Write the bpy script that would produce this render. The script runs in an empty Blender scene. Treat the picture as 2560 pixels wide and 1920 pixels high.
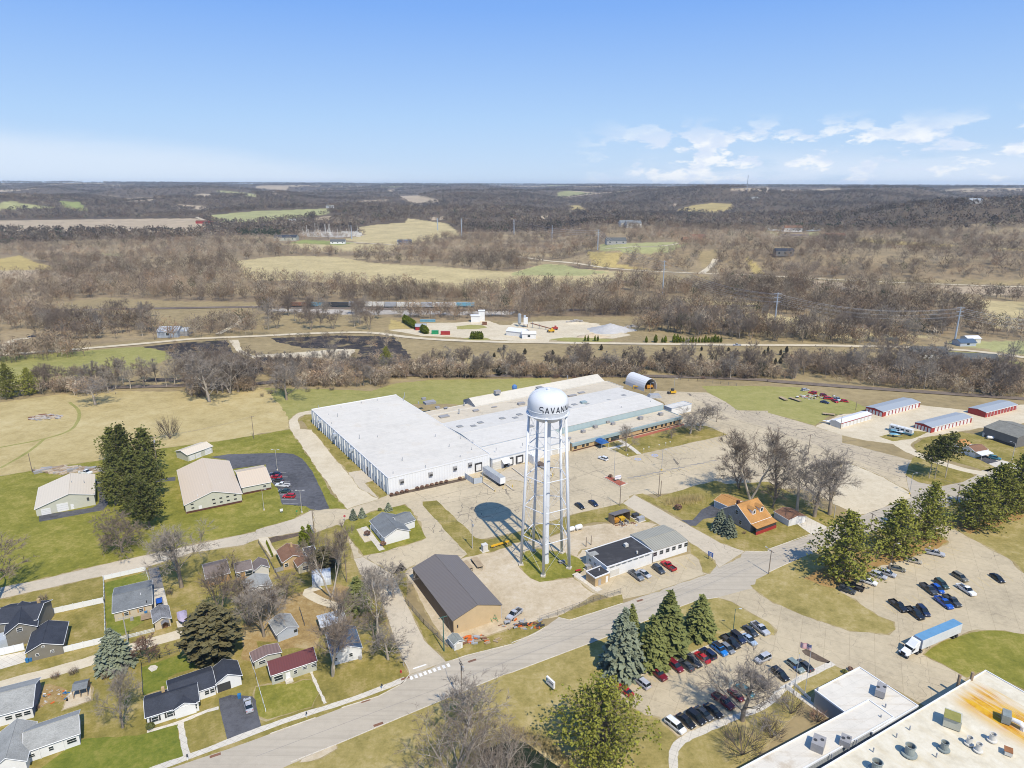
# Aerial view of a small town: factory, water tower, houses, car parks and wooded valley (bpy, Blender 4.5)
import bpy,math,random
import numpy as np
from mathutils import Vector,geometry
SC=bpy.context.scene
COL=SC.collection
R=random.Random(7)
H,F,HOR=118.0,1690.0,461.0
PITCH=math.atan((960-HOR)/F)
cp,sp=math.cos(PITCH),math.sin(PITCH)
FWD=np.array([0,cp,-sp]);UP=np.array([0,sp,cp]);RT=np.array([1.0,0,0])
TILE={'z':(0,0,2560/2212)}
for _i,_r in enumerate((1440,1060,780,440)):
 for _j in range(4):
  TILE['abcdefghijklmnop'[_i*4+_j]]=(_j*640,_r,640/2212)
def sm(a,b,x):
 t=np.clip((np.asarray(x,float)-a)/(b-a),0,1);return t*t*(3-2*t)
_rs=np.random.RandomState(11)
WAV=[]
for lam,amp in((2600,1.0),(1700,.8),(1100,.75),(760,.55),(480,.35)):
 for q in range(3):
  th=_rs.uniform(0,math.pi);WAV.append((math.cos(th)*6.283/lam,math.sin(th)*6.283/lam,_rs.uniform(0,6.28),amp/2.2))
def hgt(x,y):
 x=np.asarray(x,float);y=np.asarray(y,float)
 D=np.hypot(x,y);az=np.degrees(np.arctan2(x,np.maximum(y,1)))
 n=sum(a*np.sin(kx*x+ky*y+p)for kx,ky,p,a in WAV)
 rt=sm(3,9,az)
 st=np.interp(az,[-36,-12,3,12,36],[2350,2050,1700,1500,1350])
 h=rt*20*sm(1020,1130,D+14*np.sin(x*.013))
 base=np.interp(D,[0,1400,2500,4000,6500,9000,12500],[0,0,18,38,66,88,112])
 r2=sm(0,900,D-st)
 far=sm(5000,9000,D)
 tilt=np.interp(az,[-36,0,36],[34,2,-26])*far
 h=h*(1-.4*r2)+r2*(base+n*(24-14*far)*(1-.55*sm(7500,11500,D)))+tilt
 cap=100+tilt+12*far;h=np.where(h>cap-14,cap-14+14*np.tanh((h-cap+14)/14),h);return np.where((D<900)|(y<0),0,np.maximum(h,0))
def slow(seed,lams,x,y):
 r=np.random.RandomState(seed);t=0
 for l in lams:
  for q in range(3):
   th=r.uniform(0,3.1416);t=t+np.sin((math.cos(th)*x+math.sin(th)*y)*6.283/l+r.uniform(0,6.28))
 return t/(len(lams)*1.7)
def farm(x,y):
 D=np.hypot(x,y);return(slow(5,(1500,800,520),x,y*.55)>np.interp(D,[2600,5000,9000],[1.25,.72,.5]))&(D>2600)
def ray(x,y):
 d=FWD*F+RT*(x-1280)+UP*(960-y);return d/np.linalg.norm(d)
def at(x,y,z=0.0):
 d=ray(x,y);t=(z-H)/d[2];return Vector((d[0]*t,d[1]*t,z))
def ground(x,y):
 d=ray(x,y)
 if d[2]<0:
  t=-H/d[2]
  if t*math.hypot(d[0],d[1])<900:return Vector((d[0]*t,d[1]*t,0))
 ts=np.concatenate([np.arange(800,4000,6),np.arange(4000,14000,20)])
 dz=H+d[2]*ts-hgt(d[0]*ts,d[1]*ts)
 i=int(np.argmax(dz<0))if(dz<0).any()else len(ts)-1
 t=ts[i]
 return Vector((d[0]*t,d[1]*t,float(hgt(d[0]*t,d[1]*t))))
def proj(P):
 v=np.asarray(P,float)-np.array([0,0,H]);w=v@FWD
 return 1280+F*(v@RT)/w,960-F*(v@UP)/w
def px(s):
 out=[];T=TILE['z']
 for tok in s.split():
  if tok[0].isalpha():T=TILE[tok[0]];tok=tok[1:]
  a,b=tok.split(',');out.append((T[0]+float(a)*T[2],T[1]+float(b)*T[2]))
 return out
def P(s,z=0.0):return[at(x,y,z)for x,y in px(s)]
def P1(s,z=0.0):return P(s,z)[0]
MATS={}
def nt_mat(name):
 m=bpy.data.materials.new(name);m.use_nodes=True
 nt=m.node_tree;b=nt.nodes['Principled BSDF'];return m,nt,b
def ramp(nt,fac,stops):
 n=nt.nodes.new('ShaderNodeValToRGB');e=n.color_ramp.elements
 e[0].position=stops[0][0];e[0].color=(*stops[0][1],1)
 e[1].position=stops[-1][0];e[1].color=(*stops[-1][1],1)
 for p,c in stops[1:-1]:
  k=e.new(p);k.color=(*c,1)
 nt.links.new(fac,n.inputs[0]);return n.outputs[0]
def nnoise(nt,scale,detail=3,rough=.55,vec=None,stretch=None):
 n=nt.nodes.new('ShaderNodeTexNoise');n.inputs['Scale'].default_value=scale
 n.inputs['Detail'].default_value=detail;n.inputs['Roughness'].default_value=rough
 if vec is None:
  vec=nt.nodes.new('ShaderNodeNewGeometry').outputs['Position']
 if stretch:
  mp=nt.nodes.new('ShaderNodeMapping');mp.inputs['Scale'].default_value=stretch[:3]
  if len(stretch)>3:mp.inputs['Rotation'].default_value=(0,0,stretch[3])
  nt.links.new(vec,mp.inputs[0]);vec=mp.outputs[0]
 nt.links.new(vec,n.inputs['Vector']);return n.outputs['Fac']
def mixc(nt,fac,a,b,mode='MIX'):
 n=nt.nodes.new('ShaderNodeMix');n.data_type='RGBA';n.blend_type=mode
 for sock,v in((0,fac),(6,a),(7,b)):
  if hasattr(v,'links')or hasattr(v,'is_linked'):nt.links.new(v,n.inputs[sock])
  elif sock==0:n.inputs[0].default_value=v
  else:n.inputs[sock].default_value=(*v,1)
 return n.outputs[2]
def mth(nt,op,a,b=0.0,clamp=False):
 n=nt.nodes.new('ShaderNodeMath');n.operation=op;n.use_clamp=clamp
 for i,v in enumerate((a,b)):
  if isinstance(v,(int,float)):n.inputs[i].default_value=v
  else:nt.links.new(v,n.inputs[i])
 return n.outputs[0]
def M(name,col,rough=.7,var=.12,scale=.6,metal=0.0,fine=6.0,spec=.3):
 if name in MATS:return MATS[name]
 m,nt,b=nt_mat(name)
 dk=tuple(c*(1-var*1.6)for c in col);lt=tuple(min(.9,c*(1+var))for c in col)
 n1=nnoise(nt,scale,4);n2=nnoise(nt,fine,2)
 f=mth(nt,'ADD',mth(nt,'MULTIPLY',n1,.65),mth(nt,'MULTIPLY',n2,.35))
 nt.links.new(ramp(nt,f,[(.3,dk),(.5,col),(.7,lt)]),b.inputs['Base Color'])
 b.inputs['Roughness'].default_value=rough;b.inputs['Metallic'].default_value=metal
 b.inputs['Specular IOR Level'].default_value=spec
 MATS[name]=m;return m
def GR(name,cols,big=.035,mid=.22,fine=1.6,rough=.95,bare=None):
 m,nt,b=nt_mat(name)
 a=nnoise(nt,big,3);c=nnoise(nt,mid,5,.65);d=nnoise(nt,fine*.62,5,.8)
 f=mth(nt,'ADD',mth(nt,'ADD',mth(nt,'MULTIPLY',a,.28),mth(nt,'MULTIPLY',c,.36)),mth(nt,'MULTIPLY',d,.36))
 k=ramp(nt,f,[(.36,cols[0]),(.5,cols[1]),(.64,cols[2])])
 if bare:
  w=nnoise(nt,mid*.6,4,.6)
  k=mixc(nt,mth(nt,'MULTIPLY',mth(nt,'SUBTRACT',w,bare[1]),6.0,True),k,bare[0])
 nt.links.new(k,b.inputs['Base Color']);b.inputs['Roughness'].default_value=rough
 b.inputs['Specular IOR Level'].default_value=.1
 MATS[name]=m;return m
def PAV(name,col,crack=.0,cs=.13,ang=.0,var=.16,stain=(.1,.09,.08),joints=0,streak=None):
 m,nt,b=nt_mat(name)
 n1=nnoise(nt,.05,4);n2=nnoise(nt,.6,4,.6);n3=nnoise(nt,4,2)
 f=mth(nt,'ADD',mth(nt,'ADD',mth(nt,'MULTIPLY',n1,.45),mth(nt,'MULTIPLY',n2,.35)),mth(nt,'MULTIPLY',n3,.2))
 k=ramp(nt,f,[(.32,tuple(c*(1-var*1.5)for c in col)),(.5,col),(.68,tuple(c*(1+var)for c in col))])
 pos=nt.nodes.new('ShaderNodeNewGeometry').outputs['Position']
 if streak:
  s=nnoise(nt,1.0,3,.6,pos,(streak[1],streak[2],1,streak[0]))
  k=mixc(nt,mth(nt,'MULTIPLY',mth(nt,'SUBTRACT',s,.48),2.6,True),k,tuple(c*.72 for c in col))
 if joints:
  mp=nt.nodes.new('ShaderNodeMapping');mp.inputs['Rotation'].default_value=(0,0,ang);nt.links.new(pos,mp.inputs[0])
  br=nt.nodes.new('ShaderNodeTexBrick');br.offset=.0
  br.inputs['Scale'].default_value=1;br.inputs['Mortar Size'].default_value=.05;br.inputs['Brick Width'].default_value=joints;br.inputs['Row Height'].default_value=joints*.8
  br.inputs['Color1'].default_value=(1,1,1,1);br.inputs['Color2'].default_value=(.93,.93,.93,1);br.inputs['Mortar'].default_value=(.66,.64,.62,1)
  nt.links.new(mp.outputs[0],br.inputs['Vector']);k=mixc(nt,.8,k,br.outputs[0],'MULTIPLY')
 if crack:
  wn=nt.nodes.new('ShaderNodeTexNoise');wn.inputs['Scale'].default_value=.15;nt.links.new(pos,wn.inputs['Vector'])
  ad=nt.nodes.new('ShaderNodeVectorMath');ad.operation='MULTIPLY_ADD'
  nt.links.new(wn.outputs['Color'],ad.inputs[0]);ad.inputs[1].default_value=(9,9,0);nt.links.new(pos,ad.inputs[2])
  mp=nt.nodes.new('ShaderNodeMapping');mp.inputs['Rotation'].default_value=(0,0,ang);mp.inputs['Scale'].default_value=(1,.55,0);nt.links.new(ad.outputs[0],mp.inputs[0])
  v=nt.nodes.new('ShaderNodeTexVoronoi');v.feature='DISTANCE_TO_EDGE';v.inputs['Scale'].default_value=cs;nt.links.new(mp.outputs[0],v.inputs['Vector'])
  thin=mth(nt,'LESS_THAN',v.outputs['Distance'],.012*crack)
  gate=mth(nt,'MULTIPLY',mth(nt,'SUBTRACT',nnoise(nt,.03,2),.38),5.0,True)
  k=mixc(nt,mth(nt,'MULTIPLY',mth(nt,'MULTIPLY',thin,gate),.8),k,stain)
  st=mth(nt,'MULTIPLY',mth(nt,'SUBTRACT',nnoise(nt,.25,6,.75),.6),7.0,True)
  k=mixc(nt,mth(nt,'MULTIPLY',st,.6),k,tuple(c*.42 for c in col))
 nt.links.new(k,b.inputs['Base Color']);b.inputs['Roughness'].default_value=.9;b.inputs['Specular IOR Level'].default_value=.15
 MATS[name]=m;return m
def RIB(name,col,ang,period=.9,groove_shade=.25,rough=.5,axis='x',metal=0.0):
 m,nt,b=nt_mat(name)
 pos=nt.nodes.new('ShaderNodeNewGeometry').outputs['Position']
 mp=nt.nodes.new('ShaderNodeMapping');mp.inputs['Rotation'].default_value=(0,0,-ang);nt.links.new(pos,mp.inputs[0])
 w=nt.nodes.new('ShaderNodeTexWave');w.bands_direction=axis.upper();w.inputs['Scale'].default_value=.314/period;w.inputs['Distortion'].default_value=0
 nt.links.new(mp.outputs[0],w.inputs[0])
 n1=nnoise(nt,.25,4)
 f=mth(nt,'ADD',mth(nt,'MULTIPLY',w.outputs['Fac'],.5),mth(nt,'MULTIPLY',n1,.5))
 nt.links.new(ramp(nt,f,[(.1,tuple(c*(1-groove_shade)for c in col)),(.6,col),(.95,tuple(min(.85,c*(1+groove_shade*.3))for c in col))]),b.inputs['Base Color'])  # shade in the rib grooves painted into the colour along the wave
 b.inputs['Roughness'].default_value=rough;b.inputs['Metallic'].default_value=metal;b.inputs['Specular IOR Level'].default_value=.3
 bp=nt.nodes.new('ShaderNodeBump');bp.inputs['Strength'].default_value=.25;bp.inputs['Distance'].default_value=.05
 nt.links.new(w.outputs['Fac'],bp.inputs['Height']);nt.links.new(bp.outputs[0],b.inputs['Normal'])
 MATS[name]=m;return m
def SHG(name,col,var=.22):
 m,nt,b=nt_mat(name)
 n1=nnoise(nt,5.5,2,.8);n2=nnoise(nt,.35,4);n3=nnoise(nt,1.0,2,.6,None,(2.2,2.2,9))
 f=mth(nt,'ADD',mth(nt,'ADD',mth(nt,'MULTIPLY',n1,.35),mth(nt,'MULTIPLY',n2,.35)),mth(nt,'MULTIPLY',n3,.3))
 nt.links.new(ramp(nt,f,[(.34,tuple(c*(1-var*1.5)for c in col)),(.5,col),(.66,tuple(c*(1+var*1.4)for c in col))]),b.inputs['Base Color'])
 b.inputs['Roughness'].default_value=.9;b.inputs['Specular IOR Level'].default_value=.15
 MATS[name]=m;return m
def GLASS(name,col=(.02,.03,.035),rough=.08):
 m,nt,b=nt_mat(name);n=nnoise(nt,.8,2)
 nt.links.new(ramp(nt,n,[(.3,tuple(c*.6 for c in col)),(.7,tuple(c*1.5 for c in col))]),b.inputs['Base Color'])
 b.inputs['Roughness'].default_value=rough;b.inputs['Specular IOR Level'].default_value=.6;MATS[name]=m;return m
def LEAF(name,col,var=.45,trans=0.0,scale=.5):
 m,nt,b=nt_mat(name)
 oi=nt.nodes.new('ShaderNodeObjectInfo').outputs['Random']
 n=nnoise(nt,scale,3,.7)
 f=mth(nt,'ADD',mth(nt,'MULTIPLY',n,.7),mth(nt,'MULTIPLY',oi,.3))
 nt.links.new(ramp(nt,f,[(.25,tuple(c*(1-var)for c in col)),(.5,col),(.78,(col[0]*(1+var),col[1]*(1+var*.9),col[2]*(1+var*.6)))]),b.inputs['Base Color'])
 b.inputs['Roughness'].default_value=.85;b.inputs['Specular IOR Level'].default_value=.1
 MATS[name]=m;return m
def ATT(name,attr='col',rough=.95,var=.35,scale=.02):
 m,nt,b=nt_mat(name)
 a=nt.nodes.new('ShaderNodeAttribute');a.attribute_name=attr
 n1=nnoise(nt,scale,5,.65);n2=nnoise(nt,scale*9,3,.7)
 f=mth(nt,'ADD',mth(nt,'MULTIPLY',n1,.5),mth(nt,'MULTIPLY',n2,.5))
 g=ramp(nt,f,[(.3,(1-var,)*3),(.7,(1+var,1+var,1+var))])
 nt.links.new(mixc(nt,1.0,a.outputs['Color'],g,'MULTIPLY'),b.inputs['Base Color'])
 b.inputs['Roughness'].default_value=rough;b.inputs['Specular IOR Level'].default_value=.08
 MATS[name]=m;return m
class MB:
 def __init__(s):s.v=[];s.f=[];s.mi=[];s.k=0
 def add(s,vs,fs):
  n=len(s.v);s.v+=[tuple(v)for v in vs]
  for f in fs:s.f.append(tuple(i+n for i in f));s.mi.append(s.k)
  return s
 def box(s,c,d,rz=0.0,taper=1.0):
  cx,cy,cz=c;a,b,h=d[0]/2,d[1]/2,d[2]/2;cs,sn=math.cos(rz),math.sin(rz);vs=[]
  for z,t in((-h,1),(h,taper)):
   for x,y in((-a,-b),(a,-b),(a,b),(-a,b)):
    x*=t;y*=t;vs.append((cx+x*cs-y*sn,cy+x*sn+y*cs,cz+z))
  return s.add(vs,[(3,2,1,0),(4,5,6,7),(0,1,5,4),(1,2,6,5),(2,3,7,6),(3,0,4,7)])
 def prism(s,poly,z0,z1):
  n=len(poly);z0=z0 if hasattr(z0,'__len__')else[z0]*n;z1=z1 if hasattr(z1,'__len__')else[z1]*n
  vs=[(p[0],p[1],z)for p,z in zip(poly,z0)]+[(p[0],p[1],z)for p,z in zip(poly,z1)]
  return s.add(vs,[tuple(range(n-1,-1,-1)),tuple(range(n,2*n))]+[(i,(i+1)%n,n+(i+1)%n,n+i)for i in range(n)])
 def tube(s,pts,rad,n=6,cap=True):
  pts=[Vector(p)for p in pts];rad=rad if hasattr(rad,'__len__')else[rad]*len(pts);base=len(s.v);L=len(pts)
  for i,p in enumerate(pts):
   d=(pts[min(i+1,L-1)]-pts[max(i-1,0)]);d=d.normalized()if d.length>1e-9 else Vector((0,0,1))
   a=d.cross(Vector((0,0,1))if abs(d.z)<.9 else Vector((1,0,0))).normalized();b=d.cross(a)
   for q in range(n):
    t=6.28318*q/n;s.v.append(tuple(p+(a*math.cos(t)+b*math.sin(t))*rad[i]))
  for i in range(L-1):
   for q in range(n):
    s.f.append((base+i*n+q,base+i*n+(q+1)%n,base+(i+1)*n+(q+1)%n,base+(i+1)*n+q));s.mi.append(s.k)
  if cap and n>2:
   s.f.append(tuple(base+q for q in range(n-1,-1,-1)));s.f.append(tuple(base+(L-1)*n+q for q in range(n)));s.mi+=[s.k]*2
  return s
 def lathe(s,prof,c=(0,0,0),n=24,cap=True):
  base=len(s.v)
  for r,z in prof:
   for q in range(n):
    t=6.28318*q/n;s.v.append((c[0]+r*math.cos(t),c[1]+r*math.sin(t),c[2]+z))
  for i in range(len(prof)-1):
   for q in range(n):
    s.f.append((base+i*n+q,base+i*n+(q+1)%n,base+(i+1)*n+(q+1)%n,base+(i+1)*n+q));s.mi.append(s.k)
  if cap:
   s.f.append(tuple(base+q for q in range(n-1,-1,-1)));s.f.append(tuple(base+(len(prof)-1)*n+q for q in range(n)));s.mi+=[s.k]*2
  return s
 def slab(s,quad,th):
  q=[Vector(p)for p in quad];n=len(q);dn=Vector((0,0,-th))
  return s.add(q+[p+dn for p in q],[tuple(range(n)),tuple(range(2*n-1,n-1,-1))]+[(i,n+i,n+(i+1)%n,(i+1)%n)for i in range(n)])
 def mesh(s,name,mats,smooth=False,off=None):
  me=bpy.data.meshes.new(name)
  v=s.v if off is None else[(a-off[0],b-off[1],c-off[2])for a,b,c in s.v]
  me.from_pydata(v,[],s.f);mats=mats if isinstance(mats,(list,tuple))else[mats]
  for m in mats:me.materials.append(m)
  if len(mats)>1:me.polygons.foreach_set('material_index',s.mi)
  if smooth:me.polygons.foreach_set('use_smooth',[True]*len(me.polygons))
  me.update();return me
 def build(s,name,mats,parent=None,smooth=False):
  off=parent_loc(parent)if parent else None
  return link(name,s.mesh(name,mats,smooth,off),parent)
def parent_loc(p):
 v=Vector((0,0,0))
 while p:v+=p.location;p=p.parent
 return v
def link(name,me,parent=None):
 o=bpy.data.objects.new(name,me);COL.objects.link(o)
 if parent:o.parent=parent
 return o
def tag(o,label=None,cat=None,group=None,kind=None):
 if label:o['label']=label
 if cat:o['category']=cat
 if group:o['group']=group
 if kind:o['kind']=kind
 return o
def thing(name,label,cat,loc=(0,0,0),group=None,rz=0.0):
 o=bpy.data.objects.new(name,None);COL.objects.link(o);o.location=loc;o.rotation_euler=(0,0,rz);o.empty_display_size=.3
 return tag(o,label,cat,group)
def dup(src,loc,rz=0.0,sc=None,label=None,group=None,kids=None):
 r=src.copy();COL.objects.link(r);r.location=loc;r.rotation_euler=(0,0,rz)
 if sc is not None:r.scale=sc if hasattr(sc,'__len__')else(sc,)*3
 if label:r['label']=label
 if group:r['group']=group
 def rec(a,b):
  for ch in KIDS.get(a.name,()):
   c=ch.copy();COL.objects.link(c);c.parent=b
   if ch.name in KIDS:rec(ch,c)
   if kids is not None:kids.append(c)
 rec(src,r);return r
KIDS={}
def reg(root):
 for o in root.children:KIDS.setdefault(root.name,[]).append(o);reg(o)
def npmesh(name,V,Fc,mat,cols=None,smooth=False):
 me=bpy.data.meshes.new(name);k=Fc.shape[1]
 me.vertices.add(len(V));me.vertices.foreach_set('co',np.ascontiguousarray(V,np.float32).ravel())
 me.loops.add(Fc.size);me.loops.foreach_set('vertex_index',np.ascontiguousarray(Fc,np.int32).ravel())
 me.polygons.add(len(Fc));me.polygons.foreach_set('loop_start',np.arange(0,Fc.size,k,dtype=np.int32))
 if smooth:me.polygons.foreach_set('use_smooth',np.ones(len(Fc),bool))
 me.update(calc_edges=True)
 if cols is not None:
  a=me.color_attributes.new('col','FLOAT_COLOR','POINT')
  a.data.foreach_set('color',np.hstack([cols,np.ones((len(V),1))]).astype(np.float32).ravel())
 me.materials.append(mat);return me
def inpoly(X,Y,poly):
 X=np.asarray(X);Y=np.asarray(Y);c=np.zeros(X.shape,bool);n=len(poly)
 for i in range(n):
  x1,y1=poly[i];x2,y2=poly[(i+1)%n]
  if y1==y2:continue
  c^=((y1>Y)!=(y2>Y))&(X<(x2-x1)*(Y-y1)/(y2-y1)+x1)
 return c
def rough_edge(pts,step=2.0,jit=.35,seed=0):
 r=random.Random(seed);out=[]
 for i,a in enumerate(pts):
  b=pts[(i+1)%len(pts)];L=(b-a).length;n=max(1,min(160,int(L/step)))
  nrm=Vector((-(b-a).y,(b-a).x,0)).normalized()if L>0 else Vector()
  w=0.0
  for k in range(n):
   w=w*.6+r.uniform(-1,1)*jit*.8
   e=min(k,n-k)/max(1,n);out.append(a+(b-a)*(k/n)+nrm*(w if 0<k else 0))
 return out
def fill(me_name,pts,mat,z=None):
 tri=geometry.tessellate_polygon([[Vector((p.x,p.y,0))for p in pts]])
 v=[(p.x,p.y,p.z if z is None else z)for p in pts];fs=[]
 for t in tri:
  a,b,c=(Vector(v[i])for i in t)
  fs.append(t if(b-a).cross(c-a).z>0 else(t[0],t[2],t[1]))
 me=bpy.data.meshes.new(me_name);me.from_pydata(v,[],fs);me.materials.append(mat);me.update();return me
EDGED=('street','concrete','concrete_lot','gravel','dirt','lawn_green','lawn_dry')
def patch(name,label,s,mat,lay,jit=.35,step=2.0,cat='ground',kind='structure',smooth=0):
 pts=P(s)if isinstance(s,str)else[Vector(p)for p in s]
 for _ in range(smooth):
  q=[]
  for i,a in enumerate(pts):
   b=pts[(i+1)%len(pts)];q+=[a.lerp(b,.25),a.lerp(b,.75)]
  pts=q
 pts=rough_edge(pts,step,jit,len(label)*7+len(pts))if jit else pts
 z=.004*lay;o=link(name,fill(name,pts,MATS[mat],z))
 if mat in EDGED:
  n=len(pts);ar=sum(pts[i-1].x*pts[i].y-pts[i].x*pts[i-1].y for i in range(n));r=random.Random(n);e=[]
  for i in range(n):
   d=pts[(i+1)%n]-pts[i-1];nr=Vector((d.y,-d.x,0));nr=nr.normalized()if nr.length>0 else nr;e.append(pts[i]+nr*(1 if ar>0 else-1)*abs(r.gauss(.1,.5)))
  tag(link('verge',fill('verge',e,MATS['verge_soil'],z-.002)),'worn edge of the '+' '.join(label.split()[:9]),cat,kind='structure')
 return tag(o,label,cat,kind=kind)
def ribbon(name,label,s,width,mat,lay,jit=.2,cat='road',far=False,step=None,smooth=2):
 pts=[ground(x,y)if far else at(x,y)for x,y in px(s)]if isinstance(s,str)else s
 for _ in range(smooth):
  q=[pts[0]]
  for a,b in zip(pts,pts[1:]):q+=[a.lerp(b,.25),a.lerp(b,.75)]
  pts=q+[pts[-1]]
 step=step or(25 if far else 3);q=[pts[0]]
 for a,b in zip(pts,pts[1:]):
  n=max(1,int((b-a).length/step));q+=[a.lerp(b,k/n)for k in range(1,n+1)]
 r=random.Random(len(label));V=[]
 for i,p in enumerate(q):
  d=(q[min(i+1,len(q)-1)]-q[max(i-1,0)]);d.z=0;d.normalize();n=Vector((-d.y,d.x,0));w=width[min(len(width)-1,int(i/len(q)*len(width)))]if hasattr(width,'__len__')else width
  for sgn in(1,-1):
   e=p+n*sgn*(w/2+r.uniform(-jit,jit));z=float(hgt(e.x,e.y))+(.35 if far else 0)+.004*lay;V.append((e.x,e.y,z))
 fs=[(2*i+1,2*i+3,2*i+2,2*i)for i in range(len(q)-1)]
 me=bpy.data.meshes.new(name);me.from_pydata(V,[],fs);me.materials.append(MATS[mat]);me.update()
 return tag(link(name,me),label,cat,kind='structure')
SUN=Vector((12.9,-25.1,37.7)).normalized()
EL=math.asin(SUN.z);AZ=math.atan2(SUN.x,SUN.y)
w=bpy.data.worlds.new('World');SC.world=w;w.use_nodes=True
nt=w.node_tree;bg=nt.nodes['Background'];bg.inputs[1].default_value=.062
sky=nt.nodes.new('ShaderNodeTexSky');sky.sky_type='NISHITA';sky.sun_disc=False
sky.sun_elevation=EL;sky.sun_rotation=AZ;sky.altitude=300;sky.air_density=1.0;sky.dust_density=0.0;sky.ozone_density=2.2
hs=nt.nodes.new('ShaderNodeHueSaturation');hs.inputs['Saturation'].default_value=1.12;hs.inputs['Value'].default_value=1.0
nt.links.new(sky.outputs[0],hs.inputs['Color'])
tc=nt.nodes.new('ShaderNodeTexCoord');sx=nt.nodes.new('ShaderNodeSeparateXYZ');nt.links.new(tc.outputs['Generated'],sx.inputs[0])
X,Y,Z=sx.outputs
def mr(v,a,b,c=0.,d=1.):
 n=nt.nodes.new('ShaderNodeMapRange');n.interpolation_type='SMOOTHSTEP';nt.links.new(v,n.inputs[0])
 for i,q in enumerate((a,b,c,d)):n.inputs[i+1].default_value=q
 return n.outputs[0]
def cnoise(sx_,sz_,scale,detail,off=0.,rough=.55):
 cb=nt.nodes.new('ShaderNodeCombineXYZ');nt.links.new(mth(nt,'MULTIPLY',X,sx_),cb.inputs[0]);nt.links.new(mth(nt,'MULTIPLY',Z,sz_),cb.inputs[2]);cb.inputs[1].default_value=off
 return nnoise(nt,scale,detail,rough,cb.outputs[0])
grad=ramp(nt,Z,[(0,(.495,.633,.82)),(.085,(.376,.56,.835)),(.22,(.192,.385,.82)),(.6,(.10,.26,.66))])
gs=nt.nodes.new('ShaderNodeVectorMath');gs.operation='SCALE';gs.inputs['Scale'].default_value=18.2;nt.links.new(grad,gs.inputs[0])
clear=mixc(nt,.85,hs.outputs[0],gs.outputs[0])
cum=cnoise(1.0,2.3,17,6,3.3,.58);cumf=mth(nt,'MULTIPLY',mr(cum,.47,.56),mth(nt,'MULTIPLY',mr(X,.06,.22),mr(Z,.092,.05)))
cum2=cnoise(1.0,3.4,7,5,8.1);hz=mth(nt,'MULTIPLY',mr(cum2,.42,.6),mth(nt,'MULTIPLY',mth(nt,'MULTIPLY',mr(X,.08,.25),mr(Z,.055,.01)),.8))
veil=mth(nt,'MULTIPLY',mr(mth(nt,'ADD',mth(nt,'ADD',Z,mth(nt,'MULTIPLY',X,.11)),mth(nt,'MULTIPLY',cnoise(1,5,6,4,1.0),.03)),.028,-.012),mr(X,.05,-.3))
base=mixc(nt,mth(nt,'MULTIPLY',veil,.6),clear,(11.8,13,14.6))
base=mixc(nt,hz,base,(11.2,12.6,14.6))
shade=mixc(nt,mr(cnoise(1.0,2.3,24,4,3.6),.4,.62),(10.6,12,14.4),(14.2,14.6,15))
out=mixc(nt,mth(nt,'MULTIPLY',cumf,.95),base,shade)
nt.links.new(out,bg.inputs[0])
sl=bpy.data.lights.new('sun','SUN');sl.energy=4.6;sl.angle=math.radians(.53);sl.color=(1,.925,.80)
so=link('sun',sl);so.rotation_euler=SUN.to_track_quat('Z','Y').to_euler();so.location=SUN*400
cam=bpy.data.cameras.new('camera');co=link('camera',cam);SC.camera=co
cam.sensor_fit='HORIZONTAL';cam.sensor_width=36;cam.lens=36*F/2560;cam.clip_start=1;cam.clip_end=40000
co.location=(0,0,H);co.rotation_euler=(math.pi/2-PITCH,0,0)
vs=SC.view_settings;vs.view_transform='Standard';vs.look='None';vs.exposure=0.14;vs.gamma=1
SC.cycles.use_denoising=True;SC.cycles.pixel_filter_type='BLACKMAN_HARRIS';SC.cycles.filter_width=1.0;SC.cycles.max_bounces=5;SC.cycles.diffuse_bounces=2;SC.cycles.glossy_bounces=2
SC.cycles.transmission_bounces=2;SC.cycles.volume_bounces=0;SC.cycles.transparent_max_bounces=6
STRAW=(.45,.365,.185);TAN=(.40,.315,.205);GREENF=(.25,.27,.085);WOODF=(.20,.15,.095);SCRUB=(.29,.225,.115);YEL=(.40,.31,.12);PGREEN=(.33,.32,.14);PADC=(.40,.36,.30)
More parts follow.
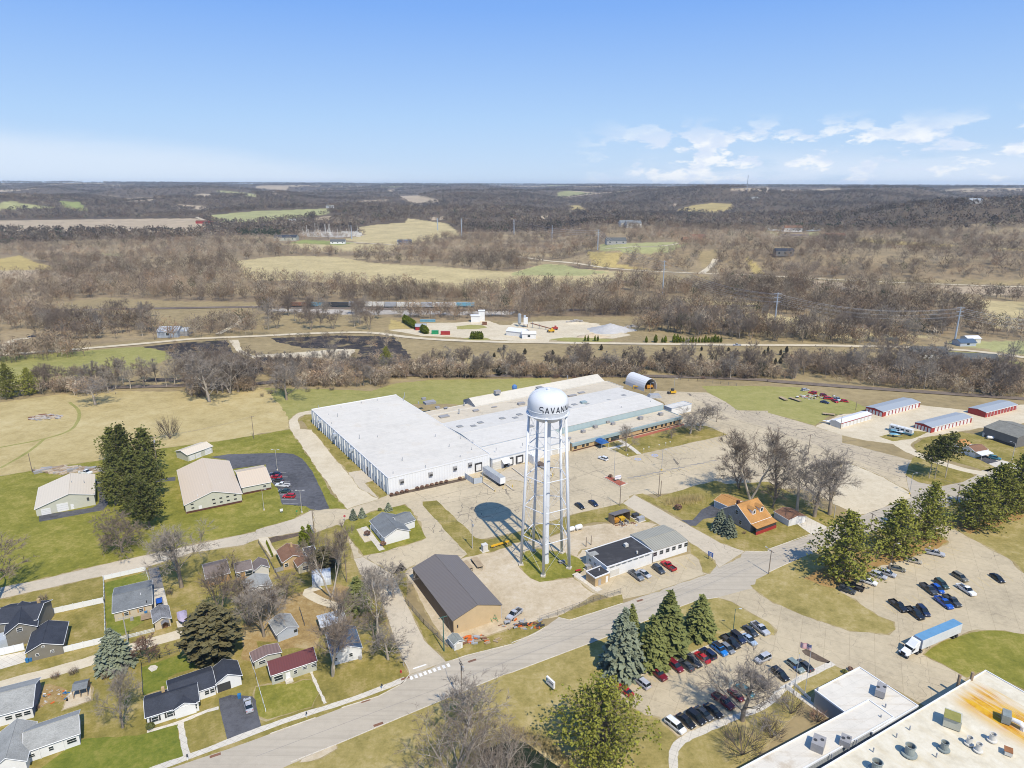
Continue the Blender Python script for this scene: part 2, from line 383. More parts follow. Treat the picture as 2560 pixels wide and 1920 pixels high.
FIELDS=[(STRAW,'n-200,740 130,700 400,690 700,700 1000,750 1300,770 1550,780 1900,810 2212,832 o0,835 280,760 450,765 560,800 1150,840 1160,900 900,900 600,960 300,950 0,940 n2212,980 1700,1010 1200,950 700,930 300,900 0,900 m2150,890 2090,835'),(PGREEN,'o0,838 280,762 450,768 560,800 850,830 600,865 0,860'),(TAN,'m-50,385 700,375 1200,370 1700,365 1800,400 1750,470 1550,485 850,470 550,480 -50,470'),(PGREEN,'m1790,340 2212,303 n0,303 650,280 620,330 300,365 0,400 m2212,400 1850,395'),(PGREEN,'m-50,245 80,215 470,275 -50,290'),(GREENF,'m510,215 690,225 750,295 640,295 530,255'),(TAN,'m1080,192 1340,183 1330,210 1100,220'),(TAN,'m1665,168 1730,153 1810,155 1830,183 1680,190'),(TAN,'m1420,252 1560,248 1780,265 1810,292 1600,285'),(PGREEN,'m1870,125 2100,150 2212,160 2212,182 1900,145'),(TAN,'m850,170 1020,172 1020,185 850,182'),(TAN,'n1230,175 1400,168 1620,212 1420,250 1330,245'),(TAN,'n860,215 1150,203 1120,222 900,228'),(TAN,'n480,85 560,80 560,92 470,92'),(TAN,'n500,115 660,105 650,118 520,122'),(TAN,'n40,130 180,150 190,160 60,145'),(TAN,'n1130,125 1200,112 1200,132 1140,138'),(TAN,'n660,85 1000,88 990,96 680,96'),(TAN,'n740,100 850,130 860,138 760,112'),(STRAW,'n850,450 1000,425 1290,402 1310,365 1500,390 1650,410 1780,510 1500,550 1250,600 900,575 750,548 950,510'),(TAN,'n1500,360 1640,345 1640,375 1520,385'),(TAN,'n500,360 660,345 650,380 520,382'),(PADC,'n340,500 560,478 800,490 940,512 720,532 420,520'),(STRAW,'n200,585 600,572 1250,600 1150,650 700,650 400,630'),(GREENF,'n280,582 420,550 700,565 860,575 720,600 500,588'),(YEL,'o1400,300 1560,253 1740,232 1890,238 1925,275 1760,330 1640,312'),(YEL,'o435,260 580,253 660,310 540,300'),(TAN,'o1380,240 1430,235 1430,262 1390,262'),(TAN,'o130,355 320,340 300,368 140,368'),(YEL,'p740,530 1000,553 1500,588 1760,603 2260,628 2260,650 1760,625 1500,612 1000,585 760,560'),(PGREEN,'o760,590 1050,578 1480,568 1520,590 1350,655 1100,675 900,645 750,648'),(YEL,'o650,650 960,665 900,760 1250,815 700,785'),(SCRUB,'o1600,640 1780,640 1740,760 1650,830'),(YEL,'o2020,700 2120,760 2180,850 2080,840'),(TAN,'p360,905 750,930 620,1000 400,985'),(TAN,'p1440,950 2260,965 2260,1040 1650,1015'),(SCRUB,'p-20,880 2260,905 2260,945 750,925 330,895 -20,900'),(SCRUB,'o1160,860 1650,850 1800,900 1500,960 1300,970'),(STRAW,'o1450,1060 1900,1090 2212,1110 p0,1130 o2100,1140 1500,1110'),(STRAW,'o1700,1190 2212,1190 p900,1330 1500,1390 700,1420 o2212,1300 1800,1260'),(STRAW,'p1500,1060 2260,1090 2260,1340 1800,1300 1900,1160'),(YEL,'m-20,720 170,685 300,745 480,790 300,870 -20,870'),(TAN,'m-20,815 400,810 480,830 300,880 -20,890'),(PGREEN,'m880,665 1000,670 1080,690 950,690'),(SCRUB,'m1770,930 1930,940 1920,1000 1780,1010'),(SCRUB,'m500,1100 900,1050 1500,1080 2212,1090 2212,1250 1500,1330 800,1250 500,1220'),(SCRUB,'n0,1200 700,1180 1300,1230 1500,1270 1150,1330 0,1370'),(YEL,'n1160,1240 1340,1280 1380,1320 1150,1330'),(PGREEN,'p1480,1440 2260,1420 2260,1560 1700,1470'),(SCRUB,'o160,1215 1280,1215 1280,1260 720,1290 160,1265'),(PADC,'n100,1145 2212,1170 o40,1170 0,1190 n2212,1200 700,1195 100,1165'),(TAN,'p-20,120 630,108 600,142 300,130 -20,140'),(TAN,'p1430,132 1700,112 2260,108 2260,125 1700,140'),(TAN,'o1880,110 2212,100 2212,125 1900,130'),(PGREEN,'p-20,470 200,505 360,545 60,520'),(PGREEN,'p310,490 450,480 470,510 340,520'),(TAN,'o0,85 2212,88 2212,94 0,92'),(TAN,'m0,62 900,58 900,66 0,72'),]
FP=[(c,px(s))for c,s in FIELDS]
HOME=px('m-20,455 160,420 560,470 830,455 1800,470 1900,440 2212,520 n0,560 0,1340 m2212,1350 1640,1330 1400,1340 700,1390 -20,1390')
def field_of(X_,Y_):
 r=np.full(np.shape(X_),-1)
 for i,(c,p)in enumerate(FP):r[inpoly(X_,Y_,p)]=i
 return r
na=620;azs=np.radians(np.linspace(-50,50,na))
ds=np.concatenate([np.linspace(-260,560,24),np.geomspace(580,15000,330)])
AA,DD=np.meshgrid(azs,ds)
VX=np.where(DD<0,np.tan(AA)*60,DD*np.sin(AA));VX=np.where(DD<60,np.sin(AA)/.766*(90+np.maximum(DD,0)),VX);VY=np.where(DD<60,DD,DD*np.cos(AA))
VX=np.where(DD<60,np.linspace(-1,1,na)[None,:]*(200),VX)
VZ=hgt(VX,VY)
wv=np.maximum(VY*cp-(VZ-H)*sp,1);SX=1280+F*VX/wv;SY=960-F*(VY*sp+(VZ-H)*cp)/wv
cols=np.empty((len(ds),na,3));cols[:]=SCRUB
cols[(DD>600)]=WOODF
fi=field_of(SX,SY)
und=np.clip(.5+.5*slow(8,(260,120),VX,VY),0,1)[...,None];und=und*(DD<1800)[...,None];cols=np.where((DD>600)[...,None],np.array(WOODF)*np.where(DD<1800,1,.62)[...,None]*(1-und)+np.array((.33,.255,.14))*und,cols);fm=farm(VX,VY);cols[fm]=np.array(TAN)*.95;gm=fm&(slow(9,(2300,),VX,VY)>.5);cols[gm]=np.array(PGREEN)*.85
for i,(c,p)in enumerate(FP):cols[(fi==i)&(DD>450)]=c
ii=np.arange(len(ds)-1)[:,None]*na+np.arange(na-1)[None,:]
Fq=np.stack([ii,ii+1,ii+na+1,ii+na],-1).reshape(-1,4)
gme=npmesh('terrain',np.stack([VX,VY,VZ],-1).reshape(-1,3),Fq,ATT('terrain_soil'),cols.reshape(-1,3),True)
tag(link('terrain',gme),'dry grass, scrub and farm fields rising to wooded hills','terrain',kind='structure')
def ang(s):a,b=P(s);return math.atan2(b.y-a.y,b.x-a.x)
RA=ang('b0,1500 c1500,240');CA=ang('f1150,600 2022,400')
GR('lawn_green',[(.105,.115,.018),(.205,.195,.034),(.36,.295,.09)],.05,.25,1.5)
GR('lawn_lush',[(.085,.115,.016),(.165,.18,.028),(.29,.25,.065)],.06,.3,1.6)
GR('lawn_dry',[(.175,.15,.042),(.31,.25,.085),(.46,.365,.18)],.05,.2,1.4)
GR('hay',[(.30,.235,.095),(.43,.34,.155),(.52,.43,.225)],.02,.12,.9)
GR('pasture',[(.20,.20,.055),(.285,.265,.085),(.36,.32,.125)],.012,.15,.8)
GR('yard_mix',[(.125,.115,.026),(.25,.205,.055),(.42,.32,.15)],.07,.2,1.3)
GR('leaf_litter',[(.19,.125,.05),(.32,.22,.09),(.43,.34,.18)],.08,.35,1.8)
GR('needles',[(.20,.125,.04),(.33,.2,.07),(.38,.27,.11)],.07,.3,1.5)
GR('dirt',[(.37,.29,.18),(.5,.41,.275),(.6,.52,.39)],.05,.22,1.2)
GR('gravel',[(.46,.385,.26),(.56,.48,.335),(.64,.565,.42)],.06,.3,2.2)
GR('burnt',[(.02,.018,.018),(.045,.04,.038),(.15,.115,.09)],.05,.16,1.0,bare=((.30,.235,.12),.535))
GR('mulch',[(.07,.05,.038),(.115,.085,.06),(.19,.14,.1)],.2,.6,3)
GR('redmulch',[(.26,.075,.045),(.34,.11,.07),(.4,.17,.11)],.2,.6,3)
GR('pond',[(.012,.017,.008),(.02,.028,.013),(.03,.04,.018)],.05,.2,.6,.12)
GR('reed',[(.33,.26,.12),(.47,.38,.19),(.55,.46,.26)],.1,.5,2.5)
GR('ballast',[(.12,.095,.075),(.17,.135,.105),(.235,.19,.15)],.05,.3,2)
GR('pile',[(.34,.33,.31),(.42,.41,.385),(.48,.465,.44)],.05,.2,1)
GR('sandpile',[(.42,.33,.22),(.5,.4,.27),(.55,.45,.33)],.05,.2,1)
GR('verge_soil',[(.21,.16,.065),(.33,.26,.125),(.44,.36,.22)],.1,.4,2.0)
PAV('concrete',(.475,.395,.262),.5,.13,CA,.2)
PAV('concrete_cracked',(.455,.38,.262),1.3,.2,CA+.4)
PAV('concrete_lot',(.475,.395,.26),.16,.12,RA,.19,joints=6)
PAV('road',(.44,.385,.295),.0,.1,RA,.1,streak=(-RA,.02,.9),joints=0)
PAV('street',(.5,.43,.315),.3,.2,0,.14)
PAV('walk',(.6,.55,.45),0,.1,RA,.1,joints=1.6)
PAV('asphalt',(.10,.10,.105),.5,.12,RA,.45,(.09,.085,.08))
PAV('asphalt_worn',(.19,.18,.165),.7,.2,RA,.3)
M('stripe',(.72,.7,.64),.8,.25,.8);M('yellow_line',(.56,.42,.15),.8,.3,.6);M('blue_paint',(.3,.36,.55),.8,.2,1)
GND=[('field','straw coloured hay field with mower tracks behind the pine grove','i-60,790 480,715 950,680 1700,690 2212,650 j100,680 200,780 280,920 290,1005 0,1060 i1840,1140 1400,1190 880,1290 400,1365 -60,1440','hay',1,.9),('lawn','green strip of grass behind the white warehouse','j60,655 650,668 1000,685 1170,625 1500,585 2212,577 k320,572 345,610 200,700 0,740 j1900,800 1245,790 560,860 350,880 285,940 200,790','pasture',2,.8),('lawn','mown green lawn around the tan roofed barns','e-100,470 0,450 400,385 880,310 1400,210 1840,155 2212,95 f290,45 370,120 480,310 560,430 640,600 790,700 780,735 640,735 480,745 400,790 330,820 0,915 e2212,930 1650,1040 1000,1190 330,1350 -100,1440','lawn_green',2,.4),('pasture','smooth green pasture below the county road','i-60,390 600,345 1200,300 1420,330 1490,395 1300,470 900,540 500,580 -60,650','pasture',1,.5),('lawn','patchy yards of the houses between the two streets','e-300,1590 0,1510 900,1310 1260,1240 1660,1110 2100,1045 f0,1000 400,925 700,870 760,890 850,1170 900,1290 b1070,165 1225,615 1330,850 1250,940 1060,1040 740,1140 120,1365 a1960,1500 1480,1659 1100,1800 -600,2200','yard_mix',2,.25),('lawn','bright green front lawn before the navy roofed ranch house','a1180,1380 1540,1275 1615,1560 1380,1655 700,1800 300,1700 700,1420 760,1400','lawn_lush',3,.6),('lawn','bright green back lawn behind the navy roofed ranch house','a1225,790 1650,660 1830,750 1450,880 1450,970 1240,1030','lawn_lush',3,.5),('lawn','green fenced yard around the grey roofed house','a905,60 1270,-40 1300,50 1320,240 1240,400 1030,530 915,480','lawn_lush',3,.3),('lawn','green front yard left of the maroon roofed house','b0,960 120,940 330,930 480,900 540,1020 480,1130 100,1240 0,1200','lawn_green',3,.6),('leaf_litter','brown leaf litter under the bare trees between the sheds','f430,1440 700,1380 900,1430 b820,450 600,480 540,620 230,640 200,560 0,560 a2050,520 2080,450 b100,200','leaf_litter',3,.9),('leaf_litter','orange leaf litter strip beside the maroon house','a2100,470 2212,440 b0,540 0,660 a2212,760 2090,720','leaf_litter',4,.5),('lawn','dry lawn south of the main road with spruces','b0,1900 120,1705 700,1452 1390,1162 2140,852 c0,832 800,532 1430,272 1600,210 1775,187 1900,222 2212,397 d85,467 60,513 0,508 c2130,425 1440,707 1110,862 890,962 1000,1100 1150,1200 1270,1215 1430,1385 1400,1440 1370,1540 1390,1659 1400,1900 b1000,2000','lawn_dry',2,.25),('lawn','dry lawn between the curved path and the office roof','c1420,1700 1415,1560 1450,1440 1600,1362 1850,1252 2212,1132 d150,952 540,762 690,825 400,1000 -200,1680 c1960,1700','lawn_dry',3,.25),('lawn','dry grass island between the main road and the car park','c2055,80 2100,20 g2110,1340 2212,1290 h0,1285 290,1150 900,900 1300,800 1460,930 1560,1020 1330,1120 980,1220 590,1425 950,1660 d1080,400 1100,460 1030,500 700,470 300,340 0,200','lawn_dry',4,.3),('needle_litter','orange pine needle litter below the white pines','h300,1330 500,1220 900,1060 1250,900 1450,925 1555,1020 1330,1118 980,1218 700,1365 590,1422 480,1400','needles',5,.7),('lawn','rust tinged grass slope right of the big pines','h1500,850 1470,740 1620,695 2212,485 2300,480 2300,1400 2212,1290 2130,1190 1900,1060','lawn_dry',4,.3),('needle_litter','orange pine needle litter on the right slope','h1500,840 1900,800 2212,680 2212,800 2000,880 1750,950','needles',5,.8),('lawn','green grass corner behind the parked semi truck','d1350,680 1500,570 1750,490 1900,470 2212,505 2400,600 2400,1100 2212,980 1880,812 1720,880','lawn_green',4,.4),('lawn','green grass patch beneath the water tower','g60,1220 100,1110 220,1080 430,1100 600,1180 640,1240 560,1310 240,1365 160,1330','lawn_green',6,.5),('lawn','grass strip between the loading yard and the dirt yard','f1440,670 1560,660 1640,740 1900,985 2000,1000 2212,950 g200,880 520,790 960,685 1040,735 1200,830 1180,850 900,840 700,850 500,900 300,980 0,1030 f2212,1050 2050,1100 1760,1170 1825,1125 1440,700','yard_mix',6,.35),('lawn','brown and green office lawn with a forked walk','g780,180 960,130 1200,80 1480,0 k1480,985 1680,985 1860,1060 1000,1252','yard_mix',6,.25),('lawn','scruffy lawn around the orange roofed house','g1060,612 1130,600 1240,645 1500,560 1760,490 1850,520 2212,500 h0,500 200,600 560,770 700,840 520,890 360,955 0,1085 g2212,1105 2000,1100 1800,1030 1600,920 1450,810 1200,680','yard_mix',6,.35),('lawn','triangular lawn under the three tall pines','h1250,290 1185,440 1300,502 1500,537 1680,502 1785,450 1700,385 1340,275','yard_mix',6,.3),('lawn','grass around the small house with the white awning','h1260,180 1400,100 1600,60 1850,100 2212,160 2300,300 1960,385 1900,412 1700,352 1400,272 1290,240','yard_mix',5,.3),('lawn','green meadow with junk cars beside the railway','k1640,640 2212,640 l270,650 700,760 860,830 740,870 530,900 405,980 0,868 k2212,852 1950,848 1830,768 1685,690','pasture',6,.5),('lawn','green lawn around the grey dental office','f770,830 1000,760 1280,700 1340,740 1400,850 1470,985 1080,1112 930,1137 860,1050 750,890','lawn_green',6,.25),('lawn','green grass verge along the warehouse side wall','j430,885 500,885 620,1060 800,1250 f920,400 1000,480 1145,610 1060,640 940,510 800,420 690,310 520,130 400,-30 j360,940','yard_mix',6,.5),('lawn','green lawns around the two houses on the county road','l1250,330 1550,335 1800,350 2212,440 2212,480 1800,450 1500,430 1150,420','pasture',2,.6),('pavement','wide pale concrete yard and car park around the factory','f400,800 480,750 640,735 790,735 1060,650 1150,605 1300,400 k0,1000 500,1100 900,1000 1400,900 1310,780 1185,720 1250,680 1480,690 1680,695 1830,765 1950,850 2212,855 l0,870 420,990 640,1065 640,1130 740,1150 1250,1285 1250,1360 1190,1440 h1235,640 890,760 780,790 600,700 300,560 g2212,560 1060,612 960,685 520,780 100,920 f1930,1000 1830,1130 1740,1140 1320,1250 1180,1300 930,1150 850,1170 760,880 700,870 500,945 400,930','concrete',4,.15),('pavement','cracked old concrete lot with tar seams','k1500,705 1680,700 1830,770 1950,852 2212,857 l0,872 420,992 640,1067 640,1130 740,1152 1248,1287 1248,1358 1185,1440 900,1340 500,1180 0,1010 k2212,1000 1950,930','concrete_cracked',5,.15),('pavement','bare pale dirt lot beside the tall bare trees','l700,1310 1000,1430 1220,1560 h1235,640 890,760 780,790 560,690 600,500 640,340','gravel',5,.5),('pavement','brownish stained concrete of the loading docks','f1960,470 2100,430 g0,350 280,330 360,450 200,520 f2212,480 2100,520','street',5,.2),('parking_lot','pale concrete car park with two rows of cars','c890,965 1110,862 1440,707 2130,425 d0,510 60,515 85,467 c2212,397 1900,222 1775,187 2000,112 2080,100 d0,200 300,340 700,470 1030,500 1100,460 1080,400 h950,1659 590,1425 980,1220 1330,1120 1560,1020 1460,930 1500,850 1900,1060 2130,1190 2212,1290 2400,1520 d2400,600 2212,505 1900,470 1750,490 1500,570 1350,680 1720,880 1400,1150 790,800 680,820 540,760 150,950 0,1040 c2212,1130 1850,1250 1600,1360 1430,1385 1270,1215 1150,1200 1000,1100','concrete_lot',3,.15),('road','pale concrete main road running diagonally past the factory','a1000,1900 1480,1659 1960,1500 b120,1365 515,1225 740,1140 1060,1040 1250,940 1330,850 1640,740 1810,690 2212,590 c290,440 400,360 500,382 960,235 1160,165 g1690,1290 1765,1220 2010,1100 2212,1105 h0,1085 360,955 530,890 890,760 1235,640 1190,445 1300,505 1500,540 1680,503 1790,452 1850,400 2300,320 2300,470 1620,692 1460,742 290,1152 0,1288 g2212,1293 2110,1343 2100,1385 c2060,80 2080,105 1775,187 1600,212 1430,274 800,534 0,834 b2140,854 1390,1164 700,1454 0,1760 a1700,2100','road',5,.08),('road','pale side street going up past the brown warehouse','f925,1150 1180,1300 b1450,555 1640,740 1330,850 1225,615 1070,165 f900,1290 845,1165','street',6,.12),('road','worn side street between the factory and the houses','e-200,1550 0,1510 900,1310 1260,1240 1660,1110 2100,1045 f0,1000 400,925 510,945 480,745 330,820 0,915 e2212,930 1000,1190 330,1350 0,1415 -200,1450','street',5,.18),('road','concrete cross street beside the long low municipal garage','g960,685 1055,612 1500,860 1800,1030 2010,1100 1790,1240 1700,1130 1520,1010 1200,830','street',7,.12),('dirt_yard','pale dirt yard around the foot of the water tower','f1740,1140 2050,1108 g0,1032 300,985 500,905 800,860 1180,850 1260,870 1000,1000 600,1080 540,1180 640,1240 560,1310 760,1470 c700,160 400,350 240,375 b2130,470 1830,560 1700,600 1650,590 f1290,1290 1320,1250','dirt',5,.35),('pavement','concrete apron in front of the municipal garage','g520,1310 600,1270 900,1280 1540,1120 1620,1170 1690,1290 1170,1470 930,1520 700,1455','concrete_lot',6,.1),('verge','dry weedy verge with the blue sign at the street corner','g1530,1030 1600,1060 1740,1180 1765,1230 1700,1290 1650,1280 1620,1170 1545,1115','lawn_dry',8,.2),('verge','weedy grass strip between the side street and the brown steel building','f1250,1200 1320,1270 b1290,240 1650,620 1700,600 1830,560 2130,470 c240,375 290,440 b2212,590 1810,690 1640,740 1450,555 f1180,1300','yard_mix',4,.2),('verge','grass strip between the yard fence and the main road','c400,345 700,225 950,160 962,235 500,380 405,358','yard_mix',9,.15),('dirt_yard','bare yard around the municipal garage','g540,1090 1000,960 1290,870 1260,1000 640,1330 500,1330','dirt',4,.2),('driveway','curved gravel drive beside the white warehouse','j500,850 440,855 350,880 285,940 290,1010 370,1120 480,1290 650,1530 f790,735 1060,650 940,560 820,450 690,310 480,50 j380,1010 360,940 380,905 430,885 500,883','gravel',7,.35),('pavement','broken grey concrete pad by the warehouse side door','f800,420 920,400 1010,490 940,510 1060,640 900,560','street',8,.3),('parking_lot','black asphalt car park of the tan community building','e1815,285 1970,262 f0,255 230,250 320,258 400,300 480,400 560,560 637,730 540,747 470,735 430,710 225,695 190,560 130,500 85,350 e2000,390 1960,310','asphalt',6,.12),('driveway','black asphalt apron curving round the tan barn','e335,790 800,722 850,690 860,640 845,540 905,550 940,640 930,700 890,745 340,845','asphalt',6,.15),('path','short black asphalt path beside the pine grove','e1340,482 1515,455 1515,490 1350,503','asphalt',6,.1),('driveway','dark asphalt driveway of the navy roofed ranch house','a1890,1060 1990,1028 2180,1040 2212,1075 b0,1110 50,1318 a2212,1335 1965,1418 1900,1150','asphalt',5,.1),('driveway','dark asphalt driveway beside the orange roofed house','g1460,830 1560,830 1640,740 1750,690 1860,740 1800,800 1660,820 1590,880 1540,880','asphalt',8,.15),('driveway','grey asphalt and concrete drive by the grey roofed house','e1280,1250 1370,1230 1415,1410 a1450,250 1325,300 1310,120','asphalt_worn',5,.12),('driveway','concrete drive beside the grey house and its garage','a1312,118 1415,100 1450,250 1325,300','walk',6,.05),('driveway','concrete pad under the covered boat','a1522,392 1650,370 1668,440 1540,466','walk',5,.05),('driveway','concrete drive of the grey gabled house','a-60,705 215,650 230,740 -60,825','walk',5,.05),('driveway','concrete drive of the white garage with the brown roof','h200,830 290,780 520,895 375,955','walk',8,.1),('driveway','concrete drive with parked blue car','h1815,300 1900,270 2010,310 2150,345 2140,380 1960,372','walk',8,.1),('driveway','dark asphalt pad before the awning house','h1810,300 1880,270 1990,325 1900,345','asphalt',9,.1),('driveway','short gravel driveway to the brown bungalow','f20,985 100,975 180,1120 130,1150','gravel',6,.2),('burnt_ground','black burnt ground beside the county road','i1230,300 1600,262 1960,243 2000,330 2100,400 2212,440 2212,585 1620,480 1610,425 1490,398 1440,340','burnt',2,1.2),('burnt_ground','black burnt scrub around the gravel loop','j-20,390 300,380 700,412 870,395 900,325 600,315 400,312 200,262 130,228 700,200 1200,215 1260,300 1340,385 1310,440 1160,470 900,480 500,500 -20,525','burnt',2,1.5),('burnt_ground','thin burnt strip below the pasture','i1040,610 1300,575 1600,560 2212,570 2212,600 1500,600','burnt',3,.8),('gravel_lot','pale gravel loop on the burnt ground','i1980,243 2062,240 2090,330 2212,385 j0,372 480,340 700,320 862,325 800,400 700,411 500,402 0,388 i2212,410 2050,345','gravel',4,.6),('gravel_lot','pale gravel yard of the small concrete plant','n1150,1330 1400,1320 1480,1270 1700,1268 1860,1255 2000,1250 2100,1285 2212,1290 o0,1270 160,1262 500,1245 720,1275 1030,1375 900,1400 320,1422 300,1440 0,1422 n2212,1424 1700,1392 1420,1382','gravel',2,1.0),('grass','grassy mound between the plant tracks','n1730,1300 1850,1285 1960,1290 2000,1310 1900,1325 1740,1325','pasture',3,.6),('grass','oval grass island with clipped cedars','n1790,1405 1860,1392 1990,1398 2030,1412 1960,1425 1850,1422','pasture',3,.4),('grass','grass bank with a row of clipped cedars','o320,1410 450,1395 700,1400 900,1415 820,1432 500,1432','pasture',3,.6),('gravel_lot','gravel yard between the storage sheds','l410,990 640,880 1000,880 1320,805 1730,850 2212,800 2300,860 2212,960 1860,1000 1300,1090 1230,1150 1310,1240 1200,1215 1080,1140 850,1112 640,1065','gravel',6,.4),('lawn','weedy patch under the parked motorhome','h960,110 1150,60 1290,60 1390,70 1240,130 1080,150','yard_mix',7,.3),('pond','dark green pond half hidden by bare trees','c0,1400 120,1440 230,1520 330,1600 420,1659 500,1800 b1900,1900 1950,1500 2212,1420','pond',4,.3),('reed_bank','tan cattail bank around the pond','c0,1330 150,1370 260,1440 330,1530 480,1640 620,1700 500,1800 420,1659 330,1600 230,1520 120,1440 0,1400 b2100,1400 2150,1350','reed',3,.5),('planting_bed','red mulch bed along the brick office front','g520,210 640,185 860,140 870,152 650,200 525,222','redmulch',7,.1),('planting_bed','long red mulch strip at the office wall','k1040,1080 1480,965 1490,978 1060,1098','redmulch',8,.1),('planting_bed','dark mulch bed at the curve of the street','f20,1010 130,960 390,920 400,960 300,985 60,1045','mulch',4,.3),('planting_bed','grey gravel bed in front of the dental office','f870,910 930,895 960,920 1010,1000 940,1025 900,960','gravel',7,.1),('planting_bed','brown mulch strip along the warehouse front','f1150,612 1500,530 1810,465 1815,485 1500,556 1160,632','mulch',7,.15),('planting_bed','oval mulch bed beside the flagpole','d290,645 330,630 540,740 520,755 430,735 320,680','mulch',6,.2),('garden_bed','bare garden soil around the small timber shelter','a545,1155 580,1040 620,990 760,900 790,1070 650,1120','dirt',4,.3),('garden_bed','cluttered flower bed beside the white house','a310,960 420,930 580,985 590,1080 470,1090 400,1110 290,1170','leaf_litter',4,.4),('patio','round stone fire ring on the back lawn','a1277,800 1300,775 1340,768 1365,785 1350,812 1310,828','walk',4,.05),('dirt','bare earth at the curb near the road bend','b380,1610 430,1540 640,1460 690,1450 700,1490 560,1570','dirt',4,.5),]
LAYERED=[]
for n_,l_,s_,m_,k_,j_ in GND:patch(n_,l_,s_,m_,k_,j_)
for n_,l_,s_,w_,m_,k_,f_ in[('path','pale sidewalk along the main road with driveway cuts','a1250,1700 1600,1575 1900,1462 b0,1340 350,1215 720,1105 1000,1005 1290,890',1.7,'walk',6,0),('path','straight front walk of the navy roofed ranch house','a1560,1270 1580,1400 1617,1560',1.3,'walk',5,0),('path','entrance walk along the white ranch house front','a1270,1345 1560,1262 1790,1165 1890,1140',1.0,'walk',6,0),('path','broken front walk of the maroon roofed house','b475,830 510,910 560,1020 600,1100',.7,'walk',5,0),('path','curved concrete path beside the office roof','c1400,1780 1390,1600 1400,1490 1480,1410 1620,1345 1840,1255',1.9,'walk',6,0),('path','office walk from the canopy to the flagpoles','c1840,1255 2212,1120 d130,960 560,750',1.7,'walk',6,0),('path','walk leading to the office side door','d150,950 330,1080 540,1215',1.6,'walk',7,0),('path','forked front walk across the office lawn','g860,110 960,150 1100,260',2.2,'walk',9,0),('path','walk from the canopy across the office lawn','g830,215 980,180',2.2,'walk',9,0),('path','concrete ramp of the dental office','f930,890 1090,1090',2.0,'walk',8,0),('path','walk beside the small brick pump house','g540,1290 760,1440',2.2,'walk',8,0),('road','gravel alley behind the houses','a-150,990 300,870 600,790 890,700 1110,625 1400,545 1680,465 2000,390',4.2,'gravel',4,0),('road','thin gravel track past the bare trees to the sheds','b560,90 380,150 900,330',3.0,'gravel',4,0),('road','gravel lane to the storage sheds','l1150,1130 1230,1210 1420,1280 1700,1370 1900,1400',5.0,'gravel',7,0),('track','faint mown track curving across the hay field','i0,1170 380,1100 580,1040 660,980 700,860 600,780',1.6,'pasture',3,0),('track','second faint mown track across the hay field','i0,1350 250,1210 380,1100',1.6,'pasture',4,0),('road','long pale county road crossing the valley','i-200,385 600,330 1300,270 1700,230 2212,212 j500,185 1000,175 1250,215 1600,245 2212,265 k0,262 900,275 2212,290 l400,290 1250,305 1550,325 1800,340 2400,420',6.5,'gravel',3,1),('road','gravel branch road at the left edge of the valley','i-100,420 10,340 60,270 150,235 260,230',6,'gravel',4,1),('road','pale lane leading through the trees to the valley','m1880,1370 2000,1310 2080,1260 2090,1220 1950,1200',5,'gravel',3,1),('railway','dark railway line between the scrub and the meadow','i800,660 1500,640 2212,630 j500,560 1200,545 2212,555 k600,550 1500,560 2212,590 l0,597 700,650 1300,690 2400,765',6.5,'ballast',3,1),('railway','far railway line through the woods','m300,1165 1500,1143 2212,1132 n400,1140 1200,1150 2212,1160 o600,1160 1400,1135 2212,1120',10,'ballast',4,1),('road','valley road at the foot of the bluff','n2000,660 o0,690 300,735 700,785 1100,820 1640,845 2212,865 p0,868 700,905 1450,935 2400,962',7,'gravel',3,1),('road','branch road climbing the bluff','o1640,845 1680,810 1740,760 1760,720',9,'gravel',4,1),('road','gravel drive to the house on the bluff','o800,635 950,628 1060,610 1300,610 1500,575',6,'gravel',4,1),('road','straight valley road by the left farm fields','m1700,355 1800,400 1900,445',12,'gravel',4,1),('road','farm lane behind the substation','n640,575 880,575 1150,595 1400,610',8,'gravel',4,1)]:
 ribbon(n_,l_,s_,w_,m_,k_,.12,far=bool(f_))
hm,hnt,hb=nt_mat('valley_haze');hnt.nodes.remove(hb)
pv=hnt.nodes.new('ShaderNodeVolumePrincipled');pv.inputs['Density'].default_value=5.0e-5
pv.inputs['Color'].default_value=(.70,.85,1,1);pv.inputs['Anisotropy'].default_value=.0
hnt.links.new(pv.outputs[0],hnt.nodes['Material Output'].inputs['Volume'])
hz_=MB().box((0,7400,84),(24000,15600,174)).build('haze',hm);tag(hz_,'thin blue haze over the far valley and hills','haze',kind='stuff')
LEAF('bark_grey',(.25,.21,.165),.3);LEAF('bark_pale',(.42,.37,.30),.25);LEAF('twig',(.215,.17,.13),.35);LEAF('twig_grey',(.27,.235,.195),.3);LEAF('twig_red',(.235,.14,.10),.3);LEAF('twig_dark',(.12,.095,.075),.3)
LEAF('pine',(.20,.205,.04),.5,scale=.35);LEAF('pine_dark',(.12,.13,.036),.5,scale=.35);LEAF('spruce',(.15,.165,.055),.5);LEAF('spruce_blue',(.19,.215,.145),.4);LEAF('cedar',(.13,.115,.055),.45);LEAF('arbor',(.15,.18,.015),.45);LEAF('juniper',(.085,.075,.045),.4);LEAF('brushbark',(.16,.13,.1),.3)
LEAF('reedleaf',(.5,.40,.19),.3)
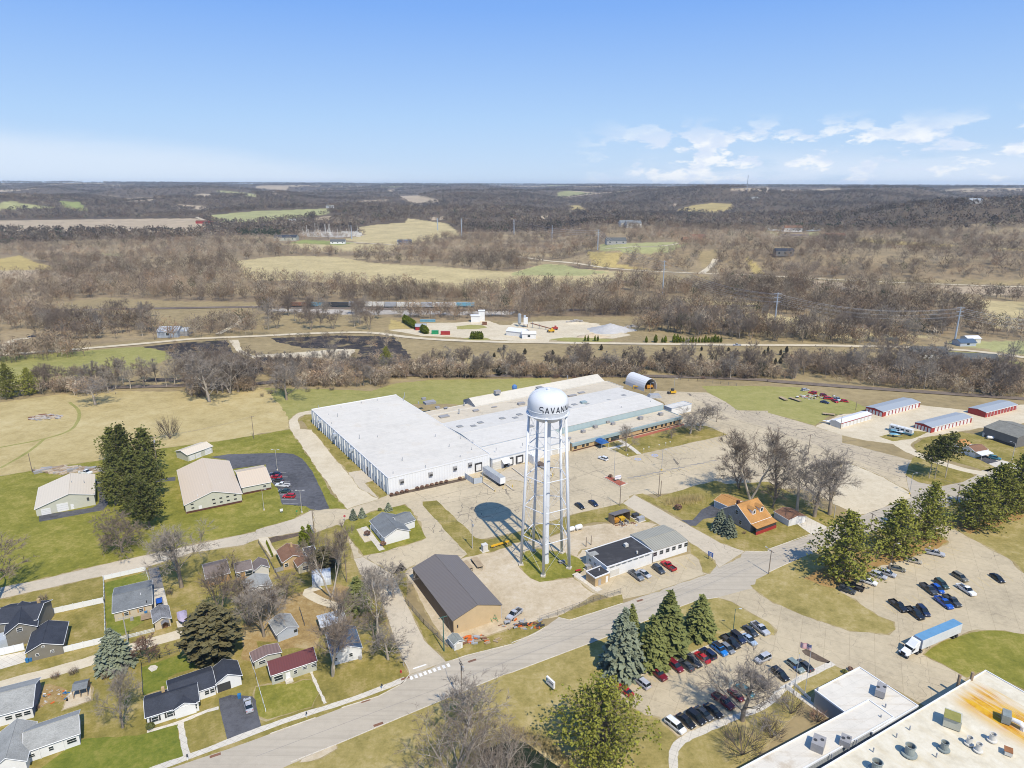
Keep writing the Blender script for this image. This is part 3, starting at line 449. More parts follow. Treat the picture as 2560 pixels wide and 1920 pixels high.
class Tw:
 def __init__(s):s.v=[];s.f=[]
 def sliver(s,p,q,w,r):
  d=q-p;a=d.cross(Vector((r.uniform(-1,1),r.uniform(-1,1),r.uniform(-1,1))));a=a.normalized()*w/2 if a.length>1e-6 else Vector((w/2,0,0))
  n=len(s.v);s.v+=[tuple(p+a),tuple(p-a),tuple(q)];s.f.append((n,n+1,n+2))
 def quad(s,c,u,v):
  n=len(s.v);s.v+=[tuple(c-u-v),tuple(c+u-v),tuple(c+u*.55+v),tuple(c-u*.55+v)];s.f.append((n,n+1,n+2,n+3))
 def mesh(s,name,mat):
  me=bpy.data.meshes.new(name);me.from_pydata(s.v,[],s.f);me.materials.append(mat);me.update();return me
def rv(r,s=1.0):return Vector((r.gauss(0,s),r.gauss(0,s),r.gauss(0,s)))
def bare(seed,h=12.0,spread=.55,trunkf=.25,stems=1,up=.25,dens=1.0,tw=.06,limbs=8):
 r=random.Random(seed);mb=MB();t=Tw()
 def grow(p,d,L,rad,lev):
  n=4 if lev<2 else(3 if lev<3 else 2);pts=[p];q=p
  for i in range(n):
   d=(d+rv(r,.13 if lev else .06)+Vector((0,0,up*.22 if lev else .03))).normalized();q=q+d*L/n;pts.append(q)
  end=.35 if lev==0 else .25
  mb.tube(pts,[rad*(1-(1-end)*i/n)for i in range(n+1)],6 if lev==0 else(4 if lev==1 else 3),False)
  if lev>=3:
   for k in range(int(10*dens)):
    a=r.uniform(.25,1);b=pts[0].lerp(pts[-1],a);e=(d+rv(r,.5)).normalized()*L*r.uniform(.5,.95);t.sliver(b,b+e,tw*r.uniform(.7,1.2),r)
    if r.random()<.6:
     c=b+e*r.uniform(.3,.6);t.sliver(c,c+(e.normalized()+rv(r,.45)).normalized()*L*.45,tw*.75,r)
   return
  cnt=[limbs,6,5][lev]
  for k in range(cnt):
   a=(trunkf+(1-trunkf)*(k+r.uniform(.1,.9))/cnt)if lev==0 else r.uniform(.25,1)
   fi=a*n;i=min(n-1,int(fi));b=pts[i].lerp(pts[i+1],fi-i)
   az=k*2.4+r.uniform(-.5,.5);dd=(pts[i+1]-pts[i]).normalized()
   s1=dd.orthogonal().normalized();s2=dd.cross(s1);sp_=spread*r.uniform(.7,1.25)*(1.25-.5*a if lev==0 else 1)
   e=(dd*math.cos(sp_)+(s1*math.cos(az)+s2*math.sin(az))*math.sin(sp_)).normalized()
   ll=L*([.62,.58,.55][lev])*r.uniform(.75,1.1)*(1.05-.35*a if lev==0 else 1)
   grow(b,e,ll,rad*(1-.7*a)*r.uniform(.4,.55)+.012,lev+1)
 for s in range(stems):
  d=Vector((0,0,1))if stems==1 else Vector((math.cos(s*6.28/stems+seed)*.32,math.sin(s*6.28/stems+seed)*.32,1)).normalized()
  grow(Vector((0,0,-.05))if stems==1 else Vector((d.x*.4,d.y*.4,-.05)),d,h*.62*r.uniform(.92,1),h*.021*(1 if stems==1 else .75),0)
 zs=max(v[2]for v in t.v);k=h/zs
 mb.v=[(a*k,b*k,c*k)for a,b,c in mb.v];t.v=[(a*k,b*k,c*k)for a,b,c in t.v]
 return mb,t
def tree_proto(name,made,bark,twig,crown='crown'):
 mb,t=made;o=thing(name,None,'tree',(0,-500,0))
 link('trunk',mb.mesh(name+'_trunk',MATS[bark],True),o);link(crown,t.mesh(name+'_crown',MATS[twig]),o)
 reg(o);return o
def conifer(seed,h=12.0,w=5.0,kind='spruce',tiers=22,bare_h=.04,n=9,card=.42,tr=.017):
 r=random.Random(seed);mb=MB();t=Tw()
 mb.tube([(0,0,-.05),(0,0,h*.5),(0,0,h*.97)],[h*tr,h*tr*.65,.03],6,False)
 if 'pine' in kind:
  for i in range(tiers):
   a=i/(tiers-1);z=h*(bare_h+(1-bare_h)*a);prof=(math.sin(min(1,a*1.02+.16)*math.pi*.96)**.6)*(1-.25*a)if kind=='rpine' else min(1,.6+2*a)*(1-a)**.8+.05;ln0=w/2*max(.12,prof)
   for k in range(n):
    az=k*6.283/n+i*1.3+r.uniform(-.4,.4);ln=ln0*r.uniform(.55,1.2)
    d=Vector((math.cos(az),math.sin(az),r.uniform(.02,.3)+.35*a));p0=Vector((0,0,z));p1=p0+d*ln
    mb.tube([p0,p0.lerp(p1,.55)+Vector((0,0,.1)),p1],[.05+.05*(1-a),.03,.012],3,False)
    for c in range(max(4,int(13*ln/(w/2)+3))):
     f=r.uniform(.22,1.02);cc=p0.lerp(p1,f)+rv(r,.22+.22*f)*(1,.8)[c%2];cs=card*r.uniform(.5,1.0)
     for _ in range(3):
      u=rv(r).normalized()*cs;v=(Vector((0,0,1))+rv(r,.5)).normalized();v=(v-u.normalized()*v.dot(u.normalized()))*cs*.8;t.quad(cc+rv(r,cs*.45),u,v)
 else:
  dro={'spruce':-.28,'arbor':1.6,'cedar':.35}[kind]
  for i in range(tiers):
   a=i/(tiers-1);z=h*(bare_h+(1-bare_h)*a*.98)
   if kind=='arbor':prof=min(1,.55+a*1.6)*(1-a**2.4)+.05
   elif kind=='cedar':prof=min(1,.5+a*1.5)*(1-a**1.8)+.06
   else:prof=(1-a)**.85*.96+.035;prof*=min(1,.72+a*3)
   for k in range(n if a<.8 else max(4,n//2)):
    az=k*6.283/n+i*.9+r.uniform(-.35,.35);ln=w/2*prof*r.uniform(.78,1.12)+.05
    p0=Vector((0,0,z));d=Vector((math.cos(az),math.sin(az),dro+r.uniform(-.1,.12)+(.5*a if kind=='spruce' else 0)));p1=p0+d.normalized()*ln
    if kind=='arbor':p1=p0+Vector((math.cos(az)*ln,math.sin(az)*ln,h*.05))
    m=max(4,int(4+12*ln/(w/2)))
    for c in range(m):
     f=.28+.75*(c+r.random())/m;cc=p0.lerp(p1,f);cs=card*r.uniform(.5,.95)*(1.1-.35*a)
     side=Vector((-math.sin(az),math.cos(az),0));out=(p1-p0).normalized()
     t.quad(cc+rv(r,.06)+side*r.uniform(-.5,.5)*cs,side*cs*.8+rv(r,.08),out*cs*.9+Vector((0,0,-.12))+rv(r,.1))
     if c%2:t.quad(cc+rv(r,.1),(side+rv(r,.3))*cs*.6,(Vector((0,0,1))+out*.6+rv(r,.2))*cs*.6)
 return mb,t
def bush(seed,h=2.0,w=2.5,n=90,tw=.05,cards=0):
 r=random.Random(seed);mb=MB();t=Tw()
 for k in range(10):
  az=k*.628*2+r.uniform(0,.5);d=Vector((math.cos(az)*w*.35,math.sin(az)*w*.35,h*.75));mb.tube([(0,0,-.03),d*.5,d*r.uniform(.8,1)],[.05,.035,.02],3,False)
 for k in range(n):
  az=r.uniform(0,6.283);f=r.uniform(.2,1)**.6;zz=r.uniform(.1,.75);p=Vector((math.cos(az)*w*.33*f,math.sin(az)*w*.33*f,h*zz*.8));e=(Vector((math.cos(az)*w*.3,math.sin(az)*w*.3,h*.5))+rv(r,h*.14));t.sliver(p,p+e*r.uniform(.4,.75),tw,r)
 for k in range(cards):
  az=r.uniform(0,6.283);el=math.asin(r.uniform(-.1,1));d=Vector((math.cos(az)*math.cos(el)*w/2,math.sin(az)*math.cos(el)*w/2,h*.5+math.sin(el)*h*.48))*r.uniform(.82,1.0);cs=.09*max(1,h)*r.uniform(.7,1.3)
  u=rv(r).normalized()*cs;v=rv(r).normalized()*cs;t.quad(d,u,v)
 return mb,t
TP={}
def proto(key,name,made,bark,twig,h0):TP[key]=(tree_proto(name,made,bark,twig),h0,[0])
for i_,kw in enumerate((dict(h=14,spread=.62),dict(h=14,spread=.75,trunkf=.18),dict(h=14,spread=.45,trunkf=.3,up=.5),dict(h=14,spread=.7,stems=2,limbs=6),dict(h=14,spread=.85,trunkf=.35),dict(h=14,spread=.55,stems=3,limbs=5))):
 proto('bare%d'%i_,'bare_tree',bare(20+i_,**kw),('bark_grey','bark_pale','bark_grey','bark_grey','bark_pale','bark_grey')[i_],('twig','twig_grey','twig_grey','twig','twig_grey','twig')[i_],14)
proto('big','bare_tree',bare(51,h=16,spread=.72,trunkf=.2,dens=1.5,tw=.045,limbs=10),'bark_grey','twig_grey',16)
proto('lean','bare_tree',bare(52,h=20,spread=.5,trunkf=.42,stems=2,dens=1.2,up=.4,limbs=8),'bark_pale','twig',20)
proto('conebare','bare_tree',bare(53,h=12,spread=1.05,trunkf=.08,limbs=15,up=.35,dens=1.2),'bark_grey','twig',12)
proto('huge','bare_tree',bare(54,h=18,spread=.85,trunkf=.12,stems=3,limbs=7,dens=.7,tw=.045),'bark_pale','twig',18)
proto('redtree','bare_tree',bare(55,h=6,spread=.8,trunkf=.2,dens=1.2,tw=.04),'brushbark','twig_red',6)
proto('pine','white_pine',conifer(61,22,16,'pine',24,.06,9,.34),'bark_grey','pine',22)
proto('pine2','white_pine',conifer(62,22,14,'pine',24,.05,9,.34),'bark_grey','pine',22)
proto('dpine','pine_tree',conifer(63,17,8,'rpine',18,.22,8,.3),'bark_grey','pine_dark',17)
proto('tallpine','pine_tree',conifer(64,15,9,'rpine',8,.55,6,.34,.009),'bark_pale','pine_dark',15)
proto('round','round_pine',conifer(65,20,20,'rpine',26,.04,14,.3),'bark_grey','pine',20)
proto('spruce','spruce_tree',conifer(66,13,6.2,'spruce',30,.02,13,.5),'brushbark','spruce',13)
proto('blue','blue_spruce',conifer(67,13,7.4,'spruce',28,.02,13,.5),'brushbark','spruce_blue',13)
proto('small','small_spruce',conifer(68,4,2.8,'spruce',14,.03,9,.3),'brushbark','spruce_blue',4)
proto('cedar','dark_cedar',conifer(69,12,8.5,'cedar',18,.04,12,.6),'brushbark','cedar',12)
proto('arbor','arborvitae',conifer(70,5,1.7,'arbor',16,.02,9,.3),'brushbark','arbor',5)
proto('juniper','juniper_tree',conifer(71,4,2.4,'cedar',10,.02,8,.4),'brushbark','juniper',4)
proto('bush','bare_shrub',bush(72,2,2.6,220,.05),'brushbark','twig',2)
proto('redbush','bare_shrub',bush(73,2,2.6,220,.05),'brushbark','twig_red',2)
proto('bigbush','bare_shrub',bush(74,4,4.4,300,.04),'brushbark','twig_dark',4)
proto('ball','clipped_shrub',bush(75,1.2,1.5,30,.04,260),'brushbark','twig_red',1.2)
proto('greenball','clipped_shrub',bush(76,1.2,1.5,10,.04,280),'brushbark','spruce',1.2)
def plant(key,pos,h,label,group=None,name=None,wide=1.0,cat=None,rz=None):
 src,h0,used=TP[key];k=h/h0
 if isinstance(pos,str):pos=P1(pos)
 if not used[0]:
  o=src;o.location=pos;o.rotation_euler=(0,0,rz if rz is not None else 0);o.scale=(k*wide,k*wide,k);tag(o,label,None,group);used[0]=1
 else:o=dup(src,pos,rz if rz is not None else R.uniform(0,6.28),(k*wide,k*wide,k),label,group)
 if group is None and 'group' in o:del o['group']
 if cat:o['category']=cat
 if name:o.name=name
 return o
def fit(key,s_,top,wpx,label,**kw):
 (fx,fy),=px(s_);T=TILE[s_[0]];q=at(fx,fy);yt=T[1]+top*T[2]
 hh=np.linspace(.5,60,600);P3=np.array([q.x,q.y,0])[None]+np.stack([hh*0,hh*0,hh],-1);v=P3-np.array([0,0,H]);yy=960-F*(v@UP)/(v@FWD)
 h=float(hh[int(np.argmin(abs(yy-yt)))]);W=wpx*T[2]*float(np.array([q.x,q.y,-H])@FWD)/F
 return plant(key,q,h,label,wide=W/(WID[key]*h/TP[key][1]),**kw)
WID={}
for k_,(o_,h0_,u_)in TP.items():
 v_=np.empty(len(o_.children[-1].data.vertices)*3,np.float32);c_=[c for c in o_.children if c.name.startswith('crown')][0];v_=np.empty(len(c_.data.vertices)*3,np.float32);c_.data.vertices.foreach_get('co',v_);v_=v_.reshape(-1,3)
 WID[k_]=float(np.mean([np.percentile(v_[:,i],98.5)-np.percentile(v_[:,i],1.5)for i in(0,1)]))
for key,s_,top,wp,lab in[('pine','h640,1330',770,480,'big white pine at the car park corner, nearest the cars'),('pine2','h1085,1115',670,370,'white pine in the middle of the three along the parking strip'),('pine2','h1365,985',520,300,'slim white pine at the far end of the parking strip'),('pine','h1790,890',470,400,'broad white pine on the right slope, nearest the road junction'),('pine2','h1960,790',360,360,'white pine behind the broad pine on the right slope'),('pine','h2130,730',270,340,'white pine at the far right edge of the slope'),('pine2','h2290,720',230,340,'white pine half outside the right edge'),('dpine','e990,330',40,190,'loose pine standing off the grove toward the hay field'),('dpine','e1095,430',20,200,'pine at the back of the dark grove'),('dpine','e1280,430',50,240,'pine at the back right corner of the dark grove'),('dpine','e1010,570',270,210,'pine on the left side of the dark grove'),('dpine','e1170,620',240,250,'pine in the centre of the dark grove'),('dpine','e1320,640',260,220,'pine on the right side of the dark grove'),('dpine','e1000,700',410,190,'pine nearest the tan barn drive'),('dpine','e1180,790',470,250,'pine at the front of the grove behind the cone shaped tree'),('dpine','e1292,890',510,250,'front pine of the grove with a tall visible trunk'),('tallpine','h1390,470',190,200,'left one of three tall bare stemmed pines on the triangle lawn'),('tallpine','h1440,472',130,180,'middle one of three tall bare stemmed pines on the triangle lawn'),('tallpine','h1532,462',105,230,'right one of three tall bare stemmed pines on the triangle lawn'),('round','c770,1590',930,700,'huge round pine on the lawn by the car park'),('blue','c950,815',280,300,'large blue spruce at the left end of the roadside spruces'),('spruce','c1025,520',245,130,'narrow spruce behind the large blue spruce'),('spruce','c1205,750',345,240,'olive spruce with a lamp post before it'),('spruce','c1335,645',130,275,'tallest green spruce of the roadside group'),('spruce','c1615,505',165,220,'separate stout spruce at the right of the roadside group'),('blue','a1000,780',455,245,'blue spruce beside the gravel alley'),('cedar','a1840,715',240,400,'large dark cedar behind the navy roofed house'),('spruce','b880,285',10,190,'ragged spruce by the side street'),('cedar','f600,1240',1060,210,'dark cedar beside the arched metal shed'),('arbor','f415,1055',893,58,'left arborvitae of the pair behind the brown bungalow'),('arbor','f467,1050',880,62,'right arborvitae of the pair behind the brown bungalow'),('small','f842,824',738,58,'small spruce nearest the stop sign'),('small','f918,805',726,56,'small spruce between the two others at the dental office'),('small','f1146,748',683,58,'small spruce behind the dental office roof'),('blue','g1795,920',735,115,'left blue spruce before the orange roofed house'),('blue','g1868,958',795,115,'right blue spruce before the orange roofed house'),('lean','b665,862',170,480,'tall twin trunked bare tree before the blue roofed house'),('bare1','b1142,722',400,340,'bare tree on the corner lawn by the crosswalk'),('bare4','b1058,575',-130,310,'tall bare tree beside the white walled house'),('bare0','b1020,540',230,220,'dark bare tree left of the tall one at the side street'),('big','b70,525',60,420,'large bare tree between the grey garages'),('lean','f655,1495',890,340,'slender bare tree by the arched metal shed'),('bare2','f1000,1480',1270,240,'bare tree at the gravel track end'),('bare4','f1190,1500',1190,300,'spreading bare tree beside the brown warehouse'),('conebare','e1055,1105',700,350,'cone shaped bare tree on the green lawn'),('big','e1570,1412',790,560,'big spreading bare tree beside the residential street'),('bare0','e-30,1540',1000,520,'bare tree at the left edge overhanging the street'),('big','a1062,1312',800,340,'bare tree on the lawn left of the navy roofed ranch'),('redtree','a1290,745',500,210,'small reddish bare tree by the alley'),('bare3','a1905,320',-160,360,'bare tree behind the dark cedar'),('bare5','a2150,420',0,360,'many stemmed bare tree beside the garages'),('bare0','f250,1540',1290,260,'bare tree before the grey garage'),('bare1','f110,1620',1400,300,'bare tree with pale bark near the parked van'),('huge','b1720,1850',1060,860,'huge many stemmed bare tree over the pond bank'),('huge','b2080,1960',1230,620,'pale limbed bare tree at the pond edge'),('bare1','b1850,1310',790,500,'bare tree at the roadside by the power pole'),('big','c1990,1250',670,690,'bare tree over the front row of cars'),('big','g985,237',0,190,'bare tree beside the office canopy'),('big','k1620,1025',780,340,'broad bare tree at the corner of the factory office'),('bare1','k1540,1050',830,240,'bare tree left of the broad one at the office corner'),('bare0','k1380,1090',990,130,'small bare tree close to the office wall'),('big','h400,800',180,540,'broad bare tree in the group behind the white garage'),('bare2','h530,780',300,420,'leaning bare tree at the right of the tall group'),('big','h60,640',60,320,'tall bare tree in the middle of the group'),('lean','g2060,650',-30,420,'tallest bare tree behind the orange roofed house'),('bare0','h40,720',430,260,'low bare tree between the tall ones'),('bare3','g1960,560',300,380,'shadowed bare tree by the orange roof'),('bare4','h250,750',190,340,'bare tree left of the broad one in the tall group'),('bare4','i825,800',560,290,'lone bare tree at the edge of the hay field'),('big','j265,760',440,340,'lone spreading bare tree on the grass behind the gravel drive'),('huge','i1990,700',280,360,'tall pale bare tree at the hay field hedge'),('bare1','i1810,775',320,360,'grey bare tree at the front of the hedge'),('bare2','i2060,690',390,280,'slim bare tree right of the tall pale one'),('bare0','i2180,660',380,260,'bare tree at the right end of the tall hedge'),('pine2','j1130,470',303,110,'green pine among the bare scrub'),('pine2','i90,740',455,170,'dark pine at the left edge of the hedge'),('pine','i265,715',488,150,'second dark pine right of the edge pine'),('bigbush','i1470,1095',870,200,'fan shaped bare shrub in the hay field'),('bigbush','c1990,1545',1320,420,'low spreading bare tree on the office lawn'),('bigbush','d30,1400',1220,260,'bare ornamental tree in a mulch ring'),('bigbush','d200,1190',1000,250,'dark bare ornamental tree beside the white ramp'),('redbush','d430,1262',1150,160,'dense brown shrub at the office wall'),('bigbush','c2220,1350',1230,160,'bare bush at the right of the office lawn')]:
 fit(key,s_,top,wp,lab)
for s_,h_,key,lab in[('a480,885',1.9,'redbush','reddish bare shrub below the alley'),('a640,850',2.2,'bush','grey bare shrub below the alley'),('a925,885',2.0,'redbush','dark red shrub beside the blue spruce'),('a375,215',2.4,'bush','bare shrub behind the white fence'),('a1465,160',2.0,'bush','bare shrub beside the concrete drive'),('g1435,740',2.2,'ball','rounded brown shrub before the ornamental grass'),('g850,462',1.4,'ball','shrub on the red island by the small sign'),('g2070,915',1.8,'redbush','shrub before the red porch'),('g2005,950',1.2,'redbush','low rusty shrub on the front lawn'),('h40,860',2.2,'redbush','reddish shrub beside the porch'),('f962,962',1.8,'ball','rounded shrub on the dental office bed'),('f1100,1050',1.6,'ball','rounded shrub at the foot of the dental ramp'),('f1070,750',1.2,'greenball','small green shrub behind the dental office'),('a1300,1320',1.5,'greenball','green clipped shrub at the ranch corner'),('a320,1150',1.3,'redbush','dry shrub at the white house corner'),('j1030,640',2.5,'bigbush','dense thicket bush at the hedge end'),('d660,838',1.0,'greenball','low shrub at the office roof corner'),('d710,815',1.0,'ball','brown low shrub at the office roof corner')]:
 plant(key,s_,h_,lab,cat='shrub')
for k,s_ in enumerate('f1172,618 f1218,606 f1263,595 f1303,585 f1394,563 f1436,553 f1480,543 f1520,533 f1562,523 f1601,514 f1645,504 f1762,478'.split()):
 plant('ball',s_,1.15,'round brown clipped shrub in the row under the warehouse front','shrubs along the warehouse front',wide=1.1,cat='shrub')
for k,s_ in enumerate('f95,1040 f103,1058 f111,1076 f119,1094 f127,1112 f135,1130 f143,1148'.split()):
 plant('arbor',s_,1.6,'small clipped arborvitae in the short row beside the brown bungalow','arborvitae beside the bungalow',cat='shrub')
for i in range(9):
 plant('arbor',at(*px('n%f,%f'%(1285+i*10.5,1265+i*6.4))[0]),7,'clipped evergreen in the slanting hedge behind the red shed','hedge behind the red shed',wide=1.7,cat='shrub')
for i in range(6):plant('arbor',at(*px('n%f,%f'%(1868+i*16,1408))[0]),6,'clipped evergreen of the row on the oval island','evergreens on the oval island',wide=1.5,cat='shrub')
for x_,y_ in((1440,1350),(1455,1356),(1470,1362)):plant('arbor',at(*px('n%d,%d'%(x_,y_))[0]),6.5,'clipped evergreen left of the red container','evergreens left of the red container',wide=2,cat='shrub')
for x_ in(632,658,717,741):plant('arbor',at(*px('o%d,1427'%x_)[0]),4.5,'small clipped evergreen before the gravel piles','evergreens before the gravel piles',cat='shrub')
for x_ in list(range(1400,1830,27))+[1160,1240,1298,1324]:plant('arbor',at(*px('o%d,1438'%x_)[0]),R.uniform(3.6,6.6),'narrow clipped evergreen in the long row along the county road','evergreen row along the county road',wide=1.3,cat='shrub')
def scatter(outline,n,hs,keys,label,group,seed,sep=3.0,cat=None):
 poly=px(outline);r=random.Random(seed);w_=[ground(x,y)for x,y in poly]
 x0,x1=min(p.x for p in w_),max(p.x for p in w_);y0,y1=min(p.y for p in w_),max(p.y for p in w_);got=[];tries=0
 while len(got)<n and tries<n*400:
  tries+=1;q=Vector((r.uniform(x0,x1),r.uniform(y0,y1),0));q.z=float(hgt(q.x,q.y));a,b=proj(q)
  if not inpoly(np.array([a]),np.array([b]),poly)[0]:continue
  if any((q-g).length<sep for g in got):continue
  if any((q.xy-e.xy).length<rr for e,rr in KEEP):continue
  got.append(q);plant(r.choice(keys),q,r.uniform(*hs)*(1.35 if hs[1]>7 else 1.1),label,group,wide=r.uniform(.85,1.25),cat=cat)
 return got
KEEP=[(P1('n1300,1340'),20),(P1('i1500,180'),14)]
B_=['bare0','bare1','bare2','bare3','bare4','bare5']
for oln,n_,hs_,ks,lab,grp,sd in[('i350,720 620,690 960,690 980,640 600,620 350,640',14,(8,13),B_,'bare tree in the thin hedge below the green pasture','hedge trees below the pasture',1),('i980,680 1640,690 1640,560 1000,600',13,(9,14),B_,'bare tree in the hedge before the burnt ground','hedge trees before the burnt ground',2),('i1640,730 2212,670 2212,560 1650,560',15,(10,18),B_,'bare tree in the tall hedge at the corner of the hay field','tall hedge trees',3),('j0,620 600,640 1130,640 1150,540 700,470 0,540',26,(7,14),B_,'bare tree in the thicket behind the gravel drive','thicket trees behind the gravel drive',4),('j1150,575 2212,570 2212,470 1150,480',22,(7,13),B_,'bare tree along the railway behind the white roofs','railway trees behind the white roofs',5),('k0,570 1500,570 2212,585 2212,480 1500,460 0,470',34,(8,15),B_,'bare tree along the railway behind the arched hangar','railway trees behind the arched hangar',6),('l0,575 400,590 1100,660 2000,740 2212,730 2212,480 1800,470 1200,440 300,400 0,480',46,(8,16),B_,'bare tree along the railway behind the storage sheds','railway trees behind the storage sheds',7),('m350,1400 650,1420 1400,1390 1380,1200 400,1250',24,(9,16),B_,'bare tree behind the county road left of the old shed','trees left of the old shed',8),('n0,1340 700,1330 1150,1330 1150,1180 700,1170 0,1200',26,(9,17),B_,'bare tree between the county road and the train','trees before the train',9),('o1050,1400 1350,1430 2100,1420 2200,1280 1500,1230 1100,1250',36,(9,16),B_,'bare tree behind the clipped evergreen row','trees behind the evergreen row',10),('p0,1430 900,1440 1500,1430 1550,1330 900,1300 0,1330',30,(9,17),B_,'bare tree under the high power lines','trees under the power lines',12)]:
 scatter(oln,n_,hs_,ks,lab,grp,sd,3.5)
scatter('j1600,420 2212,440 k1500,420 2212,400 2212,330 1200,310 0,320 j1900,330',36,(1.8,4.2),['juniper'],'small dark juniper dotted over the dry slope','junipers on the dry slope',21,3,'shrub')
scatter('l0,470 300,420 250,340 0,340',9,(2.5,4.5),['juniper'],'dark juniper on the slope left of the grey trees','junipers at the right of the slope',22,3,'shrub')
scatter('j1150,560 2212,560 k2212,560 2212,500 0,490 j1150,470',16,(3.5,7),['juniper'],'dark juniper among the railway trees','junipers among the railway trees',23,4,'shrub')
scatter('i1640,760 2212,740 j900,660 900,600 0,600 i1640,640',26,(2,4),['bigbush','bush'],'bare shrub under the hedge trees','undershrubs of the hedge',24,3,'shrub')
scatter('k0,580 2212,580 l2000,730 2212,700 l1000,560 k2212,500 0,480',40,(2,4),['bigbush','bush','redbush'],'bare shrub beside the railway embankment','shrubs beside the railway',25,3,'shrub')
def lod(seed,n,kind):
 r=np.random.RandomState(seed);V=[];Fc=[]
 if kind==1:
  for a in range(3):
   q=a*2.09;V.append((.012*math.cos(q),.012*math.sin(q),0))
  V.append((0,0,.75));Fc+=[(0,1,3),(1,2,3),(2,0,3)]
  for k in range(9):
   az=r.uniform(0,6.28);z=r.uniform(.15,.55);e=np.array([math.cos(az)*.32,math.sin(az)*.32,z+.33]);i=len(V);V+=[(0,0,z),(0,.012,z+.03),tuple(e)];Fc.append((i,i+1,i+2))
 for k in range(n):
  u=r.normal(size=3);u/=np.linalg.norm(u);rad=r.uniform(.45,1)**.6
  c=np.array([u[0]*.36*rad,u[1]*.36*rad,.60+u[2]*.38*rad]);d=np.array([u[0]*.5,u[1]*.5,.55])+r.normal(size=3)*.35;d/=np.linalg.norm(d)
  L=(.20 if kind==1 else .26)*r.uniform(.7,1.2);wv_=np.cross(d,r.normal(size=3));wv_=wv_/np.linalg.norm(wv_)*(.0115 if kind==1 else .075);i=len(V)
  V+=[tuple(c-d*L*.4+wv_),tuple(c-d*L*.4-wv_),tuple(c+d*L*.6)];Fc.append((i,i+1,i+2))
 return np.array(V),np.array(Fc)
def woods(name,label,pts,hs,protos,cols,mat):
 Vs,Fs,Cs,off=[],[],[],0;r=np.random.RandomState(len(pts))
 which=r.randint(0,len(protos),len(pts));ang_=r.uniform(0,6.28,len(pts));ww=r.uniform(.85,1.3,len(pts))
 for k,(V,Fc)in enumerate(protos):
  m=which==k;p=pts[m];n=len(p)
  if not n:continue
  c,s=np.cos(ang_[m]),np.sin(ang_[m]);h_=hs[m];x=V[None,:,0]*(h_*ww[m])[:,None];y=V[None,:,1]*(h_*ww[m])[:,None]
  W=np.stack([x*c[:,None]-y*s[:,None]+p[:,0:1],x*s[:,None]+y*c[:,None]+p[:,1:2],V[None,:,2]*h_[:,None]+p[:,2:3]],-1).reshape(-1,3)
  Fs.append((Fc[None]+(np.arange(n)*len(V))[:,None,None]).reshape(-1,3)+off);off+=len(W);Vs.append(W)
  Cs.append(np.repeat(cols[m],len(V),0))
 o=link(name,npmesh(name,np.vstack(Vs),np.vstack(Fs),mat,np.vstack(Cs)));return tag(o,label,'woodland',kind='stuff')
ATT('wood_twigs','col',.9,.3,.008)
def sample_woods(D0,D1,n,seed,ymin=0,ymax=2000):
 r=np.random.RandomState(seed);az=np.radians(r.uniform(-39,39,n));D=np.sqrt(r.uniform(D0**2,D1**2,n))if D1<3*D0 else np.exp(r.uniform(math.log(D0),math.log(D1),n))
 x,y=D*np.sin(az),D*np.cos(az);z=hgt(x,y);w_=y*cp-(z-H)*sp;X_=1280+F*x/w_;Y_=960-F*(y*sp+(z-H)*cp)/w_
 ok=field_of(X_,Y_)<0
 ok&=~farm(x,y)&(slow(8,(260,120),x,y)<r.uniform(-.1,1.1,n))
 for poly in CLEAR:ok&=~inpoly(X_,Y_,poly)
 return np.stack([x,y,z],-1)[ok],X_[ok],Y_[ok],D[ok]
CLEAR=[px(s)for s in('n1150,1335 1380,1240 1700,1250 2000,1235 2212,1230 o0,1225 500,1220 1050,1240 1100,1400 1000,1440 0,1460 n2212,1440 1150,1400','i-50,200 350,240 420,280 2212,205 j1150,150 1200,240 k2212,260 l400,270 2300,380 2300,1700 -50,1700','i-60,200 260,200 400,270 300,330 -60,400','n160,530 360,530 360,570 160,570','n640,540 1000,540 1250,600 900,610 640,600','o800,520 1010,520 1010,600 800,600','m-50,1400 270,1370 420,1440 1400,1390 1650,1390 1660,1290 1380,1290 1380,1400 -50,1560','p1500,1380 2260,1430 2260,1600 1500,1600','n300,1085 1880,1085 1900,1150 2212,1150 2212,1185 300,1200','m430,1130 2212,1110 2212,1160 430,1180','o1400,1095 2212,1090 p0,1120 o2100,1150 1400,1130','o-10,680 700,770 1640,830 1760,715 1790,740 1700,840 2212,850 p0,855 700,890 2260,940 2260,985 700,925 0,885 o1640,870 700,800 -10,710','p60,655 210,655 210,715 60,715','p160,500 300,500 300,560 160,560')]
pal=np.array([(.27,.205,.135),(.21,.158,.105),(.30,.24,.165),(.185,.145,.11),(.265,.18,.11),(.34,.285,.205)])
L1=[lod(s,78,1)for s in(1,2,3,4,5)];L2=[lod(s,16,2)for s in(6,7,8,9)]
def colr(p,seed,dark=1.0,green=.02):
 n=len(p);r=np.random.RandomState(seed);c=pal[r.randint(0,len(pal),n)]*r.uniform(.7,1.25,(n,1))*dark*(1+.38*slow(14,(900,420,200),p[:,0],p[:,1]))[:,None]
 g=(r.rand(n)<green)|(slow(15,(1100,340),p[:,0],p[:,1])>1.28);c[g]=np.array((.05,.06,.028));return c
p_,X_,Y_,D_=sample_woods(560,1750,14500,31)
woods('woodland','bare grey brown woodland filling the valley floor',p_,np.random.RandomState(1).uniform(9,19,len(p_)),L1,colr(p_,2),MATS['wood_twigs'])
p_,X_,Y_,D_=sample_woods(1700,4200,46000,32)
woods('woodland','dark bare woods over the near hills',p_,np.random.RandomState(3).uniform(11,20,len(p_)),L2,colr(p_,4,.6,.03),MATS['wood_twigs'])
p_,X_,Y_,D_=sample_woods(4000,13500,56000,33)
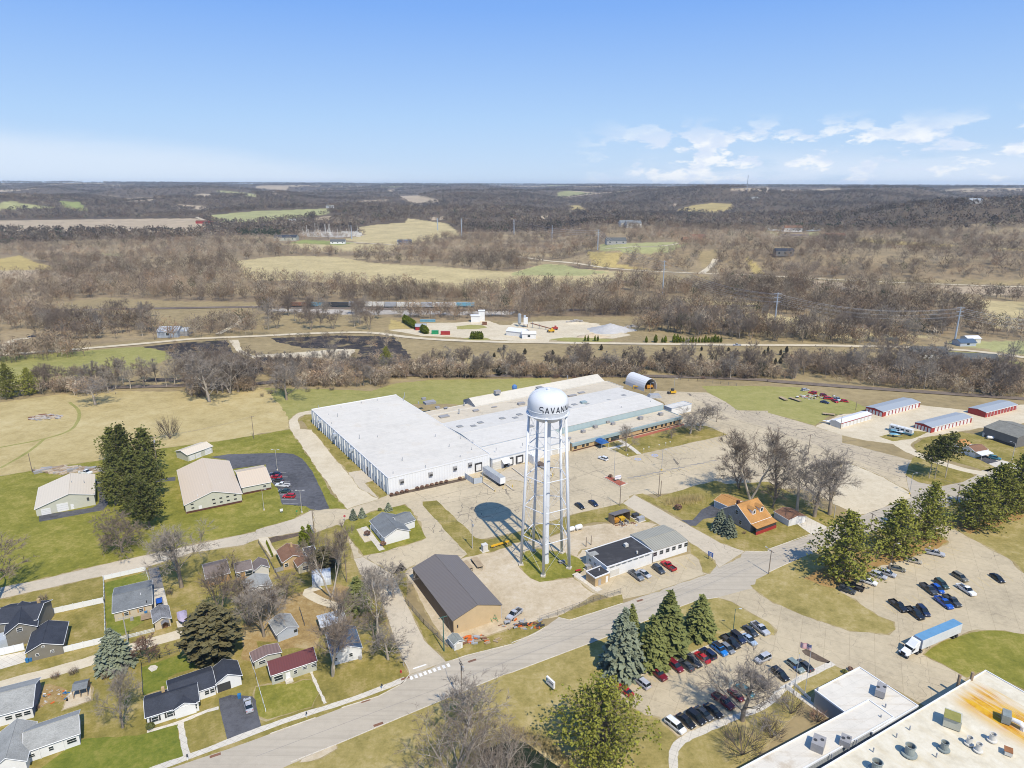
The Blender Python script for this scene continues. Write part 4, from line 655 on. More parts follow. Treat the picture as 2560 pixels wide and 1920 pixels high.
woods('woodland','blue grey wooded ridges at the horizon',p_,np.random.RandomState(5).uniform(12,18,len(p_))*np.interp(D_,[4000,12000],[1.0,1.8]),L2,colr(p_,6,.5,.06),MATS['wood_twigs'])
def belt(label,outlines,n,hs,seed):
 r=np.random.RandomState(seed);out=[]
 for s_,k in zip(outlines,n):
  poly=px(s_);w_=[ground(x,y)for x,y in poly];x=r.uniform(min(p.x for p in w_),max(p.x for p in w_),k*14);y=r.uniform(min(p.y for p in w_),max(p.y for p in w_),k*14);X_,Y_=proj(np.stack([x,y,x*0],-1))if False else(1280+F*x/(y*cp+H*sp),960-F*(y*sp-H*cp)/(y*cp+H*sp))
  m=inpoly(X_,Y_,poly)&(slow(21,(70,30),x,y)>-.4);out.append(np.stack([x,y,x*0],-1)[m][:k])
 p=np.vstack(out);woods('brushwood',label,p,r.uniform(*hs,len(p)),L1,colr(p,seed,1.02,.03),MATS['wood_twigs'])
belt('tangle of bare brush and saplings along the railway and hedges',['i640,740 1000,690 1000,640 640,650','i1640,740 2212,690 2212,560 1650,590','j0,640 600,650 1130,655 1150,560 900,470 400,470 0,560','j1150,578 2212,575 2212,500 1150,500','k0,575 1500,570 2212,588 2212,500 1500,480 0,500','l0,580 400,590 1100,660 2000,745 2212,735 2212,500 1600,480 1200,450 300,420 0,500','i350,720 620,700 620,660 350,670'],[90,260,620,420,760,1050,60],(3,10.5),41)
belt('grey saplings standing in the burnt ground',['i1300,320 1960,250 2200,430 2200,580 1640,470','j0,500 400,420 900,390 1330,380 1300,460 900,600 0,620','j140,230 700,205 1200,220 1250,300 900,320 400,305'],[60,200,70],(2.5,7),43)
GLASS('car_glass',(.012,.018,.022),.06);M('tyre',(.02,.02,.02),.9);M('rim',(.35,.35,.36),.4);M('lamp_clear',(.7,.72,.72),.2);M('lamp_red',(.35,.02,.02),.3);M('dark_trim',(.025,.025,.028),.6);M('bed_liner',(.05,.05,.05),.8)
PAINT=dict(black=(.012,.013,.016),charcoal=(.05,.055,.06),navy=(.012,.02,.055),silver=(.42,.43,.45),grey=(.2,.21,.22),white=(.72,.73,.72),red=(.42,.012,.018),maroon=(.16,.012,.02),blue=(.02,.19,.55),bright=(.015,.09,.42),green=(.03,.06,.05),olive=(.16,.15,.11),beige=(.42,.38,.30),brown=(.12,.10,.085),lightblue=(.33,.42,.52),teal=(.05,.18,.22),sage=(.2,.25,.23))
for k_,c_ in PAINT.items():
 m_,nt_,b_=nt_mat('paint_'+k_);n_=nnoise(nt_,.7,2);nt_.links.new(ramp(nt_,n_,[(.3,tuple(x*.85 for x in c_)),(.7,tuple(min(.85,x*1.12)for x in c_))]),b_.inputs['Base Color'])
 b_.inputs['Roughness'].default_value=.32;b_.inputs['Specular IOR Level'].default_value=.5;b_.inputs['Coat Weight'].default_value=.25;MATS['paint_'+k_]=m_
def loft(mb,st,z0):
 base=len(mb.v)
 for x,zt,wb,wt in st:
  zm=z0+(zt-z0)*.6
  mb.v+=[(x,-wb*.94,z0),(x,-wb,zm),(x,-wt,zt),(x,wt,zt),(x,wb,zm),(x,wb*.94,z0)]
 n=len(st)
 for i in range(n-1):
  for q in range(5):mb.f.append((base+i*6+q,base+(i+1)*6+q,base+(i+1)*6+q+1,base+i*6+q+1));mb.mi.append(mb.k)
  mb.f.append((base+i*6+5,base+(i+1)*6+5,base+(i+1)*6,base+i*6));mb.mi.append(mb.k)
 mb.f+=[tuple(base+q for q in range(6)),tuple(base+(n-1)*6+q for q in range(5,-1,-1))];mb.mi+=[mb.k]*2
def cabin(gl,bd,x,zb,zr,wb,wr):
 x0,x1,x2,x3=x
 v=[(x0,-wb,zb),(x3,-wb,zb),(x3,wb,zb),(x0,wb,zb),(x1,-wr,zr),(x2,-wr,zr),(x2,wr,zr),(x1,wr,zr)]
 gl.add(v,[(0,1,5,4),(1,2,6,5),(2,3,7,6),(3,0,4,7),(3,2,1,0)])
 e=.03;m=(x1+x2)/2
 bd.add([(x1-e,-wr-e,zr+.005),(x2+e,-wr-e,zr+.005),(x2+e,wr+e,zr+.005),(x1-e,wr+e,zr+.005),(x1+.1,-wr*.85,zr+.06),(x2-.1,-wr*.85,zr+.06),(x2-.1,wr*.85,zr+.06),(x1+.1,wr*.85,zr+.06)],[(0,1,5,4),(1,2,6,5),(2,3,7,6),(3,0,4,7),(4,5,6,7),(3,2,1,0)])
 for s in(-1,1):
  for xa,xb in((x0,x1),(m-.05,m-.05),(x3,x2)):
   a,b=Vector((xa,s*wb,zb)),Vector((xb,s*wr,zr));d=Vector((.045,0,0));o=Vector((0,s*.012,0))
   bd.add([a-d+o,a+d+o,b+d+o,b-d+o],[(0,1,2,3)if s<0 else(3,2,1,0)])
CARS={}
def car_proto(kind):
 L,W=dict(sedan=(4.8,1.84),suv=(4.75,1.92),pickup=(5.8,2.0),van=(5.1,2.0),hatch=(4.3,1.8),jeep=(4.5,1.88))[kind]
 o=thing({'pickup':'pickup_truck','suv':'parked_suv','van':'minivan','jeep':'off_roader'}.get(kind,'parked_car'),None,'car',(0,-520,0));hw=W/2;f,r=L/2,-L/2
 bd,gl=MB(),MB()
 if kind=='pickup':
  loft(bd,[(f,.85,hw*.9,hw*.8),(f-.12,1.02,hw*.97,hw*.88),(f-1.3,1.13,hw,hw*.93),(-.45,1.13,hw,hw*.95),(-.5,1.12,hw,hw*.95)],.38)
  for s in(-1,1):bd.box(((-.5+r)/2,s*(hw-.06),.76),(L/2-.5,.12,.76))
  bd.box((r+.05,0,.74),(.1,W-.02,.72));bd.box((-.55,0,.8),(.08,W-.26,.7))
  cabin(gl,bd,(-.42,-.3,.75,1.45),1.12,1.82,hw*.93,hw*.74)
  bl=MB();bl.box(((-.6+r+.1)/2,0,.62),(L/2-.7,W-.26,.12));link('bed',bl.mesh('bed',MATS['bed_liner']),o);zl=.85
 elif kind=='sedan':
  loft(bd,[(f,.62,hw*.84,hw*.72),(f-.18,.74,hw*.95,hw*.82),(f-1.2,.88,hw,hw*.9),(0,.93,hw,hw*.93),(r+1.0,.96,hw,hw*.9),(r+.12,.93,hw*.95,hw*.82),(r,.7,hw*.86,hw*.74)],.24)
  cabin(gl,bd,(r+.55,r+1.35,.35,1.3),.92,1.4,hw*.9,hw*.66);zl=.68
 elif kind=='hatch':
  loft(bd,[(f,.62,hw*.84,hw*.72),(f-.18,.76,hw*.95,hw*.82),(f-1.0,.93,hw,hw*.9),(0,.97,hw,hw*.93),(r+.1,.98,hw*.97,hw*.88),(r,.7,hw*.9,hw*.78)],.24)
  cabin(gl,bd,(r+.1,r+.65,.35,1.35),.96,1.46,hw*.91,hw*.68);zl=.7
 else:
  zr=dict(suv=1.68,van=1.72,jeep=1.8)[kind];hood=dict(suv=1.25,van=.95,jeep=1.35)[kind];zb=1.02 if kind!='jeep' else 1.1
  loft(bd,[(f,.72,hw*.86,hw*.76),(f-.14,zb-.14,hw*.96,hw*.86),(f-hood,zb,hw,hw*.91),(0,zb+.02,hw,hw*.94),(r+.08,zb+.02,hw*.98,hw*.9),(r,.8,hw*.93,hw*.82)],.3)
  cabin(gl,bd,(r+.08,r+(.35 if kind!='jeep' else .12),f-hood-.75 if kind!='jeep' else f-hood-.35,f-hood+.1),zb,zr,hw*.92,hw*(.73 if kind!='jeep' else .82));zl=.78
 link('body',bd.mesh('body',MATS['paint_black'],False),o);link('windows',gl.mesh('windows',MATS['car_glass']),o)
 wr=.37 if kind in('pickup','jeep')else .33;wm=MB();wm.lathe([(wr*.55,-.115),(wr*.95,-.11),(wr,-.06),(wr,.06),(wr*.95,.11),(wr*.55,.115)],n=14)
 wm.v=[(a,c,b)for a,b,c in wm.v];rm=MB();rm.lathe([(wr*.05,.118),(wr*.52,.118),(wr*.55,.1)],n=10);rm.lathe([(wr*.55,-.1),(wr*.52,-.118),(wr*.05,-.118)],n=10);rm.v=[(a,c,b)for a,b,c in rm.v]
 wme,rme=wm.mesh('wheel',MATS['tyre']),rm.mesh('rim',MATS['rim'])
 for sx in(f-.92,r+.95):
  for s in(-1,1):
   w_=link('wheel',wme,o);w_.location=(sx,s*(hw-.1),wr);link('rim',rme,w_)
 for s in(-1,1):
  h=MB().box((f-.06,s*hw*.66,zl),(.12,.36,.14));link('headlight',h.mesh('headlight',MATS['lamp_clear']),o)
  t=MB().box((r+.04,s*hw*.72,zl+.08),(.1,.28,.18));link('tail_light',t.mesh('tail_light',MATS['lamp_red']),o)
 if kind=='jeep':
  sp_=MB().lathe([(.2,-.1),(.36,-.09),(.36,.09),(.2,.1)],n=12);sp_.v=[(c+r-.12,a,b+1.0)for a,b,c in sp_.v];link('spare_wheel',sp_.mesh('spare_wheel',MATS['tyre']),o)
  tp=MB().box(((r+.2+f-1.75)/2,0,1.89),(2.35,1.5,.06));link('hard_top',tp.mesh('hard_top',MATS['dark_trim']),o)
 reg(o);CARS[kind]=[o,0]
for k_ in('sedan','suv','pickup','van','hatch','jeep'):car_proto(k_)
def car(kind,s_,d,paint,label,group,far=False,z=0.0):
 (x,y),=px(s_);k=TILE[s_[0]][2];p=at(x,y,.65+z);a,b=at(x-d[0]*k/2,y-d[1]*k/2,.65+z),at(x+d[0]*k/2,y+d[1]*k/2,.65+z);rz=math.atan2((b-a).y,(b-a).x)
 o,used=CARS[kind];loc=(p.x,p.y,z+.03)
 if not used:CARS[kind][1]=1;o.location=loc;o.rotation_euler=(0,0,rz);tag(o,label,None,group);kids=KIDS[o.name];c=o
 else:kids=[];c=dup(o,loc,rz,None,label,group,kids)
 for q in kids:
  if q.name.split('.')[0]=='body':q.material_slots[0].link='OBJECT';q.material_slots[0].material=MATS['paint_'+paint]
 return c
G1='cars in the car park by the office'
dn,up_=(120,95),(-120,-95)
for k_,s_,d_,p_,l_ in[('sedan','c975,985',up_,'red','red sedan half hidden by the round pine'),('suv','c1122,918',up_,'silver','silver crossover between the red sedan and the maroon pickup'),('pickup','c1255,838',dn,'maroon','maroon pickup with an open bed under the lamp post'),('suv','c1410,775',dn,'maroon','maroon estate car right of the maroon pickup'),('sedan','c1505,768',up_,'charcoal','dark grey sedan right of the maroon estate car'),('suv','c1570,735',dn,'black','black car left of the bright red sedan'),('sedan','c1643,700',up_,'red','bright red sedan in the row of dark cars'),('suv','c1697,668',up_,'navy','navy car between the red sedan and the blue off roader'),('jeep','c1797,638',dn,'blue','bright blue off roader with a dark hard top'),('hatch','c1862,622',dn,'grey','grey hatchback right of the blue off roader'),('pickup','c1890,568',dn,'black','black pickup behind the grey hatchback in the row'),('jeep','c1955,535',dn,'navy','dark boxy off roader right of the black pickup'),('sedan','c2050,545',dn,'lightblue','pale silver blue sedan near the end of the row'),('sedan','c2060,472',dn,'charcoal','charcoal sedan beside the silver pickup at the row end'),('pickup','c2145,452',dn,'silver','silver pickup at the far end of the row'),('suv','c2168,712',(-110,52),'silver','silver wagon driving across the middle of the car park'),('pickup','c2136,900',dn,'brown','brown pickup seen through the bare tree'),('sedan','c2016,985',dn,'teal','dark teal car behind the bare tree trunk'),('hatch','c1936,1025',dn,'maroon','dark red car half hidden by the bare tree'),('pickup','c1825,1080',dn,'maroon','dark maroon pickup left of the bare tree'),('sedan','c1740,1160',dn,'black','black coupe right of the dark grey sedan in the front row'),('sedan','c1655,1185',dn,'charcoal','dark grey sedan in the front row'),('suv','c1590,1220',dn,'black','black crossover in the front row'),('sedan','c1502,1248',dn,'black','black sedan beside the white minivan'),('van','c1412,1290',dn,'white','white minivan at the left end of the front row'),('suv','d105,848',dn,'black','black wagon beside the white entrance ramp'),('suv','d240,778',dn,'sage','grey green car behind the flagless pole'),('sedan','d318,768',up_,'charcoal','dark sedan in the bay next to the mulch bed')]:car(k_,s_,d_,p_,l_,G1)
G2='cars in the upper car park';d2=(140,48);d3=(110,85)
for k_,s_,d_,p_,l_ in[('suv','h683,1432',d2,'charcoal','dark grey car at the left end below the pines'),('pickup','h740,1403',(-140,-48),'black','black pickup with red tail lamps below the pines'),('suv','h870,1360',d2,'white','white wagon right of the black pickup'),('suv','h955,1308',d2,'silver','silver wagon right of the white wagon'),('suv','h1035,1290',d2,'silver','pale silver car behind the silver wagon'),('sedan','h1115,1247',(140,30),'olive','olive grey sedan under the lamp post'),('sedan','h1258,1178',(140,30),'beige','beige silver sedan alone in its bay'),('pickup','h1442,1115',(140,30),'silver','silver pickup at the right end below the pines'),('suv','h1660,1322',(100,60),'olive','grey olive wagon in the middle of the upper lot'),('sedan','h1982,1328',(110,80),'black','black sedan farthest right in the upper lot'),('pickup','h1712,1432',(110,72),'white','white pickup in the upper lot'),('suv','h1500,1382',d3,'green','dark green wagon of the tight cluster'),('hatch','h1467,1420',d3,'bright','royal blue hatchback squeezed between dark trucks'),('pickup','h1388,1425',d3,'charcoal','dark grey pickup left of the royal blue hatchback'),('pickup','h1520,1543',d3,'bright','royal blue pickup truck'),('pickup','h1590,1527',d3,'charcoal','dark grey pickup right of the royal blue pickup'),('pickup','d1125,257',d3,'black','black pickup at the left of the lower three'),('pickup','d1268,320',d3,'black','black pickup nearest the semi truck'),('suv','d1342,300',(90,90),'navy','dark car right of the black pickup nearest the semi')]:car(k_,s_,d_,p_,l_,G2)
G3='cars on the black asphalt lot';d4=(-85,-3)
for k_,s_,d_,p_,l_ in[('sedan','f168,430',d4,'navy','navy car at the top of the asphalt lot row'),('sedan','f173,455',d4,'red','small red car second in the asphalt lot row'),('sedan','f190,483',d4,'charcoal','dark car above the white pickup'),('pickup','f230,527',d4,'white','white pickup on the black asphalt lot'),('sedan','f248,577',d4,'green','dark green sedan below the white pickup'),('suv','f285,622',d4,'red','long bright red wagon on the asphalt lot')]:car(k_,s_,d_,p_,l_,G3)
G4='scattered parked vehicles'
for k_,s_,d_,p_,l_ in[('sedan','g585,705',(80,58),'black','black car left of its pair in the factory yard'),('sedan','g703,682',(80,58),'navy','dark blue car right of its pair in the factory yard'),('suv','g788,296',(-70,-25),'white','white car with open tailgate before the office canopy'),('pickup','g1352,1225',(-110,-75),'red','red pickup beside the municipal garage'),('suv','g1268,1255',(110,85),'charcoal','dark grey truck left of the red pickup'),('sedan','g1143,1290',(90,55),'silver','silver sedan between two dark trucks'),('pickup','g1075,1307',(100,75),'grey','grey pickup nearest the pump house'),('pickup','c22,328',(-75,62),'silver','silver pickup beside the tan end wall'),('sedan','a2146,1112',(-25,-110),'silver','silver sedan on the dark driveway'),('suv','a1378,228',(-10,-80),'bright','blue car behind the small garage'),('pickup','e740,418',(85,12),'white','white truck behind the tan barn'),('suv','e872,500',(70,-8),'grey','grey car at the end of the barn drive'),('suv','h1960,292',(90,18),'teal','blue wagon before the house with the white awning'),('pickup','k1945,286',(-80,0),'silver','silver pickup driving along the county road'),('pickup','i280,212',(80,-4),'navy','dark blue truck at the gravel turnout'),('van','b128,185',(8,60),'white','white van parked in front of the grey garage')]:car(k_,s_,d_,p_,l_,G4)
G5='old vehicles in the junk heap on the meadow'
for k_,s_,d_,p_,l_ in[('suv','l322,672',(70,-8),'silver','silver car wreck at the back of the junk heap'),('suv','l386,697',(-60,-10),'red','red wagon wreck behind the junk heap'),('hatch','l480,716',(50,5),'maroon','dark red wreck in the middle of the junk heap'),('van','l522,745',(80,5),'red','bright red van body in the junk heap'),('pickup','l600,752',(50,40),'lightblue','pale blue pickup wreck in the junk heap'),('sedan','l578,768',(60,30),'red','red car beside the pale blue wreck'),('sedan','l490,778',(70,15),'navy','navy car wreck at the front of the junk heap'),('hatch','l662,768',(40,5),'red','small red car at the right of the junk heap')]:car(k_,s_,d_,p_,l_,G5)
M('white_paint',(.74,.75,.74),.35,.05);M('trailer_roof',(.12,.27,.42),.45,.1);M('trailer_white',(.62,.63,.64),.5,.08);M('trailer_grey',(.38,.39,.37),.6,.15);M('chrome',(.6,.6,.6),.25)
def dual(parent,x,W,r=.5):
 for s in(-1,1):
  w_=MB().lathe([(r*.5,-.28),(r*.96,-.27),(r,-.2),(r,.2),(r*.96,.27),(r*.5,.28)],n=16);w_.v=[(a+x,c+s*(W/2-.3),b+r)for a,b,c in w_.v]
  o=link('wheel',w_.mesh('wheel',MATS['tyre']),parent);q=MB().lathe([(r*.08,.29),(r*.45,.29)],n=10);q.v=[(a+x,s*(c)+s*(W/2-.3),b+r)for a,b,c in q.v];link('rim',q.mesh('rim',MATS['rim']),o)
a_,b_,c_=P('d1265,512 d1605,370 d1680,410',4.05);rz_=math.atan2((a_-b_).y,(a_-b_).x);L_=(a_-b_).length;mid_=(a_+c_)/2
t=thing('semi_truck','white semi truck with a blue roofed box trailer turning by the lot','truck',(mid_.x,mid_.y,.03),rz=rz_);W_=2.55
link('trailer',MB().box((0,0,2.62),(L_,W_,2.75)).mesh('trailer',MATS['trailer_white']),t)
link('trailer_roof',MB().box((0,0,4.02),(L_-.06,W_-.06,.06)).mesh('trailer_roof',MATS['trailer_roof']),t)
ch=MB().box((0,0,1.12),(L_-.5,1.1,.2));ch.box((L_/2-3.4,-.7,.6),(.15,.15,1.0));ch.box((L_/2-3.4,.7,.6),(.15,.15,1.0));ch.box((L_/2+2.2,0,.85),(7,.9,.25));link('chassis',ch.mesh('chassis',MATS['dark_trim']),t)
for x_ in(-L_/2+1.3,-L_/2+2.6,L_/2-.2,L_/2+1.1,L_/2+5.0):dual(t,x_,W_ if x_<L_/2+3 else 2.4)
X0=L_/2+1.0;cb=MB()
cb.add([(X0,-1.15,1),(X0+2.6,-1.15,1),(X0+2.6,1.15,1),(X0,1.15,1),(X0,-1.15,3.0),(X0+2.3,-1.1,2.6),(X0+2.3,1.1,2.6),(X0,1.15,3.0)],[(0,1,5,4),(1,2,6,5),(2,3,7,6),(3,0,4,7),(4,5,6,7),(3,2,1,0)])
cb.add([(X0+2.55,-1.0,.7),(X0+4.5,-.85,.7),(X0+4.5,.85,.7),(X0+2.55,1.0,.7),(X0+2.55,-1.0,1.9),(X0+4.4,-.75,1.55),(X0+4.4,.75,1.55),(X0+2.55,1.0,1.9)],[(0,1,5,4),(1,2,6,5),(2,3,7,6),(3,0,4,7),(4,5,6,7)])
for s in(-1,1):cb.box((X0+3.9,s*1.0,1.0),(1.3,.35,.25))
link('cab',cb.mesh('cab',MATS['white_paint']),t)
fr=MB();fr.add([(X0-.2,-1.2,2.6),(X0+1.9,-1.05,2.65),(X0+1.9,1.05,2.65),(X0-.2,1.2,2.6),(X0-.2,-1.2,4.0),(X0+.5,-1.0,3.85),(X0+.5,1.0,3.85),(X0-.2,1.2,4.0)],[(0,1,5,4),(1,2,6,5),(2,3,7,6),(3,0,4,7),(4,5,6,7)]);link('roof_fairing',fr.mesh('roof_fairing',MATS['white_paint']),t)
ws=MB();ws.add([(X0+2.62,-1.05,1.75),(X0+2.62,1.05,1.75),(X0+2.36,1.0,2.5),(X0+2.36,-1.0,2.5)],[(0,1,2,3)]);ws.box((X0+1.9,0,2.1),(.8,2.34,.6));link('windshield',ws.mesh('windshield',MATS['car_glass']),t)
link('grille',MB().box((X0+4.48,0,1.1),(.06,1.1,.7)).mesh('grille',MATS['dark_trim']),t)
for s in(-1,1):link('headlight',MB().box((X0+4.42,s*.8,1.05),(.16,.3,.25)).mesh('headlight',MATS['lamp_clear']),t);link('mirror',MB().box((X0+2.7,s*1.35,2.0),(.12,.22,.6)).mesh('mirror',MATS['dark_trim']),t)
for s in(-1,1):link('exhaust_stack',MB().tube([(X0-.25,s*1.0,1),(X0-.25,s*1.0,3.6)],.08,8).mesh('exhaust_stack',MATS['chrome']),t)
a_,b_,c_=P('f1958,368 f2110,468 f2155,458',4.0);rz_=math.atan2((b_-a_).y,(b_-a_).x);L_=(b_-a_).length;mid_=(a_+c_)/2
t=thing('box_trailer','white box trailer backed up to the warehouse dock','trailer',(mid_.x,mid_.y,.03),rz=rz_)
link('cargo_box',MB().box((0,0,2.6),(L_,2.55,2.7)).mesh('cargo_box',MATS['trailer_white']),t);link('roof',MB().box((0,0,3.98),(L_-.06,2.5,.06)).mesh('roof',MATS['trailer_grey']),t)
link('rear_door',MB().box((L_/2+.02,0,2.6),(.05,2.4,2.6)).mesh('rear_door',MATS['white_paint']),t);link('chassis',MB().box((0,0,1.1),(L_-.4,1.1,.25)).mesh('chassis',MATS['dark_trim']),t)
for x_ in(L_/2-1.2,L_/2-2.5):dual(t,x_,2.55)
M('rv_white',(.66,.66,.63),.4,.1);M('rv_stripe',(.09,.22,.27),.4);M('boat_blue',(.14,.33,.42),.4);M('tarp_lilac',(.42,.36,.45),.8,.15);M('hull_white',(.7,.7,.68),.35);M('galv',(.35,.36,.37),.5)
p_=P1('l1150,1030',1);q_=P('l1055,1000 l1250,1050');rz_=math.atan2((q_[1]-q_[0]).y,(q_[1]-q_[0]).x);L_=(q_[1]-q_[0]).length
t=thing('motorhome','white motorhome with a teal stripe beside the storage sheds','motorhome',(p_.x,p_.y,.03),rz=rz_)
link('body',MB().box((0,0,2.0),(L_,2.5,2.6)).mesh('body',MATS['rv_white']),t);link('stripe',MB().box((0,0,1.0),(L_+.04,2.54,.75)).mesh('stripe',MATS['rv_stripe']),t)
for k in range(4):link('window',MB().box((-L_/2+1.6+k*L_/4.6,0,2.35),(1.5,2.56,.65)).mesh('window',MATS['car_glass']),t)
for x_ in(-L_/4,L_/3):dual(t,x_,2.4,.42)
for x_ in(-2,1.5):link('roof_unit',MB().box((x_,0,3.42),(.9,.8,.28)).mesh('roof_unit',MATS['white_paint']),t)
def hull(mb,L,W,z0,z1,n=10):
 base=len(mb.v)
 for i in range(n+1):
  a=i/n;x=-L/2+L*a;wd=W/2*(1-max(0,(a-.45)/.55)**2.2*.97);k=z0+(z1-z0)*.35*max(0,(a-.6)/.4)
  mb.v+=[(x,-wd,z1),(x,-wd*.6,z0+.15+k),(x,0,z0+k),(x,wd*.6,z0+.15+k),(x,wd,z1)]
 for i in range(n):
  for q in range(4):mb.f.append((base+i*5+q,base+i*5+q+1,base+i*5+q+6,base+i*5+q+5));mb.mi.append(0)
  mb.f.append((base+i*5+4,base+i*5,base+i*5+5,base+i*5+9));mb.mi.append(0)
 mb.f.append(tuple(base+q for q in(4,3,2,1,0)));mb.mi.append(0);return mb
def boat(s_,d,L,W,label,hm_,top,cover):
 (x,y),=px(s_);k=TILE[s_[0]][2];p=at(x,y,.8);a,b=at(x-d[0]*k/2,y-d[1]*k/2,.8),at(x+d[0]*k/2,y+d[1]*k/2,.8);t=thing('trailer_boat',label,'boat',(p.x,p.y,.03),rz=math.atan2((b-a).y,(b-a).x))
 link('hull',hull(MB(),L,W,.55,1.35).mesh('hull',MATS[hm_]),t)
 if cover:
  c=MB();n=8;base=0
  for i in range(n+1):
   f_=i/n;x_=-L*.49+L*.97*f_;wd=W*.52*(1-max(0,(f_-.45)/.55)**2.2*.95);zz=1.42+.45*math.sin(min(1,f_*1.1)*math.pi)**.6
   c.v+=[(x_,-wd,1.3),(x_,-wd*.5,zz),(x_,wd*.5,zz),(x_,wd,1.3)]
  for i in range(n):
   for q in range(3):c.f.append((i*4+q,i*4+q+1,i*4+q+5,i*4+q+4));c.mi.append(0)
  link('tarpaulin',c.mesh('tarpaulin',MATS[top]),t)
 else:
  link('deck',MB().box((L*.1,0,1.5),(L*.45,W*.6,.45),0,.7).mesh('deck',MATS[top]),t);link('windscreen',MB().box((L*.02,0,1.85),(.9,W*.5,.35),0,.7).mesh('windscreen',MATS['car_glass']),t)
 f=MB();f.box((L*.1,0,.45),(L*1.15,.12,.12));f.box((-L*.15,0,.42),(.15,W*.9,.12));link('trailer_frame',f.mesh('trailer_frame',MATS['galv']),t)
 for s in(-1,1):
  w_=MB().lathe([(.15,-.1),(.33,-.09),(.33,.09),(.15,.1)],n=12);w_.v=[(a_-L*.15,c_+s*W*.48,b_+.33)for a_,b_,c_ in w_.v];link('wheel',w_.mesh('wheel',MATS['tyre']),t)
boat('a1578,368',(15,100),6.4,2.5,'boat under a lilac tarpaulin on the small concrete pad','dark_trim','tarp_lilac',True)
boat('l552,955',(-150,-14),9.0,2.8,'white cabin cruiser on a trailer before the white storage shed','hull_white','hull_white',False)
boat('l1122,1040',(120,28),6.5,2.4,'turquoise boat parked before the motorhome','boat_blue','hull_white',False)
boat('l1098,1066',(80,10),5.0,2.0,'small teal boat nearest the gravel lane','rv_stripe','boat_blue',True)
TILE['y']=(560,1300,340/2212)
GLASS('win_glass');M('trim_white',(.72,.72,.70),.5,.06);M('trim_dark',(.05,.05,.05),.6);M('trim_brown',(.16,.09,.05),.7)
M('w_white',(.70,.70,.68),.6,.05);M('w_offwhite',(.58,.56,.50),.7,.07);M('w_beige',(.52,.45,.33),.7,.07);M('w_cream',(.56,.50,.36),.7,.07);M('w_sage',(.44,.44,.36),.7,.07);M('w_palegreen',(.50,.50,.41),.6,.05);M('w_olive',(.20,.185,.15),.7,.08);M('w_tan',(.53,.40,.23),.6,.05);M('w_brown',(.12,.085,.06),.6,.1);M('w_grey',(.36,.35,.34),.8,.1);M('w_greywood',(.30,.29,.275),.85,.2,1.5);M('w_bluegrey',(.42,.46,.50),.6,.08);M('w_orange',(.42,.25,.09),.8,.12);M('w_brick',(.46,.33,.17),.85,.12);M('w_red',(.33,.035,.03),.6,.08);M('w_navysiding',(.11,.16,.24),.6,.1);M('w_teal',(.28,.36,.37),.55,.07);M('base_brown',(.10,.045,.03),.8);M('w_wood',(.30,.22,.14),.85,.2);M('w_darkgrey',(.16,.155,.145),.7,.08)
SHG('r_navy',(.045,.05,.062));SHG('r_grey',(.17,.18,.18));SHG('r_lightgrey',(.30,.30,.275));SHG('r_brown',(.21,.115,.07));SHG('r_greybrown',(.17,.14,.125));SHG('r_orange',(.42,.22,.075));SHG('r_mottled',(.20,.20,.20),.5);SHG('r_olive',(.20,.195,.165));SHG('r_darkshingle',(.11,.115,.11));SHG('r_greygreen',(.24,.25,.22))
def rollroof(name,col,ang,stain,amt=.5,seam=1.9):
 m,nt,b=nt_mat(name);pos=nt.nodes.new('ShaderNodeNewGeometry').outputs['Position']
 n1=nnoise(nt,.06,5,.65);n2=nnoise(nt,.5,4,.6);n3=nnoise(nt,1.0,4,.6,pos,(.06,.8,1,-ang))
 f=mth(nt,'ADD',mth(nt,'MULTIPLY',n1,.6),mth(nt,'MULTIPLY',n2,.4))
 k=ramp(nt,f,[(.3,tuple(c*.86 for c in col)),(.5,col),(.7,tuple(min(.86,c*1.07)for c in col))])
 mp=nt.nodes.new('ShaderNodeMapping');mp.inputs['Rotation'].default_value=(0,0,-ang);nt.links.new(pos,mp.inputs[0])
 br=nt.nodes.new('ShaderNodeTexBrick');br.inputs['Scale'].default_value=1;br.inputs['Mortar Size'].default_value=.035;br.inputs['Brick Width'].default_value=14;br.inputs['Row Height'].default_value=seam
 br.inputs['Color1'].default_value=(1,1,1,1);br.inputs['Color2'].default_value=(.95,.95,.95,1);br.inputs['Mortar'].default_value=(.82,.82,.81,1);nt.links.new(mp.outputs[0],br.inputs['Vector'])
 k=mixc(nt,.8,k,br.outputs[0],'MULTIPLY')
 k=mixc(nt,mth(nt,'MULTIPLY',mth(nt,'MULTIPLY',mth(nt,'SUBTRACT',nnoise(nt,.12,6,.7),.56),6,True),amt),k,stain)
 k=mixc(nt,mth(nt,'MULTIPLY',mth(nt,'MULTIPLY',mth(nt,'SUBTRACT',n3,.55),4,True),amt*.6),k,stain)
 nt.links.new(k,b.inputs['Base Color']);b.inputs['Roughness'].default_value=.9;b.inputs['Specular IOR Level'].default_value=.05;MATS[name]=m;return m
rollroof('r_white',(.61,.575,.50),CA,(.52,.44,.32),.5);rollroof('r_whitegrey',(.59,.565,.505),CA,(.42,.38,.31),.5);rollroof('r_tanflat',(.56,.49,.37),CA,(.22,.19,.15),.75);rollroof('r_black',(.052,.052,.055),RA,(.11,.11,.11),.6,1.2);rollroof('r_office',(.64,.595,.50),RA,(.36,.27,.16),.75);rollroof('r_monitor',(.57,.53,.44),CA,(.5,.47,.4),.5)
